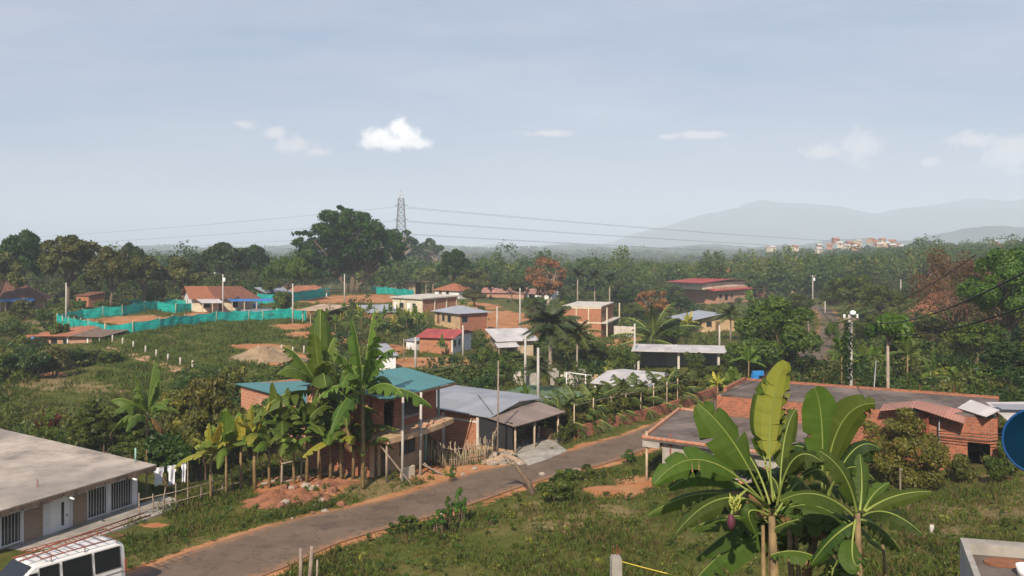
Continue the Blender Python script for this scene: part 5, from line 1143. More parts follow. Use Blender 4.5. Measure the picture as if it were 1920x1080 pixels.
def railfence(pix, label, zz, sp=1.3, ht=1.3):
    P = [G(px, py, z) for px, py, z in pix]; root = thing('rail_fence', label, 'fence', P[0])
    for a, b in zip(P, P[1:]):
        n = max(1, int((b-a).length/sp))
        for i in range(n+1):
            q_ = a.lerp(b, i/n); q_.z = tz(q_.x, q_.y); m = MB(); m.tube([q_-Vector((0, 0, .3)), q_+Vector((.02, 0, ht))], [.07, .055], 6); part('post', m, 'wood_grey', root, True)
        for z_ in zz: m = MB(); m.tube([a+Vector((0, 0, z_)), (a+b)/2+Vector((0, 0, z_+.06)), b+Vector((0, 0, z_-.04))], .05, 6); part('rail', m, 'wood_grey', root, True)
railfence([(528, 908, .2), (600, 893, .2), (700, 880, .2)], 'rough wooden rail fence in front of the row of banana plants', (.1, 1.2))
# logs on the bank
rng = random.Random(4)
for i, (a, b) in enumerate([((490, 912), (560, 897)), ((560, 900), (640, 886)), ((600, 895), (700, 882)), ((650, 894), (698, 886))]):
    pa = hit(*a); pb = hit(*b); m = MB(); m.tube([pa+Vector((0, 0, .12)), (pa+pb)/2+Vector((0, .1, .16)), pb+Vector((0, 0, .12))], [.09, .08, .05], 7); single('log', m, 'wood_grey', ['lower left log lying along the earth mound', 'middle log lying at the foot of the banana row', 'upper log lying beside the two-storey house', 'short log next to the balcony props'][i], 'log', 'logs lying along the bank', smooth=True)
# rocks
def rock(c, r, mat, label, group, seed, flat=.7):
    rg = np.random.default_rng(seed); m = MB(); n = 8; prof = []; base = len(m.v); rows = 6; P = []
    for j in range(rows+1):
        th = math.pi*j/rows; row = []
        for k in range(n):
            ph = 2*math.pi*k/n; d = Vector((math.sin(th)*math.cos(ph), math.sin(th)*math.sin(ph), math.cos(th)*flat)); row.append(Vector(c)+d*r*(rg.uniform(.75, 1.2) if 0 < j < rows else 1))
        P.append(row)
    for j in range(rows):
        for k in range(n): q4 = [P[j][k], P[j+1][k], P[j+1][(k+1) % n], P[j][(k+1) % n]]; m.poly(q4)
    return single('rock', m, mat, label, 'rock', group)
rg = random.Random(8)
for i in range(46):
    px = rg.gauss(575, 30); py = rg.gauss(927, 14); p = hit(px, py); s_ = rg.uniform(.1, .32); gr = rg.random() < .2; rock(p+Vector((0, 0, s_*.25)), s_, 'stone' if gr else 'red_rock', '%s rock on the dug-up earth mound by the road' % ('greyish' if gr else 'reddish'), 'rocks of the earth mound', i)
for i, (px, py, s_) in enumerate([(935, 862, .6), (950, 870, .45), (925, 872, .35), (960, 858, .4), (945, 858, .5), (890, 880, .2), (975, 872, .3), (850, 888, .15), (868, 891, .18)]): p = hit(px, py); rock(p+Vector((0, 0, s_*.2)), s_, 'stone', '%s grey rubble block at the end of the stick fence' % ['largest', 'second largest', 'small left', 'medium', 'tall middle', 'flat left', 'right-hand', 'tiny left', 'tiny middle'][i], 'rubble beside the porch house', 100+i)
for i, (px, py, lab) in enumerate([(1017, 892, 'pale stone lying at the road edge by the grassy bank'), (1083, 888, 'flat grey stone on the grassy bank beside the road'), (1056, 826, 'small white stone in the grass by the ramp'), (548, 975, 'small white pebble on the left road verge'), (1200, 1022, 'small pale scrap in the grass near the concrete post')]):
    p = hit(px, py); rock(p+Vector((0, 0, .08)), [.22, .35, .13, .08, .1][i], 'stone', lab, None, 300+i)
# mound of earth
def mound(px, py, rx, ry, hh, mat, label, seed):
    c = hit(px, py); rg = np.random.default_rng(seed); n = 36; mr = 9; m = MB(); P = []
    for j in range(mr+1):
        t = j/mr; row = []
        for k in range(n):
            a = 2*math.pi*k/n; rr_ = t*(1+.16*math.sin(3*a+seed)+.1*math.sin(7*a)); x = c.x+rx*rr_*math.cos(a); y = c.y+ry*rr_*math.sin(a); row.append(Vector((x, y, tz(x, y)-.08+hh*max(0, math.cos(t*math.pi/2))**1.3*(1+.25*math.sin(5*a+t*6))+rg.uniform(-.04, .04)*(1-t))))
        P.append(row)
    for j in range(mr):
        for k in range(n): m.poly([P[j][k], P[j+1][k], P[j+1][(k+1) % n], P[j][(k+1) % n]])
    o = single('earth_mound', m, mat, label, 'mound', kind='structure', smooth=True); return o
plain('orange_earth', (.22, .095, .05), .95, .45, 2.5, dirt=(.15, .07, .045), bs=1.)
plain('brown_straw', (.26, .19, .12), .95, .3, 1.5, bs=.8)
plain('sand_pale', (.32, .23, .16), .95, .2, 2)
mound(525, 936, 2.8, 1.8, .5, 'orange_earth', 'mound of dug orange earth beside the road', 1); mound(620, 908, 2.4, 1.1, .3, 'orange_earth', 'low heap of orange earth below the banana row', 2); mound(505, 672, 6, 5, 1.4, 'brown_straw', 'brown dry earth mound above the teal-roofed house', 3)
mound(945, 866, 2.0, 1.2, .45, 'sand_pale', 'heap of pale rubble and sand at the end of the stick fence', 4); mound(1760, 592, 9, 7, 3.5, 'orange_earth', 'steep bank of red-orange earth under the leafless tree', 5)
# driftwood trunk
a = hit(1002, 928); m = MB(); m.tube([a-Vector((0, 0, .2)), a+Vector((-.35, .2, .7)), a+Vector((-1.1, .5, 1.6)), a+Vector((-1.7, .7, 2.0))], [.2, .17, .12, .05], 8); root = thing('dead_trunk', 'leaning dead tree trunk with broken branches at the road edge', 'dead tree', a); part('trunk', m, 'bark', root, True)
rg = random.Random(2)
for i in range(8):
    s_ = a+Vector((-.9-.1*i, .45, 1.35+.08*i)); d = Vector((rg.uniform(-1, .3), rg.uniform(-.4, .4), rg.uniform(-.3, .5))); m = MB(); m.tube([s_, s_+d*.5, s_+d+Vector((0, 0, rg.uniform(-.2, .2)))], [.07, .05, .02], 5); part('branch', m, 'bark_pale', root, True)
# clothes line with shirts
a = G(275, 880, 1.1); b = G(352, 868, 1.1); wire(a, b, .05, .012, 'thin clothesline behind the corner of the white house', 'cable_grey', None)
for q_ in (a, b): m = MB(); m.tube([Vector((q_.x, q_.y, tz(q_.x, q_.y)-.2)), q_+Vector((0, 0, .05))], .04, 6); single('post', m, 'wood_grey', 'wooden clothesline post at its %s end' % ('left' if q_ is a else 'right'), 'post')
for i, (t, w_, hh, lb) in enumerate([(.28, .62, 1.05, 'left white shirt hanging on the clothesline'), (.60, .55, 1.15, 'middle white shirt hanging on the clothesline'), (.90, .34, 1.1, 'right narrow white shirt hanging on the clothesline')]):
    c = a.lerp(b, t); e = (b-a).normalized(); mb = MB(); nx = 10; ny = 8
    def sp_(u, v):
        ww = w_*(1.0 if v < .35 else .68)/2; off_ = .05*math.sin(u*9+i)+.03*math.sin(v*6+u*5); low = hh*(1+.05*math.sin(u*7+i))
        return c+e*((u*2-1)*ww)+Vector((0, off_, -v*low))
    for x in range(nx):
        for y in range(ny): mb.poly([sp_(x/nx, y/ny), sp_((x+1)/nx, y/ny), sp_((x+1)/nx, (y+1)/ny), sp_(x/nx, (y+1)/ny)])
    single('shirt', mb, 'white_cloth', lb, 'shirt', 'washing on the line', smooth=True)
PROT.append((285, 868, 355, 910, 40))
# motorcycle under the porch
def motorbike(c, rz, label):
    root = thing('motorcycle', label, 'motorcycle', c); e = Vector((math.cos(rz), math.sin(rz), 0)); n = Vector((-e.y, e.x, 0))
    for x in (-.62, .62):
        m = MB(); w_ = c+e*x+Vector((0, 0, .3)); ring = [w_+e*(.27*math.cos(a))+Vector((0, 0, .27*math.sin(a))) for a in np.linspace(0, 2*math.pi, 17)]; m.tube(ring, .05, 6, cap=False); wh = part('wheel', m, 'rubber', root, True)
        k = MB(); k.lathe(w_-n*.03, [(0, 0), (.09, 0), (.09, .06), (0, .06)], 10, n); part('hub', k, 'metal_grey', wh)
    m = MB(); m.tube([c+e*-.62+Vector((0, 0, .3)), c+e*-.1+Vector((0, 0, .45)), c+e*.35+Vector((0, 0, .75)), c+e*.62+Vector((0, 0, .3))], .035, 6); m.tube([c+e*.35+Vector((0, 0, .75)), c+e*.28+Vector((0, 0, 1.0))], .03, 6); part('frame', m, 'metal_grey', root, True)
    m = MB(); m.lathe(c+e*-.02+Vector((0, 0, .72)), [(0, -.28), (.10, -.2), (.15, 0), (.13, .18), (0, .28)], 10, e); part('fuel_tank', m, 'plaster_ochre', root, True)
    m = MB(); m.box(c+e*-.75-n*.12+Vector((0, 0, .74)), e*.6, n*.24, (0, 0, .08)); part('seat', m, 'rubber', root); m = MB(); m.cbox(c+Vector((0, 0, .38)), .34, .24, .3, rz); part('engine', m, 'metal_grey', root)
    m = MB(); m.tube([c+e*.28-n*.32+Vector((0, 0, 1.0)), c+e*.28+n*.32+Vector((0, 0, 1.0))], .02, 6); part('handlebar', m, 'rubber', root, True); m = MB(); m.lathe(c+e*.42+Vector((0, 0, .9)), [(0, -.05), (.09, 0), (.09, .04), (0, .05)], 10, e); part('headlight', m, 'white_paint', root, True)
motorbike(ph.p(4.2, -2.1, .08), math.atan2(ph.u.y, ph.u.x)+.5, 'dark motorcycle parked in the shade of the wooden porch')
# ------------------------------------------------------------------ VAN
dirv = Vector((-.6, -.8, 0)).normalized()
rear = PY(236, 1117, 37)
rear.z = .02; vx = -dirv; n_side = Vector((-dirv.y, dirv.x, 0))   # points away from the camera-side flank
# local: s along travel from rear (0) to front (4.9); t across (0 near flank, 1.75 far)
near = Vector((.8, -.6, 0)).normalized()
root = thing('van', 'white passenger van with a red ladder rack on its roof parked at the lower left', 'van', rear)
def vp(s_, t, z): return rear+dirv*s_*1.02-near*t+Vector((0, 0, z*1.06))
WV = 1.8; VS = 1.07
def section(s_):
    top = 2.1 if s_ < 3.5 else (2.1-(s_-3.5)**1.25*.86 if s_ < 4.35 else 1.12-(s_-4.35)*.35)
    if s_ < .35: top = 1.98+.12*math.sin(min(1, s_/.35)*math.pi/2)
    bot = .28; P = []; prof = []
    for k in range(13):
        z = bot+(top-.12-bot)*k/12; ins = 0 if z < 1.05 else .14*((z-1.05)/1.05)**1.4
        if z < .45: ins = .05*(1-(z-.28)/.17)
        prof.append((ins, z))
    prof += [(.20 if top > 1.9 else .12, top-.06), (.34 if top > 1.9 else .3, top-.02), (.6, top+.0)]
    endin = 0.10*max(0, (s_-4.0)/.9)**2+(.05*(1-s_/.2) if s_ < .2 else 0)
    P = [vp(s_, a+endin, z) for a, z in prof]; Q_ = [vp(s_, WV-a-endin, z) for a, z in reversed(prof)]; return P+Q_
ss = [0, .08, .2, .35, 1, 1.6, 2.2, 2.8, 3.2, 3.5, 3.65, 3.8, 3.95, 4.1, 4.25, 4.4, 4.6, 4.8, 4.9]
mb = MB(); secs = [section(s_) for s_ in ss]; nn_ = len(secs[0])
for a, b in zip(secs, secs[1:]):
    for i in range(nn_): j = (i+1) % nn_; mb.poly([a[i], b[i], b[j], a[j]])
mb.poly(secs[0][::-1]); mb.poly(secs[-1]); body = part('body', mb, 'van_paint', root, False)
for p_ in body.data.polygons: p_.use_smooth = False
def flankz(z): return 0 if z < 1.05 else .14*((z-1.05)/1.05)**1.4
def sidewin(s0, s1, z0, z1, far=False, cut=0, name='window'):
    m = MB(); o_ = -.012; pts = []
    for s_, z in ((s0, z0), (s1, z0), (s1-cut, z1), (s0, z1)): t = flankz(z)+o_; pts.append(vp(s_, t if not far else WV-t, z))
    m.prism(pts, near*(-.02 if not far else .02)); g = part(name, m, 'glass_van', root)
    r = MB(); 
    for a, b in zip(pts, pts[1:]+pts[:1]): r.tube([a, b], .018, 5)
    part('seal', r, 'rubber', g); return g
for far in (False, True):
    sidewin(.22, 1.25, 1.16, 1.92, far); sidewin(1.38, 2.5, 1.14, 1.93, far); sidewin(2.64, 3.35, 1.12, 1.92, far); sidewin(3.45, 4.1, 1.1, 1.8, far, .38)
def topz_(s_): return 2.1 if s_ < 3.5 else 2.1-(s_-3.5)**1.25*.86
m = MB(); sv_ = np.linspace(3.62, 4.33, 8)
for a, b in zip(sv_, sv_[1:]): m.poly([vp(a, .2, topz_(a)+.012), vp(b, .16, topz_(b)+.012), vp(b, WV-.16, topz_(b)+.012), vp(a, WV-.2, topz_(a)+.012)][::-1])
part('windshield', m, 'glass_van', root)
m = MB(); m.prism([vp(-.012, .3, 1.25), vp(-.012, WV-.3, 1.25), vp(.01, WV-.36, 1.82), vp(.01, .36, 1.82)], dirv*.02); part('rear_window', m, 'glass_van', root)
for s_ in (2.56, 3.40, 1.31):
    m = MB(); m.tube([vp(s_, -.004, .45), vp(s_, -.004, 1.05), vp(s_, flankz(1.85)-.004, 1.85)], .009, 4); part('door_seam', m, 'rubber', root)
m = MB(); m.tube([vp(.1, -.01, .98), vp(4.3, -.01, .98)], .016, 5); part('trim_strip', m, 'metal_grey', root)
for s_ in (2.8, 3.55): m = MB(); m.box(vp(s_, -.03, 1.02), dirv*.16, -near*.03, (0, 0, .04)); part('door_handle', m, 'metal_grey', root)
for s_ in (.9, 3.85):
    for t in (0, WV):
        c = vp(s_, t+(.1 if t == 0 else -.1), .31); m = MB(); m.lathe(c-near*.11, [(0, 0), (.31, .0), (.33, .04), (.33, .18), (.31, .22), (0, .22)], 22, near); wh = part('wheel', m, 'rubber', root, True)
        k = MB(); k.lathe(c+near*(.115 if t == 0 else -.115), [(0, 0), (.19, 0), (.17, .01), (0, .012)], 14, near); part('rim', k, 'metal_grey', wh)
for t in (.2, WV-.2): m = MB(); m.cbox(vp(4.86, t, .85), .26, .12, .2, math.atan2(near.y, near.x)); part('headlight', m, 'white_paint', root)
for t in (.06, WV-.06): m = MB(); m.cbox(vp(-.01, t, 1.15), .12, .06, .5, math.atan2(near.y, near.x)); part('tail_light', m, 'rust_red', root)
m = MB(); m.box(vp(4.86, .05, .3), dirv*.14, -near*(WV-.1), (0, 0, .22)); part('front_bumper', m, 'van_paint', root); m = MB(); m.box(vp(-.1, .05, .3), dirv*.12, -near*(WV-.1), (0, 0, .22)); part('rear_bumper', m, 'van_paint', root)
for far in (0, 1): m = MB(); m.cbox(vp(4.2, -.16 if not far else WV+.16, 1.28), .12, .16, .22, math.atan2(near.y, near.x)); part('wing_mirror', m, 'rubber', root)
rack = None; m = MB(); zt_ = 2.24
for t in (.15, WV-.15): m.tube([vp(-.1, t, zt_), vp(3.3, t, zt_)], .022, 6)
for s_ in np.linspace(.0, 3.2, 9): m.tube([vp(s_, .15, zt_), vp(s_, WV-.15, zt_)], .016, 5)
for s_ in (.3, 1.6, 2.9):
    for t in (.15, WV-.15): m.tube([vp(s_, t, 2.05), vp(s_, t, zt_)], .02, 5)
part('roof_rack', m, 'rust_red', root, True)
m = MB(); a = vp(4.0, .55, 2.32); b = vp(-1.5, .95, 2.62); e = (b-a).normalized(); sd = e.cross(Vector((0, 0, 1))).normalized()*.25
m2 = thing('ladder', 'long reddish ladder tied on top of the white van', 'ladder', a); m = MB(); m.tube([a-sd, b-sd], .03, 6); part('rail', m, 'rust_red', m2, True); m = MB(); m.tube([a+sd, b+sd], .03, 6); part('rail', m, 'rust_red', m2, True)
for i in range(1, 17): q_ = a.lerp(b, i/17); m = MB(); m.tube([q_-sd, q_+sd], .018, 5); part('rung', m, 'wood_brown', m2, True)
PROT.append((0, 960, 240, 1080, 31))
# ------------------------------------------------------------------ near posts, rope, ledge and dish
def npost(px, py0, py1, Y, r, mat, label, lean=0, group='weathered fence posts near the road'):
    a = hit(px, py0); Y = a.y; b = PY(px+lean, py1, Y); g = tz(a.x, a.y); a.z = g-.3; m = MB(); mid = (a+b)/2+Vector((.02, 0, 0)); m.tube([a, mid, b], [r*1.1, r, r*.85], 8); return single('fence_post', m, mat, label, 'post', group, smooth=True)
npost(562, 1095, 1028, 34.5, .08, 'wood_grey', 'left of the two thick weathered posts at the bottom beside the road', 2)
npost(578, 1095, 1024, 34, .085, 'wood_grey', 'right of the two thick weathered posts at the bottom beside the road', 7)
npost(592, 1095, 1050, 34, .05, 'wood_grey', 'shorter thin post right of the two thick posts at the bottom', 3)
npost(826, 984, 956, 41, .07, 'pole_concrete', 'pale stub of a post among the weeds at the road edge', 1)
npost(1687, 960, 877, 27, .05, 'bamboo_pale', 'thin pale stake behind the right banana plant', 1)
npost(1747, 1000, 984, 33, .1, 'pole_concrete', 'stubby pale post on the grass near the grey ledge', 0)
Yp_ = 24.; a = PY(1155, 1100, Yp_); top_ = PY(1155, 1046, Yp_); g = tz(a.x, a.y); root = thing('concrete_post', 'square concrete post with rebar stubs and a yellow rope at the bottom centre', 'post', (a.x, a.y, g))
m = MB(); m.cbox((a.x, a.y, (g-.4+top_.z)/2), .27, .27, top_.z-g+.4, .1); part('shaft', m, 'concrete', root); m = MB(); m.cbox((a.x, a.y, top_.z+.03), .22, .22, .06, .1); part('cap', m, 'concrete', root)
for dx, hh in ((-.07, .28), (.02, .36), (.08, .26)): m = MB(); m.tube([(a.x+dx, a.y+.02, top_.z), (a.x+dx+.01, a.y+.02, top_.z+hh)], .012, 5); part('rebar', m, 'rust_red', root)
wire((a.x+.1, a.y-.1, top_.z-.05), PY(1420, 1110, 22), .05, .014, 'yellow rope tied to the concrete post and running right', 'yellow_rope', None)
# ledge bottom right
Z0 = 9.2; q4 = [G(1800, 1008, Z0), G(1985, 1022, Z0), G(2100, 1240, Z0), G(1872, 1200, Z0)]
root = thing('concrete_ledge', 'grey rendered wall top with a raised pale rim holding stained rainwater at the bottom right', 'ledge', q4[3]); m = MB(); m.prism([p+Vector((0, 0, -.28)) for p in q4], (0, 0, -9.5)); part('wall', m, 'grey_wall', root)
m = MB(); c_ = sum(q4, Vector())/4
for i in range(4):
    j = (i+1) % 4; a, b = q4[i], q4[j]; ia = a+(c_-a)*.13; ib = b+(c_-b)*.13; m.prism([a, b, ib, ia], (0, 0, -.275))
part('rim', m, 'concrete', root)
m = MB(); m.prism([a_+(c_-a_)*.14+Vector((0, 0, -.18)) for a_ in q4], (0, 0, -.095)); part('puddle', m, 'tar_roof', root)
m = MB(); cc = G(1885, 1048, Z0-.1); m.prism([cc+Vector((.32*math.cos(a)*1.1, .22*math.sin(a), -.075)) for a in np.linspace(0, 2*math.pi, 14, endpoint=False)], (0, 0, .03)); part('clay_patch', m, 'orange_earth', root)
m = MB(); cc = G(1925, 1072, Z0-.1); m.lathe(cc, [(0, -.1), (.12, -.1), (.16, .1), (.15, .1), (.11, -.07), (0, -.07)], 16); single('bowl', m, 'white_paint', 'white plastic bowl standing on the grey ledge at the right edge', 'bowl', smooth=True)
# blue dish
Yd = 10.; c = PY(1948, 828, Yd); ax = (Vector((0, 0, H))-c).normalized(); ax = (ax+Vector((-.1, 0, .05))).normalized(); root = thing('dish', 'dark blue round dish on a bracket cut off by the right edge', 'dish', c); R0 = .345
m = MB(); m.lathe(c, [(0, -.10), (.12, -.09), (.22, -.055), (.30, -.02), (R0, .02), (R0+.012, .02), (R0+.012, .0), (.30, -.04), (.22, -.075), (0, -.12)], 40, ax); part('bowl', m, 'blue_plastic', root, True)
m = MB(); ring = [c+ax*.02+(ax.orthogonal().normalized()*math.cos(a)+ax.cross(ax.orthogonal().normalized())*math.sin(a))*(R0+.008) for a in np.linspace(0, 2*math.pi, 41)]; m.tube(ring, .013, 6, cap=False); part('rim', m, 'blue_rim', root, True)
m = MB(); m.tube([c-ax*.1, c-ax*.28+Vector((.05, 0, -.1)), c-ax*.3+Vector((.05, 0, -3.4))], .025, 8); part('bracket', m, 'metal_grey', root, True)
# ------------------------------------------------------------------ FOREGROUND BANANA PLANTS
def nearbanana(label, crownpx, Y, leaves, stempx, seed, h0=None, rs=.10):
    cr_ = PY(crownpx[0], crownpx[1], Y); g = tz(cr_.x, cr_.y); root = thing('banana_plant', label, 'banana plant', (cr_.x, cr_.y, g), 'near banana plants'); rng = np.random.default_rng(seed)
    st = PY(stempx[0], stempx[1], Y); m = MB(); m.tube([Vector((st.x, st.y, g-.3)), Vector((st.x, st.y, (g+cr_.z)/2)), cr_], [rs*1.5, rs*1.15, rs*.7], 12); part('stem', m, 'stem_banana', root, True)
    for lf in leaves:
        b, mid, tip, w_, up = lf[:5]; k = lf[5] if len(lf) > 5 else {}
        yb, ym, yt = k.get('dy', (0, 0, 0)); P0 = PY(*b, Y+yb); Pm = PY(*mid, Y+ym); P2 = PY(*tip, Y+yt); P1 = Pm*2-(P0+P2)*.5
        v, q4, t, pts = bananaleaf(P0, P1, P2, w_*.92/F*Y, up, rng, 44, k.get('fold', .25), k.get('tears', .2)*.7, k.get('start', .12), k.get('tint', 0), k.get('tip', 0))
        o = npmesh('leaf', v, q4, t, k.get('mat', 'banana'), root, smooth=False, off=root.location)
        r = MB(); nn_ = len(pts); r.tube([p+Vector((0, 0, .003)) for p in pts], [.030*(1-.9*(i/(nn_-1))**.6)+.002 for i in range(nn_)], 6); 
        off = root.location; me = part('midrib', r, 'midrib', root, True); me.parent = o
    return root
C_ = (0, -1, .25); U_ = (0, -.25, 1)
L1 = [((1436, 905), (1330, 866), (1226, 893), 34, (0, -.85, .6), dict(dy=(0, -.6, -1.0), tip=.35, fold=.15)),
      ((1438, 910), (1345, 893), (1252, 918), 22, (0, -.8, .6), dict(dy=(0, .3, .3), fold=.3)),
      ((1438, 912), (1330, 925), (1214, 966), 22, (0, -.6, .8), dict(dy=(0, .5, .8), fold=.3, tint=-.1)),
      ((1440, 915), (1355, 935), (1268, 1000), 26, (.3, -.5, .8), dict(dy=(0, -.4, -.8), fold=.45, tint=-.15, tears=.3)),
      ((1432, 895), (1375, 830), (1308, 757), 46, (.35, -.85, .4), dict(dy=(0, -.3, -.2), fold=.2)),
      ((1445, 895), (1445, 790), (1474, 678), 34, (-.1, -1, .1), dict(dy=(0, .1, -.2), fold=.12, tint=.32)),
      ((1448, 890), (1425, 800), (1440, 712), 30, (-.5, -.9, .1), dict(dy=(.1, .5, .5), fold=.2, tint=.2)),
      ((1455, 895), (1470, 830), (1492, 768), 26, (-.2, -1, .1), dict(dy=(.1, .4, .6), fold=.2)),
      ((1440, 900), (1400, 850), (1352, 838), 28, (.3, -.5, .8), dict(dy=(0, .7, 1.2), fold=.4, tint=-.1)),
      ((1438, 920), (1405, 960), (1418, 1000), 20, (-.2, -1, .2), dict(dy=(0, -.3, -.2), fold=.3, tint=-.05, start=.2)),
      ((1450, 905), (1490, 860), (1545, 870), 30, (0, -.6, .8), dict(dy=(0, -.5, -.8), fold=.5, tint=-.1, tears=.3)),
      ((1450, 915), (1500, 905), (1500, 960), 26, (.2, -.7, .6), dict(dy=(0, .6, .9), fold=.5, tint=-.15)),
      ((1448, 920), (1452, 900), (1390, 868), 24, (0, -.4, .9), dict(dy=(0, .9, 1.4), fold=.3)),
      ((1442, 925), (1470, 990), (1500, 1040), 20, (.4, -.8, .3), dict(dy=(0, .5, .8), fold=.5, tint=-.15, mat='banana'))]
L1 = [((b[0]+(b[0]-1442)*.3+4, b[1]+46), m, t, w, u, dict(k, start=k.get('start', .27), tint=k.get('tint', 0)+(.22 if k.get('tint', 0) > .1 else 0))) for b, m, t, w, u, k in L1]
fb = nearbanana('tallest near banana plant with huge upright leaves and a hanging purple flower', (1447, 968), 19., L1, (1457, 1080), 1)
L2 = [((1606, 962), (1582, 890), (1536, 846), 27, (.3, -.9, .35), dict(dy=(0, -.3, -.3), fold=.12, tint=.05)),
      ((1612, 958), (1616, 905), (1612, 852), 20, (-.1, -1, .1), dict(dy=(0, .2, .4), fold=.2)),
      ((1620, 958), (1640, 925), (1668, 905), 20, (-.2, -.8, .5), dict(dy=(0, .5, .9), fold=.3)),
      ((1622, 960), (1680, 930), (1746, 922), 21, (0, -.6, .8), dict(dy=(0, .2, .2), fold=.3)),
      ((1618, 968), (1668, 962), (1730, 1002), 26, (0, -.5, .9), dict(dy=(0, -.5, -.9), fold=.3, tint=-.05)),
      ((1600, 968), (1535, 928), (1466, 938), 26, (0, -.6, .8), dict(dy=(0, -.5, -.8), fold=.3, tint=-.05)),
      ((1604, 975), (1598, 1040), (1612, 1062), 28, (0, -1, .2), dict(dy=(0, -.6, -.8), fold=.2, start=.25)),
      ((1612, 975), (1650, 990), (1690, 1032), 24, (.2, -.6, .8), dict(dy=(0, .3, .6), fold=.4)),
      ((1606, 978), (1560, 1010), (1520, 1060), 24, (-.2, -.6, .8), dict(dy=(0, .1, .3), fold=.4, tint=-.1)),
      ((1540, 905), (1541, 800), (1527, 728), 36, (-.05, -1, .12), dict(dy=(1.0, .9, .8), fold=.08, tint=.12, tears=.06)),
      ((1548, 905), (1572, 805), (1640, 748), 33, (-.35, -1, .15), dict(dy=(1.0, .8, .4), fold=.15, tint=.18, tip=.25)),
      ((1552, 905), (1600, 845), (1650, 842), 30, (-.1, -.6, .8), dict(dy=(1., .9, .8), fold=.6, tint=-.15, tears=.4)),
      ((1544, 905), (1520, 850), (1470, 842), 28, (.2, -.6, .8), dict(dy=(1., 1.2, 1.4), fold=.5, tint=-.12, tears=.3)),
      ((1548, 908), (1590, 878), (1640, 900), 26, (.1, -.5, .9), dict(dy=(1., .6, .3), fold=.6, tint=-.15, tears=.4)),
      ((1546, 908), (1545, 885), (1500, 895), 22, (.1, -.5, .9), dict(dy=(1., .3, .0), fold=.5, tint=-.15))]
sb = nearbanana('second near banana plant with a fan of leaves right of the flowering one', (1608, 962), 18., [l for l in L2[:9]], (1612, 1080), 2, rs=.075)
nearbanana('third near banana plant rising behind, with two broad pale upright leaves', (1542, 935), 19.6, [((a[0], a[1]+30), b, c, w*1.08, u, dict(k, start=.2, tint=k.get('tint', 0)*2, dy=tuple(x-1 for x in k['dy']))) for a, b, c, w, u, k in L2[9:]], (1500, 1080), 3)
rgn = np.random.default_rng(12)
def extra(root, c, Y, n, seed, spread, mat='banana', tint=-.12):
    rg_ = np.random.default_rng(seed)
    for i in range(n):
        a = rg_.uniform(0, 6.28); el = rg_.uniform(-.5, .9); l = rg_.uniform(.7, 1.15)*spread; P0 = np.array(PY(c[0]+rg_.uniform(-8, 8), c[1]+rg_.uniform(0, 30), Y+.1)); d = np.array([math.cos(a)*math.cos(el), abs(math.sin(a))*math.cos(el)*.9+.15, math.sin(el)]); hd = np.array([math.cos(a), abs(math.sin(a)), 0.])
        P1 = P0+d*l*.55; P2 = P0+d*l*.9+hd*l*.15-np.array([0, 0, .45*l]); up = np.array([-math.cos(a)*math.sin(el), -math.sin(a)*math.sin(el)-.3, math.cos(el)+.2])
        v, q4, t, pts = bananaleaf(P0, P1, P2, l*rg_.uniform(.15, .2), up, rg_, 26, rg_.uniform(.3, .9), .25, tint=tint)
        o = npmesh('dead_leaf' if mat == 'leaf_brown' else 'leaf', v, q4, t, 'leaf_dead' if mat == 'leaf_brown' else mat, root, off=root.location); r = MB(); r.tube(pts, [.02]+[.01]*(len(pts)-2)+[.002], 5); me = part('midrib', r, 'midrib' if mat != 'leaf_brown' else 'dry_leaf', root, True); me.parent = o
extra(fb, (1447, 950), 19.6, 12, 21, 1.9); extra(fb, (1500, 915), 20.2, 14, 22, 2.0); extra(fb, (1448, 945), 19.5, 5, 24, 1.3, 'leaf_brown', .1)
extra(sb, (1608, 975), 18.4, 8, 23, 1.6); extra(sb, (1608, 1010), 18.3, 3, 25, 1.2, 'leaf_brown', .1); extra(sb, (1560, 1060), 18.4, 9, 26, 1.3); extra(fb, (1500, 1000), 19.8, 8, 27, 1.7); extra(fb, (1470, 890), 19.9, 7, 28, 2.0, 'banana', .05)
# flower and fruit bunch
par = fb; c0 = PY(1442, 950, 18.9); c1 = PY(1400, 918, 18.4); c2 = PY(1372, 962, 18.2); m = MB(); m.tube([c0, c1, PY(1378, 938, 18.2), c2, PY(1371, 968, 18.2)], .028, 7); part('flower_stalk', m, 'midrib', par, True)
m = MB(); m.lathe(PY(1371, 992, 18.2), [(0, -.02), (.05, .02), (.085, .1), (.08, .2), (.03, .3), (0, .32)], 12); part('flower', m, 'purple', par, True)
m = MB()
for i in range(16):
    a = i*2.4; b0 = PY(1378, 938+i*1.5, 18.2); d = Vector((math.cos(a), math.sin(a), .5)); m.tube([b0, b0+d*.09, b0+d*.12+Vector((0, 0, .08))], [.015, .022, .01], 6)
part('fruit_bunch', m, 'fruit', par, True)
rg = random.Random(6)
for i, (px, w_) in enumerate([(1440, .09), (1425, .06), (1480, .08), (1495, .06), (1660, .04)]):
    a = PY(px, 1100, 19.3); g = tz(a.x, a.y); m = MB(); m.tube([Vector((a.x, a.y, g-.3)), Vector((a.x+.1, a.y, g+2.2)), Vector((a.x+rg.uniform(-.1, .1), a.y, H-(985-HY)/F*19.3))], [w_*1.4, w_*1.1, w_*.6], 9)
    part('stem', m, 'stem_banana', fb, True)
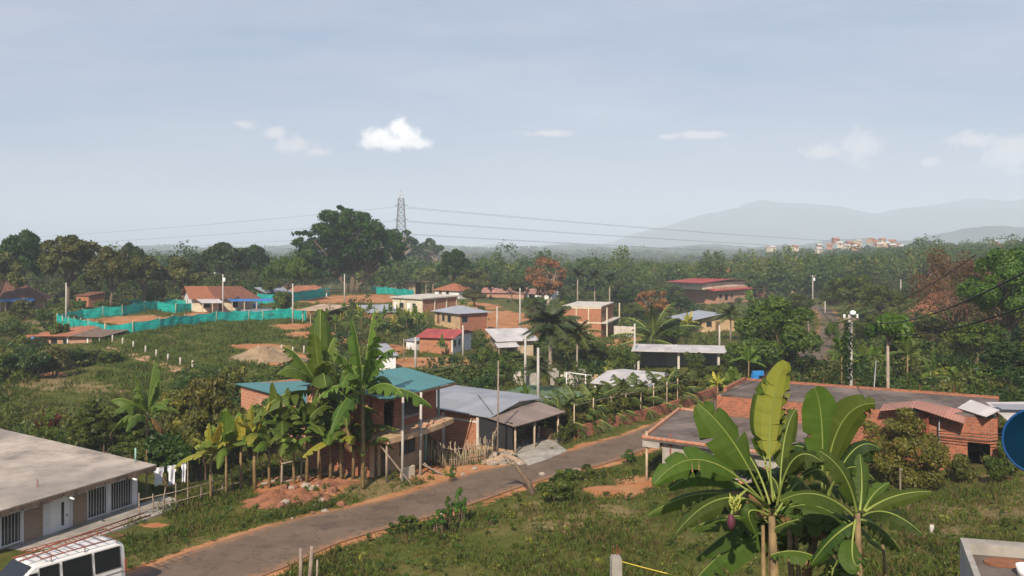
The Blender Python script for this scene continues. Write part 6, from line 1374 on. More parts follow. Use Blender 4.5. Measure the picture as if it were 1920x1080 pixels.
# ------------------------------------------------------------------ plant kinds
random.seed(1)
T = treeproto; B_ = bushproto
t_dark = T('tree', 'leaf_dark', 1, 12, 11, 34, 6500, .36, .30, .28, flat=.5)
t_dark2 = T('tree', 'leaf_dark', 2, 12, 9, 26, 5000, .36, .34, .3, flat=.6)
t_olive = T('tree', 'leaf_olive', 3, 12, 9, 30, 5200, .34, .28, .3, flat=.75)
t_olive2 = T('tree', 'leaf_olive', 4, 10, 9, 26, 4600, .34, .3, .25, flat=.6)
t_mid = T('tree', 'leaf_mid', 5, 9, 8, 28, 5200, .27, .3, .22, flat=.65)
t_mid2 = T('tree', 'leaf_mid', 6, 8, 8, 24, 4200, .28, .34, .2, flat=.6)
t_leafy = T('tree', 'leaf_mid', 16, 11, 10, 44, 11000, .24, .27, .06, zmin=-.8, flat=.75, limbs=12)
t_bright = T('tree', 'leaf_bright', 7, 8, 8, 22, 4200, .26, .3, .3, flat=.5)
t_brightbig = T('tree', 'leaf_bright', 17, 11, 10, 50, 14000, .19, .24, .2, zmin=-.5, flat=.6, limbs=14)
t_orange = T('tree', 'leaf_orange', 8, 11, 10, 40, 5200, .26, .22, .1, zmin=-.85, flat=.8, limbs=22, bark='bark_pale')
t_bare = T('tree', 'leaf_brown', 9, 10, 13, 60, 9000, .13, .24, .12, zmin=-.6, flat=.9, limbs=56, bark='bark', tr=.02)
t_open = T('tree', 'leaf_dark', 10, 14, 12, 22, 1900, .34, .2, .42, zmin=-.1, flat=.5, limbs=20, bark='bark_pale', tr=.026, multi=3)
t_umb = T('tree', 'leaf_mid', 12, 8, 16, 40, 7000, .3, .22, .25, zmin=.0, flat=.35)
# giant tree: hand placed boughs
def giant():
    rng = np.random.default_rng(77); h = 22.; w = 28.; root = thing('giant_tree', 'x', 'tree'); cl = []
    prof = [(-12.5, 12.8, 1.5), (-11, 11.5, 2.4), (-9.5, 9.5, 3.0), (-9, 13.0, 2.6), (-7.5, 16, 2.6), (-6, 12, 3.4), (-5.5, 18.5, 2.2), (-4, 15.5, 3.2), (-3.2, 19.5, 2.1), (-2.3, 21.6, .9), (-1.5, 18, 2.8), (-2, 13, 3.4), (0, 20, 2.2), (1.5, 17, 3.0), (2.5, 19.6, 1.9), (4, 18, 2.4), (5.5, 16, 2.8), (4, 13.5, 3.2), (7.3, 17, 1.6), (8.5, 14.5, 2.6), (10.5, 12.5, 2.3), (12.2, 10.8, 1.7), (11.5, 14.3, 1.3), (-8, 7, 2.8), (-5.5, 7.5, 3.2), (-11, 8.5, 1.8), (-3, 9, 3.2), (1, 10.5, 3.4), (5, 10, 2.8), (9, 10, 2.2), (-1, 6.4, 2.0), (-6, 5, 2.0), (7, 12, 2.4), (13.2, 12.4, 1.0), (-12.8, 15.2, .8), (-10.8, 15.3, 1.2)]
    c = []; r = []
    for x, z, rr_ in prof:
        for k in range(3): c.append((x+rng.normal()*rr_*.45, rng.normal()*(7.5*math.sqrt(max(.05, 1-(x/15)**2))), z+rng.normal()*rr_*.35-abs(rng.normal())*.4)); r.append(rr_*rng.uniform(.5, .85))
        c.append((x, rng.normal()*3-2, z)); r.append(rr_*.8)
    c = np.array(c); r = np.array(r); nl = 30000; k = rng.choice(len(c), nl, p=r**2/(r**2).sum()); e = unit(rng.normal(size=(nl, 3))+[0, 0, .5]); P = c[k]+e*(r[k]*rng.uniform(.5, 1.1, nl))[:, None]*[1, 1, .75]
    Nn = unit(e+rng.normal(size=(nl, 3))*.5); ct = rng.uniform(0, 1, len(c)); t = ct[k]*.4+rng.uniform(0, .6, nl); V, Q = leafquads(P, Nn, .42*rng.uniform(.6, 1.3, nl), rng, .5)
    m = MB(); 
    for bx, fx in ((-1.2, -3.5), (.4, .5), (1.6, 4.5)):
        fork = Vector((fx, 0, 5.)); m.tube([Vector((bx, 0, -.6)), Vector((bx*1.1, 0, 2)), fork], [.95, .7, .55], 10)
        for i in rng.choice(len(c), 26, replace=False):
            if abs(c[i][0]-fx) < 8: m.tube(segs(fork, c[i], rng, 5), [.4, .33, .26, .2, .13, .05], 6, cap=False)
    part('trunk', m, 'bark', root, True); npmesh('crown', V, Q, t, 'leaf_dark', root); return root, h, w
t_giant = giant()
b_mid = B_('bush', 'leaf_mid', 21, 2.6, 3.2, 18, 2600, .15); b_dark = B_('bush', 'leaf_dark', 22, 2.6, 3.2, 18, 2400, .17); b_olive = B_('bush', 'leaf_olive', 23, 2.4, 3, 16, 2200, .15)
b_yel = B_('bush', 'leaf_yolive', 24, 3, 3, 34, 5200, .095, clr=.24, stems=8); b_red = B_('bush', 'leaf_redmix', 25, 3.6, 4.2, 70, 19000, .075, clr=.26, stems=10, zmin=-.95); b_bright = B_('bush', 'leaf_bright', 26, 2.2, 2.6, 16, 2200, .15); b_wine = B_('bush', 'leaf_wine', 27, 2.2, 1.2, 9, 420, .2, .25, stems=6)
b_big = B_('bush', 'leaf_mid', 28, 4.5, 4.5, 34, 6500, .17, clr=.26, stems=9); b_weed = B_('weed', 'leaf_bright', 51, 1.3, .7, 14, 420, .07, .35, .22, stems=9); b_loose = B_('bush', 'leaf_mid', 52, 1.4, 2.0, 26, 1500, .10, .45, .25, stems=9)
b_bigo = B_('bush', 'leaf_olive', 29, 4.5, 4.5, 34, 6000, .15, clr=.26, stems=9)
n1 = bananaproto('banana_plant', 31); n2 = bananaproto('banana_plant', 32, 2.6, 2.2, 10, yellow=.3); n3 = bananaproto('banana_plant', 33, 1.8, 2.0, 8, 'banana_mid', .34); n4 = bananaproto('banana_plant', 34, 2.4, 1.9, 9, 'banana_yellow', .32, yellow=.3)
n5 = bananaproto('banana_plant', 35, 4.2, 3.3, 14, 'banana_mid', .33, .4, 20, dead=1); n6 = bananaproto('banana_plant', 36, 4.0, 3.2, 13, 'banana_mid', .34, .4, 20, dead=1)
pl_coco = palmproto('coconut_palm', 41, 5.5, 3.3, 22, lt=.06); pl_dark = palmproto('palm', 42, 5, 3.2, 26, 'palm_dark', .6, .2, 30, lt=.065); pl_royal = palmproto('royal_palm', 43, 8.5, 2.6, 14, 'palm_dark', .75, .2, up=.6, lt=.13)
pl_low = palmproto('palm_shrub', 44, .5, 2.6, 20, 'palm', .5, .1, 22, up=.6, lt=.055); pl_big = palmproto('coconut_palm', 45, 1.8, 6.0, 15, 'palm', .34, .22, 34, up=.6, lt=.035); pl_fan = palmproto('palm_shrub', 46, 1.2, 1.6, 14, 'palm', .6, .07, 16, up=.6)
pp_ = treeproto('papaya_tree', 'leaf_bright', 47, 6, 3.2, 20, 3000, .24, .4, .72, zmin=-.2, flat=.3, bark='bark_pale', tr=.022, limbs=14, asp=.6)
gt = 'trees of the village'
TR = [(t_dark, 40, 575, 433, 95, 'dark rounded tree towering at the far left edge'), (t_olive, 127, 588, 432, 118, 'tall olive-green tree with forked pale trunk behind the net yard'), (t_olive2, 207, 586, 456, 88, 'dark olive tree just right of the tall forked one'),
  (t_olive2, 0, 586, 468, 84, 'brownish tree cut by the left edge of the view'), (t_olive, 270, 578, 472, 84, 'bushy brown-green tree behind the back net, left of the white gable'), (t_olive2, 345, 573, 476, 92, 'bushy brown-green tree directly behind the white-gabled house'),
  (t_dark, 248, 560, 456, 60, 'dark tree top peeking between the two olive trees'), (t_dark2, 412, 552, 454, 96, 'dark domed tree behind the tile roof'), (t_dark, 470, 548, 460, 80, 'dark domed tree left of the sloping umbrella tree'), (t_dark2, 372, 552, 476, 60, 'low dark tree left of the domed pair'),
  (t_umb, 540, 566, 482, 118, 'wide umbrella tree with flat bright crown sloping left of the giant tree'), (t_open, 738, 545, 424, 112, 'half-bare tree with pale branches against the giant tree'), (t_open, 803, 546, 442, 92, 'pale-limbed sparse tree right of the pylon'), (t_dark, 850, 556, 468, 66, 'dark tree at the left end of the wood behind the small tile roof'),
  (t_orange, 1028, 548, 471, 92, 'large rust-orange flowering tree beyond the pink long-roofed house'), (t_orange, 1222, 606, 536, 78, 'smaller rust-orange flowering tree left of the grey gabled roof'), (t_bright, 1320, 548, 514, 44, 'round bright green tree left of the red-roofed house'),
  (t_leafy, 1448, 716, 545, 172, 'big dense leafy tree filling the space right of the grey gabled roof'), (t_mid, 1600, 590, 512, 90, 'broad green tree beyond the street end'), (t_mid2, 1560, 585, 530, 50, 'small green tree beside the street end'), (t_mid2, 1650, 600, 530, 80, 'green tree below the hillside hamlet'),
  (t_bare, 1790, 650, 458, 190, 'wide leafless brown tree with fine twigs above the red bank'), (t_brightbig, 1885, 670, 452, 170, 'tall vivid green tree at the right edge'), (t_bright, 1802, 590, 512, 72, 'flat bright green crown among the brown twigs'), (t_bright, 1748, 540, 470, 34, 'small bright tree left of the leafless one'),
  (t_mid, 1830, 690, 600, 110, 'dark green tree below the red bank at the right'), (t_olive2, 1745, 660, 600, 90, 'olive tree mass under the red bank'), (t_dark2, 1895, 720, 640, 90, 'dark tree at the right edge below the small shed'), (t_mid2, 1560, 655, 600, 30, 'slim tree at the right side of the street'),
  (t_mid, 1260, 660, 600, 70, 'green tree left of the grey gabled roof'), (t_mid2, 1150, 570, 520, 60, 'green tree behind the two-storey brick house'), (t_dark2, 1180, 590, 540, 70, 'dark tree right of the royal palms'), (t_mid2, 1250, 570, 530, 70, 'green tree behind the smaller orange tree'), (t_olive2, 890, 575, 540, 60, 'olive tree right of the small tile roof'),
  (t_mid, 1110, 700, 640, 70, 'green tree below the two-storey brick house'), (t_mid2, 1170, 700, 650, 60, 'green tree left of the open shelter'), (t_mid2, 1225, 590, 560, 46, 'low tree by the smaller orange tree'), (t_mid, 1500, 600, 548, 60, 'tree left of the street pole'), (t_mid2, 1640, 650, 590, 70, 'tree behind the large pole'),
  (t_olive2, 30, 545, 480, 70, 'olive tree behind the tarpaulin house'), (t_dark2, 330, 545, 478, 60, 'dark tree behind the bushy pair'), (t_mid2, 512, 560, 520, 44, 'low tree behind the long shed'), (t_olive2, 890, 560, 500, 60, 'brownish tree at the wood edge right of the pylon'), (t_mid, 1000, 600, 555, 56, 'green tree behind the patched shack and orange bank'), (t_olive2, 1060, 640, 590, 56, 'olive tree at the left corner of the two-storey gallery house'), (t_mid2, 1190, 612, 566, 56, 'round green tree between the gallery house and the small orange tree'), (t_dark2, 1270, 598, 552, 56, 'dark tree between the small orange tree and the grey gabled roof'),
  (t_mid, 1425, 600, 556, 60, 'green tree directly right of the red-roofed house'), (t_mid2, 1385, 700, 640, 60, 'green tree at the right end of the open shelter'), (t_olive2, 1240, 560, 520, 50, 'olive tree left of the red-roofed house'), (t_mid, 960, 565, 520, 56, 'green tree behind the long pink-roofed house'), (t_dark2, 920, 560, 515, 50, 'dark tree behind the left end of the pink-roofed house'),
  (t_mid, 1480, 640, 580, 60, 'green tree at the left side of the street'), (t_olive2, 900, 600, 572, 30, 'small olive tree above the grey hipped roof'), (t_mid2, 1130, 690, 655, 50, 'round green tree below the low unplastered wall'), (t_mid, 1690, 690, 615, 80, 'green tree behind the papaya'), (t_mid2, 600, 618, 585, 30, 'small round dark bush-like tree at the open shed')]
for pr, px, b, t, w_, lab in TR: putpx(pr, px, b, t, w_, lab, 'tree', gt, Y=(245 if px == 1028 else None))
putpx(t_giant, 658, 572, 387, 208, 'giant spreading dark green tree dominating the skyline', 'tree', rz=0, Y=250)
for i, (px, b, t, w_) in enumerate([(1083, 585, 497, 36), (1115, 588, 500, 32), (1143, 592, 505, 38)]): putpx(pl_royal, px, b, t, w_, '%s of the three royal palms in the village centre' % ['leftmost', 'middle', 'rightmost'][i], 'palm', 'royal palms')
putpx(pl_dark, 1032, 705, 560, 108, 'dark shaggy palm-like tree beside the sports court', 'palm'); putpx(pl_coco, 1082, 705, 590, 92, 'coconut palm with drooping fronds and bare trunk right of the shaggy one', 'palm'); putpx(pl_big, 1225, 668, 560, 180, 'short coconut palm with very long arching fronds behind the open shelter', 'palm')
putpx(pl_coco, 1370, 560, 520, 40, 'small palm right of the red-roofed house', 'palm'); putpx(pl_coco, 1370, 640, 565, 70, 'palm with light fronds below the red-roofed house', 'palm'); putpx(pl_coco, 910, 726, 690, 90, 'young palm left of the court', 'palm'); putpx(pl_coco, 850, 725, 680, 90, 'low palm behind the grey roof', 'palm'); putpx(pl_dark, 1010, 735, 665, 60, 'dark young palm at the court corner', 'palm')
p_ = G(1665, 760, .6); putpx(pp_, 1665, 740, 590, 92, 'papaya tree with tall bare trunk and leafy head above the long building', 'papaya', None, Y=69)
# palm hedge over the low wall
for i, px in enumerate([1080, 1098, 1118, 1146, 1172, 1198, 1222, 1246, 1270, 1296]):
    w0 = wp[0].lerp(wp[-1], (px-1062)/290.); a_ = (px-960)/F; best = min((wp[k].lerp(wp[k+1], s/10) for k in range(5) for s in range(11)), key=lambda q: abs(q.x/q.y-a_)); p = best+Vector((-1.2, 1.05, 0)); p.z = tz(p.x, p.y)
    put(pl_low, p, 4.2*random.uniform(.85, 1.1), 5.2, '%s bushy palm from the left in the hedge behind the low brick wall' % ORD[i], 'palm', 'palm hedge along the low brick wall')
for i, px in enumerate(range(1080, 1330, 16)):
    a_ = (px-960)/F; p = min((wp[k].lerp(wp[k+1], s/20) for k in range(5) for s in range(21)), key=lambda q: abs(q.x/q.y-a_))+Vector((-.8, .75, 0)); p.z = tz(p.x, p.y)
    put(b_yel if i % 2 else b_olive, p, 2.5, 2.8, '%s %s hedge shrub from the left behind the low brick wall' % (ORD[i], ['yellow-green', 'olive'][(i+1) % 2]), 'bush', 'hedge shrubs behind the low brick wall')
# bananas
def bn(pr, px, b, t, w_, lab, group=None, **k): putpx(pr, px, b, t, w_, lab, 'banana plant', group, **k)
bn(n5, 680, 892, 618, 230, 'tall ragged banana plant in front of the teal-roofed house, the right of two', 'tall banana plants by the two-storey house', rz=.5, Y=52.5)
bn(n5, 640, 892, 690, 190, 'shorter ragged banana plant between the two tall ones', 'tall banana plants by the two-storey house', rz=3.5, Y=54)
bn(n6, 600, 880, 618, 260, 'tall ragged banana plant in front of the teal-roofed house, the left of two', 'tall banana plants by the two-storey house', rz=2.0, Y=55)
bn(n6, 276, 890, 702, 160, 'solitary banana plant with torn upright leaves behind the white house', None, rz=1.2, Y=60)
for i, (px, b, t, w_, pr) in enumerate([(396, 920, 795, 130, n4), (425, 913, 775, 140, n2), (452, 908, 780, 140, n4), (478, 905, 760, 160, n4), (505, 905, 770, 150, n2), (528, 901, 728, 170, n1), (552, 902, 755, 160, n3), (575, 901, 740, 170, n1), (598, 898, 760, 160, n2), (620, 898, 745, 170, n1), (642, 899, 770, 160, n4), (662, 897, 755, 160, n1), (684, 900, 785, 140, n3)]):
    bn(pr, px, b, t, w_, '%s banana plant from the left in the dense row behind the rail fence' % ORD[i], 'banana row behind the rail fence', Y=H*F/(b-HY+8))
for i, (px, b, t, w_) in enumerate([(150, 850, 800, 60), (200, 846, 790, 60), (185, 850, 800, 50), (225, 850, 800, 50)]): bn(n4, px, b, t, w_, '%s low yellow-leaved banana shoot from the left behind the white house roof' % ORD[i], 'yellow banana shoots behind the white house')
for i in range(26):
    px = 600+i*8+random.uniform(-4, 4); b = 612+8*math.sin(i*1.9)+(i % 3)*5; bn([n1, n4, n2, n3][i % 4], px, b, b-32-random.uniform(0, 10), 30, '%s small banana plant from the left in the thicket below the giant tree' % (ORD+['twenty-'+x for x in ORD])[i], 'banana thicket in the middle of the village')
for i, (px, b, t, w_, pr, lab) in enumerate([(1404, 735, 645, 74, n1, 'banana plant with upright leaves left of the long building'), (1375, 750, 690, 70, n2, 'banana plant beside the blue cloth near the parapet'), (1345, 755, 700, 60, n4, 'yellowish banana plant at the end of the palm hedge'), (1578, 735, 620, 80, n1, 'banana plant left of the large pole'), (1618, 730, 650, 60, n2, 'banana plant just right of the large pole'),
     (1702, 735, 628, 96, n1, 'big banana plant right of the papaya trunk'), (1745, 735, 665, 70, n3, 'banana plant with a leaf stretching right'), (1790, 738, 690, 70, n2, 'lower banana plant above the pink awning'), (1840, 735, 695, 70, n3, 'banana plant at the right near the blue scrap'), (1660, 735, 680, 60, n3, 'short banana plant behind the thin pipe'),
     (1290, 640, 585, 50, n4, 'yellow banana plant left of the grey gabled house'), (1610, 575, 520, 50, n1, 'far banana plant beyond the street'), (1640, 590, 540, 50, n1, 'far banana plant right of the street end'), (1420, 620, 560, 60, n1, 'banana plant right of the grey gabled house'), (1450, 590, 550, 50, n1, 'banana plant behind the big leafy tree'),
     (1405, 590, 545, 50, n2, 'banana plant below the red-roofed house'), (880, 600, 568, 36, n4, 'banana plant above the orange bank'), (868, 590, 560, 34, n1, 'banana plant right of the brick flat house'), (828, 668, 632, 36, n3, 'papaya-like banana plant in front of the brick wall of the red-roofed house'), (985, 770, 725, 60, n3, 'banana plant poking above the grey zinc roof'), (1070, 650, 612, 60, n1, 'banana plant below the two-storey brick house'), (1105, 660, 625, 50, n2, 'banana plant right below the open gallery'), (1640, 700, 650, 60, n2, 'banana plant between the pole and the papaya')]): bn(pr, px, b, t, w_, lab, 'scattered banana plants')
# bushes, one by one
BS = [(b_red, 1690, 912, 762, 185, 'large round red-and-green speckled shrub in front of the brick building'), (b_yel, 405, 850, 672, 120, 'tall loose shrub with yellow-green leaves above the banana row'), (b_yel, 375, 900, 740, 130, 'olive shrub between the clothesline and the banana row'), (b_yel, 345, 850, 700, 110, 'green shrub right of the solitary banana'), (b_dark, 320, 910, 800, 130, 'dark round shrub behind the clothesline'), (b_yel, 430, 770, 668, 80, 'sparse yellow-leaved shrub above the low block house'), (b_yel, 430, 870, 745, 110, 'olive shrub at the left end of the low block house'),
  (b_big, 500, 850, 742, 90, 'leafy shrub hiding the lower front of the low block house'), (b_yel, 475, 860, 752, 90, 'speckled shrub at the far left corner of the low block house'), (b_wine, 75, 822, 762, 26, 'left of two wine-red leafy shrubs behind the white roof'), (b_wine, 103, 824, 762, 26, 'right of two wine-red leafy shrubs behind the white roof'), (b_big, 200, 860, 740, 130, 'dark shrub mass left of the solitary banana'), (b_big, 260, 880, 800, 100, 'shrub at the foot of the solitary banana'),
  (b_dark, 25, 715, 655, 70, 'leftmost dark shrub of the stemmed hedge below the brick hut'), (b_dark, 65, 712, 655, 70, 'second dark shrub of the stemmed hedge below the brick hut'), (b_olive, 100, 705, 650, 66, 'third shrub of the stemmed hedge below the brick hut'), (b_dark, 135, 690, 648, 60, 'fourth shrub of the hedge below the brick hut'), (b_mid, 170, 682, 652, 60, 'fifth shrub of the hedge below the brick hut'), (b_mid, 205, 682, 655, 50, 'rightmost shrub of the hedge below the brick hut'),
  (b_mid, -20, 720, 650, 90, 'hedge shrub cut off by the left edge'), (b_weed, 845, 905, 870, 20, 'low weed tuft at the house frontage'), (b_weed, 820, 1000, 945, 40, 'leafy weed left of the pale post stub'), (b_weed, 862, 985, 895, 36, 'tall upright weed at the road edge'), (b_weed, 838, 990, 915, 26, 'second upright weed at the road edge'), (b_loose, 765, 1000, 965, 60, 'leafy low bush overlapping the road edge'), (b_loose, 738, 1002, 980, 40, 'small leafy bush at the road edge left of the weeds'),
  (b_weed, 922, 985, 950, 24, 'small yellow-green weed right of the upright ones'), (b_loose, 1045, 945, 890, 90, 'green bush heap right of the leaning dead trunk'), (b_loose, 1060, 925, 875, 60, 'pale green bush on the road bank'), (b_loose, 1100, 900, 872, 60, 'dry bush on the bank beside the road'), (b_weed, 1178, 870, 835, 34, 'spiky plant at the right side of the road'),
  (b_mid, 880, 735, 680, 70, 'round bush behind the grey zinc roof'), (b_bright, 905, 735, 700, 60, 'yellow-green bush left of the court'), (b_mid, 935, 720, 670, 60, 'bush behind the brown antenna pole'), (b_dark, 850, 725, 690, 50, 'dark bush behind the grey zinc roof'), (b_big, 1082, 806, 765, 44, 'big bush at the left end of the palm hedge'), (b_loose, 1056, 832, 795, 36, 'bush on the verge beside the porch'), (b_loose, 930, 845, 795, 26, 'green bush growing behind the stick fence'),
  (b_big, 1850, 870, 790, 110, 'wide shrub at the right end of the brick building'), (b_olive, 1800, 905, 850, 60, 'low shrub right of the rusty post'), (b_mid, 1905, 880, 810, 80, 'shrub behind the blue dish'), (b_mid, 1870, 905, 850, 70, 'shrub with a pale scrap in it at the right'), (b_mid, 110, 640, 600, 44, 'shrub right behind the orange roof'), (b_mid, 80, 610, 575, 40, 'shrub in front of the tarpaulin house'), (b_olive, 40, 600, 562, 60, 'shrub under the blue awning'), (b_mid, 20, 640, 600, 60, 'shrub at the left edge beside the brick hut'),
  (b_dark, 599, 615, 584, 28, 'round dark bush beside the open shed'), (b_bright, 150, 585, 560, 30, 'low bush behind the net yard'), (b_bright, 285, 575, 540, 26, 'light green sapling in front of the brown-green trees'), (b_mid, 190, 592, 560, 36, 'shrub behind the net'), (b_mid, 760, 620, 590, 40, 'bush under the flat house'), (b_mid, 900, 660, 630, 40, 'bush right of the red-roofed brick house'), (b_mid, 915, 690, 650, 50, 'bush left of the patched shack'), (b_mid, 1140, 610, 570, 40, 'bush beside the two-storey brick house'), (b_mid, 530, 590, 540, 44, 'ragged small tree before the long shed'),
  (b_big, 960, 690, 655, 60, 'bush in front of the patched shack'), (b_mid, 820, 720, 690, 60, 'bush right above the teal roof'), (b_mid, 1300, 700, 655, 50, 'bush leaning over the open shelter roof'), (b_big, 1330, 720, 680, 80, 'bush right of the open shelter'), (b_mid, 1480, 735, 690, 60, 'bush above the parapet'), (b_mid, 1530, 735, 690, 60, 'bush between the parapet and the street')]
for pr, px, b, t, w_, lab in BS: putpx(pr, px, b, t, w_, lab, 'bush', 'shrubs of the village')
b0 = hit(1520, 905)
m = MB(); c = G(1416, 712, 3.9); m.cbox(c, .5, .3, .9, .4); m.cbox(c+Vector((.2, 0, .5)), .9, .25, .35, .3); single('blue_cloth', m, 'blue_bright', 'blue cloth hanging beside the parapet under the banana leaves', 'cloth')
# ------------------------------------------------------------------ undergrowth that nobody could count
def okpt(X, Y, hh, wr):
    z = terr(X, Y); px = 960+X/Y*F; pyb = HY+(H-z)/Y*F; pyt = HY+(H-z-hh)/Y*F; pw = wr/Y*F; ok = np.ones(len(X), bool)
    for x0, y0, x1, y1, Yh in PROT: ok &= ~((px+pw > x0) & (px-pw < x1) & (pyt < y1-3) & (pyb > y0) & (Y < Yh+1))
    for q4 in HOUSES:
        cx = sum(p[0] for p in q4)/4; cy = sum(p[1] for p in q4)/4; ins = np.ones(len(X), bool); sg = None
        for i in range(4):
            a = q4[i]; b = q4[(i+1) % 4]; cr_ = (b[0]-a[0])*(Y-a[1])-(b[1]-a[1])*(X-a[0]); s_ = (b[0]-a[0])*(cy-a[1])-(b[1]-a[1])*(cx-a[0]); ins &= (cr_*np.sign(s_) > -.6*math.hypot(b[0]-a[0], b[1]-a[1]))
        ok &= ~ins
    d = np.sqrt((X[:, None]-rc[None, ::2, 0])**2+(Y[:, None]-rc[None, ::2, 1])**2); j = d.argmin(1); ok &= d[np.arange(len(X)), j] > rw[::2][j]+wr+.3
    return ok, z, px, pyb
def inpoly(px, py, P):
    r = np.zeros(len(px), bool)
    for i in range(len(P)):
        (x1, y1), (x2, y2) = P[i], P[i-1]; c = ((y1 > py) != (y2 > py)) & (px < (x2-x1)*(py-y1)/((y2-y1) or 1e-9)+x1); r ^= c
    return r
OPEN = [[(0, 735), (100, 712), (240, 655), (372, 700), (330, 745), (250, 775), (60, 800), (0, 790)], [(370, 700), (450, 695), (560, 690), (460, 735), (400, 745)], [(205, 640), (330, 608), (550, 590), (640, 605), (560, 655), (640, 690), (450, 700), (370, 705)], [(100, 590), (550, 575), (550, 600), (200, 632)], [(915, 745), (1000, 718), (1115, 735), (1060, 795)], [(1130, 945), (1240, 895), (1260, 930), (1150, 960)],
        [(700, 560), (930, 560), (1000, 620), (880, 640), (860, 610), (700, 580)], [(870, 575), (1000, 570), (1010, 650), (890, 625)], [(0, 725), (240, 690), (330, 720), (190, 740), (0, 790)], [(740, 650), (900, 668), (840, 700), (740, 690)], [(700, 900), (830, 870), (960, 900), (560, 980)], [(480, 545), (800, 545), (800, 575), (480, 580)], [(0, 575), (110, 575), (110, 600), (0, 600)], [(1340, 915), (1930, 885), (1930, 1100), (900, 1100), (1000, 930), (1200, 900)], [(470, 655), (560, 655), (560, 690), (450, 690)], [(560, 905), (700, 885), (800, 905), (600, 960)]]
def scrub(name, lab, n, Y0, Y1, px0, px1, hr, wr, mat, seed, nleaf, ls, pyr=(0, 2000), group=None, openok=False):
    rng = np.random.default_rng(seed); Y = np.exp(rng.uniform(math.log(Y0), math.log(Y1), n)); px = rng.uniform(px0, px1, n); X = (px-960)/F*Y
    hh = rng.uniform(*hr, n); w_ = hh*rng.uniform(*wr, n); ok, z, pxx, pyb = okpt(X, Y, hh, w_/2)
    for P in ([] if openok else OPEN): ok &= ~inpoly(pxx, pyb, P)
    ok &= (pyb > pyr[0]) & (pyb < pyr[1]); X, Y, z, hh, w_ = X[ok], Y[ok], z[ok], hh[ok], w_[ok]; k = len(X)
    if not k: return
    Vs = []; Ts = []
    for i in range(k):
        m_ = max(12, int(nleaf*rng.uniform(.7, 1.3))); nc_ = rng.integers(3, 7); cc = rng.normal(size=(nc_, 3))*[w_[i]*.26, w_[i]*.26, hh[i]*.16]+[0, 0, hh[i]*.5]; kk = rng.integers(0, nc_, m_); e = unit(rng.normal(size=(m_, 3))+[0, 0, .5])
        P = cc[kk]+e*[w_[i]*.27, w_[i]*.27, hh[i]*.3]*rng.uniform(.6, 1.1, (m_, 1)); Nn = unit(e+rng.normal(size=(m_, 3))*.5); v, _ = leafquads(P+[X[i], Y[i], z[i]], Nn, ls*(Y[i]/80)**.5*rng.uniform(.7, 1.3, m_), rng, .5); Vs.append(v); Ts.append(np.clip(rng.uniform(0, .5)+rng.uniform(0, .5, m_), 0, 1))
    V = np.concatenate(Vs); Q = np.arange(len(V)).reshape(-1, 4); o = npmesh(name, V, Q, np.concatenate(Ts), mat); tagp(o, lab, 'undergrowth', kind='stuff'); return k
k1 = scrub('undergrowth', 'dense green undergrowth filling the plots between the village houses', 1500, 48, 290, -60, 1980, (.7, 2.8), (1., 1.8), 'leaf_mid', 1, 150, .17, (470, 860))
k2 = scrub('undergrowth', 'dry olive undergrowth mixed into the plots between the houses', 1100, 48, 290, -60, 1980, (.6, 2.6), (1., 1.8), 'leaf_olive', 2, 140, .17, (470, 860))
k3 = scrub('undergrowth', 'dark shrubby undergrowth in the shady plots', 700, 60, 290, -60, 1980, (1., 3.6), (1., 1.6), 'leaf_dark', 3, 190, .19, (470, 800))
k4 = scrub('undergrowth', 'yellowish leafy undergrowth scattered over the village', 330, 60, 250, -60, 1980, (.6, 2.2), (1., 1.6), 'leaf_yellow', 4, 110, .17, (470, 800))
k5 = scrub('tree_belt', 'belt of low trees closing the village towards the wood', 520, 190, 330, -100, 2050, (3.0, 7.5), (.8, 1.4), 'forest', 5, 420, .24, (465, 575))
scrub('weeds', 'broad-leaved weeds scattered through the near grass', 620, 27, 66, 420, 1950, (.15, .5), (1., 2.2), 'leaf_mid', 6, 45, .10, (800, 1300), openok=True)
scrub('weeds', 'yellow-green weeds scattered through the near grass', 260, 27, 66, 420, 1950, (.15, .6), (.8, 1.8), 'leaf_yellow', 7, 35, .09, (800, 1300), openok=True)
scrub('weeds', 'low weeds on the verge before the white house and the earth mound', 160, 38, 62, 200, 900, (.15, .5), (1., 2.), 'leaf_bright', 8, 40, .09, (870, 1100), openok=True)
print('scrub', k1, k2, k3, k4, k5)
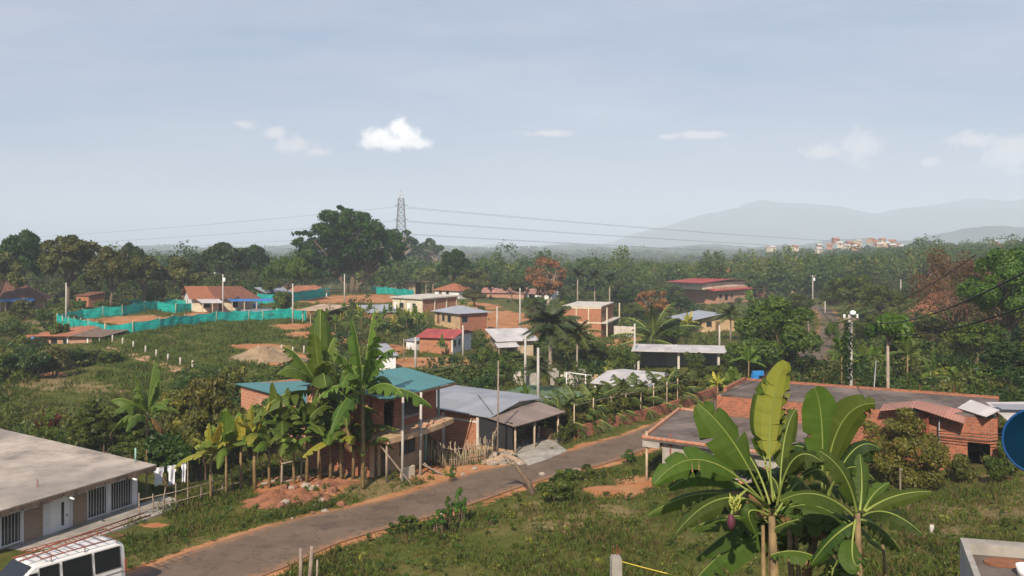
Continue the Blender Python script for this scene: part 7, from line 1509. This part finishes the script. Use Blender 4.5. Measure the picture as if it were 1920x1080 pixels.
# woods to the horizon
def woods(name, lab, n, Y0, Y1, hr, mat, seed, nleaf, ls, px0=-250, px1=2200, cond=None, wr=(.8, 1.3)):
    rng = np.random.default_rng(seed); Y = np.exp(rng.uniform(math.log(Y0), math.log(Y1), n)); px = rng.uniform(px0, px1, n); X = (px-960)/F*Y; k = np.ones(n, bool)
    if cond is not None: k = cond(px, Y)
    X, Y, px = X[k], Y[k], px[k]; n = len(X); z = terr(X, Y); hh = rng.uniform(*hr, n)*(1+np.maximum(0, Y-700)/2600)*np.where(rng.random(n) < .08, 1.35, 1); w_ = hh*rng.uniform(*wr, n)*(1+np.maximum(0, Y-500)/900)
    N_ = nleaf; c = rng.normal(size=(n, 6, 3)); c = c/np.linalg.norm(c, axis=-1, keepdims=True)*.55; kk = rng.integers(0, 6, (n, N_)); e = unit(rng.normal(size=(n, N_, 3))+[0, 0, .55]); P = np.take_along_axis(c, kk[..., None].repeat(3, -1), 1)+e*.5*rng.uniform(.6, 1.1, (n, N_, 1))
    S = np.stack([w_*.5, w_*.5, hh*.45], -1)[:, None]; P = P*S+np.stack([X, Y, z+hh*.55], -1)[:, None]; P = P.reshape(-1, 3); e = e.reshape(-1, 3); Nn = unit(e+rng.normal(size=e.shape)*.5)
    V, Q = leafquads(P, Nn, np.repeat(ls*np.maximum(1, Y/430), N_)*rng.uniform(.6, 1.3, n*N_), rng, .55); t = np.clip(np.repeat(rng.uniform(0, .62, n)**1.0, N_)+rng.uniform(0, .38, n*N_), 0, 1)
    o = npmesh(name, V, Q, t, mat); tagp(o, lab, 'woods', kind='stuff')
woods('forest', 'dense mixed green forest stretching from the village to the horizon', 1500, 300, 700, (9, 14), 'forest', 1, 330, .62, cond=lambda px, Y: ~((px > 250) & (px < 520) & (Y < 330)))
woods('forest', 'hazy forested plain running out to the horizon', 2600, 700, 3600, (9, 14), 'forest', 2, 110, .95)
woods('bamboo_grove', 'feathery dark bamboo grove in front of the forest right of centre', 420, 300, 470, (11, 15), 'leaf_mid', 3, 420, .5, 880, 1760, wr=(.4, .6))
woods('brown_woods', 'reddish-brown dry tree crowns dotted in the forest', 60, 330, 640, (10, 14), 'leaf_orange', 4, 320, .6, 900, 1500)
woods('brown_woods', 'brownish leafless tree crowns dotted in the forest', 90, 330, 800, (9, 13), 'leaf_brown', 7, 280, .55, -200, 2000)
rng = np.random.default_rng(5)
for i, px in enumerate([1603, 1640, 1668, 1690, 1712, 1735, 1765, 1790, 1820, 1850, 1880, 1905, 1930, 1540, 1575]):
    Y = 780+rng.uniform(-20, 60); X = (px-960)/F*Y; put(t_dark2 if i % 2 else t_mid2, (X, Y, tz(X, Y)), rng.uniform(8, 13), rng.uniform(12, 20), '%s dark tree along the crest of the right horizon hill, by position' % ORD[i], 'tree', 'trees on the crest of the horizon hill')
# ------------------------------------------------------------------ grass
def grass(name, lab, n, Y0, Y1, px0, px1, hr, mat, seed, wid=.02, pyr=(500, 1300), nb=7, dens_=None, spread=.12):
    rng = np.random.default_rng(seed); Y = np.sqrt(rng.uniform(Y0**2, Y1**2, n)); px = rng.uniform(px0, px1, n); X = (px-960)/F*Y
    d = np.concatenate([np.sqrt((X[s:s+20000, None]-rc[None, ::2, 0])**2+(Y[s:s+20000, None]-rc[None, ::2, 1])**2).min(1)-3.2 for s in range(0, n, 20000)]); pn = np.sin(X*.7+2*np.sin(Y*.33))*np.cos(Y*.5+X*.2)*.5+.5
    z = terr(X, Y); pyb = HY+(H-z)/Y*F; ok = (d > -.2) & (pyb > pyr[0]) & (pyb < pyr[1]) & (rng.random(n) < .35+.65*pn)
    ok &= rng.random(n) > mapmask(px, pyb, SOIL)*1.1
    for q4 in HOUSES:
        ins = np.ones(n, bool); cx = sum(p[0] for p in q4)/4; cy = sum(p[1] for p in q4)/4
        for i in range(4):
            a = q4[i]; b = q4[(i+1) % 4]; s_ = (b[0]-a[0])*(cy-a[1])-(b[1]-a[1])*(cx-a[0]); ins &= (((b[0]-a[0])*(Y-a[1])-(b[1]-a[1])*(X-a[0]))*np.sign(s_) > 0)
        ok &= ~ins
    ok &= ~inpoly(px, pyb, [(925, 742), (1000, 722), (1112, 738), (1062, 790)]); ok &= ~inpoly(px, pyb, [(960, 850), (1036, 822), (1070, 843), (990, 876)]); ok &= ~inpoly(px, pyb, [(0, 1010), (262, 945), (335, 985), (235, 1012), (0, 1088)])
    X, Y, z, pn = X[ok], Y[ok], z[ok], pn[ok]; n = len(X); h = rng.uniform(*hr, n)*(.5+pn)
    A = rng.uniform(0, 6.28, (n, nb)); R2 = rng.uniform(0, spread, (n, nb)); bx = X[:, None]+R2*np.cos(A); by = Y[:, None]+R2*np.sin(A); bz = np.repeat(z[:, None]-.03, nb, 1); hh = h[:, None]*rng.uniform(.5, 1.2, (n, nb)); lx = np.cos(A)*hh*rng.uniform(.1, .7, (n, nb)); ly = np.sin(A)*hh*rng.uniform(.1, .7, (n, nb)); T_ = rng.uniform(0, 6.28, (n, nb)); wx = np.cos(T_)*wid; wy = np.sin(T_)*wid
    V = np.stack([np.stack([bx-wx, by-wy, bz], -1), np.stack([bx+wx, by+wy, bz], -1), np.stack([bx+lx*.5+wx*.7, by+ly*.5+wy*.7, bz+hh*.75], -1), np.stack([bx+lx, by+ly, bz+hh], -1)], 2).reshape(-1, 3)
    t = np.clip(rng.uniform(0, .7, (n, nb))+.3*(1-pn[:, None]), 0, 1).ravel(); o = npmesh(name, V, np.arange(len(V)).reshape(-1, 4), t, mat); tagp(o, lab, 'grass', kind='stuff'); print('grass', n)
grass('grass', 'green grass of the near bank between the camera and the road', 30000, 26, 62, 380, 2000, (.10, .30), 'grass', 1, .018, (790, 1250))
grass('yard_grass', 'short grass between the white house and the road', 7000, 34, 56, 0, 640, (.08, .22), 'grass', 9, .018, (880, 1100))
grass('dry_grass', 'dry yellowish grass tufts on the near bank', 12000, 26, 66, 300, 2000, (.12, .34), 'grass_dry', 2, .018, (790, 1250))
grass('roadside_grass', 'grass on the verges around the road and the houses', 14000, 45, 100, -40, 1400, (.15, .40), 'grass', 3, .03, (690, 1080), 7, spread=.2)
grass('meadow_grass', 'rough grass of the sloping meadow below the green net fence', 16000, 85, 200, -60, 1960, (.25, .6), 'grass', 4, .06, (560, 790), 7, spread=.5)
grass('slope_grass', 'lush bright grass on the slope below the green net fence', 9000, 88, 165, 180, 680, (.25, .6), 'grass_bright', 10, .07, (592, 730), 8, spread=.5)
grass('dry_meadow_grass', 'dry brown grass patches of the meadow', 8000, 60, 200, -60, 1960, (.25, .6), 'grass_dry', 5, .05, (560, 900), 7, spread=.4)
# ------------------------------------------------------------------ haze
hz = MB(); hz.box((-9000, -60, -60), (18000, 0, 0), (0, 9300, 0), (0, 0, 410))
m, t = newmat('haze'); q = NT(t); v = q.n('ShaderNodeVolumePrincipled'); v.inputs['Color'].default_value = (.73, .86, 1, 1); v.inputs['Density'].default_value = .00028; v.inputs['Anisotropy'].default_value = -.15
o = q.n('ShaderNodeOutputMaterial'); q.l(v.outputs[0], o.inputs['Volume'])
o = part('haze', hz, 'haze'); tagp(o, 'pale bluish haze thickening towards the horizon', 'haze', kind='stuff')
# put every tree that was never placed away
for pr in (b_weed, b_loose, t_brightbig, t_dark, t_dark2, t_olive, t_olive2, t_mid, t_mid2, t_leafy, t_bright, t_orange, t_bare, t_open, t_umb, b_mid, b_dark, b_olive, b_yel, b_red, b_bright, b_wine, b_big, b_bigo, n1, n2, n3, n4, n5, n6, pl_coco, pl_dark, pl_royal, pl_low, pl_big, pl_fan, pp_):
    if id(pr[0]) not in USED:
        for c in list(pr[0].children): bpy.data.objects.remove(c)
        bpy.data.objects.remove(pr[0])
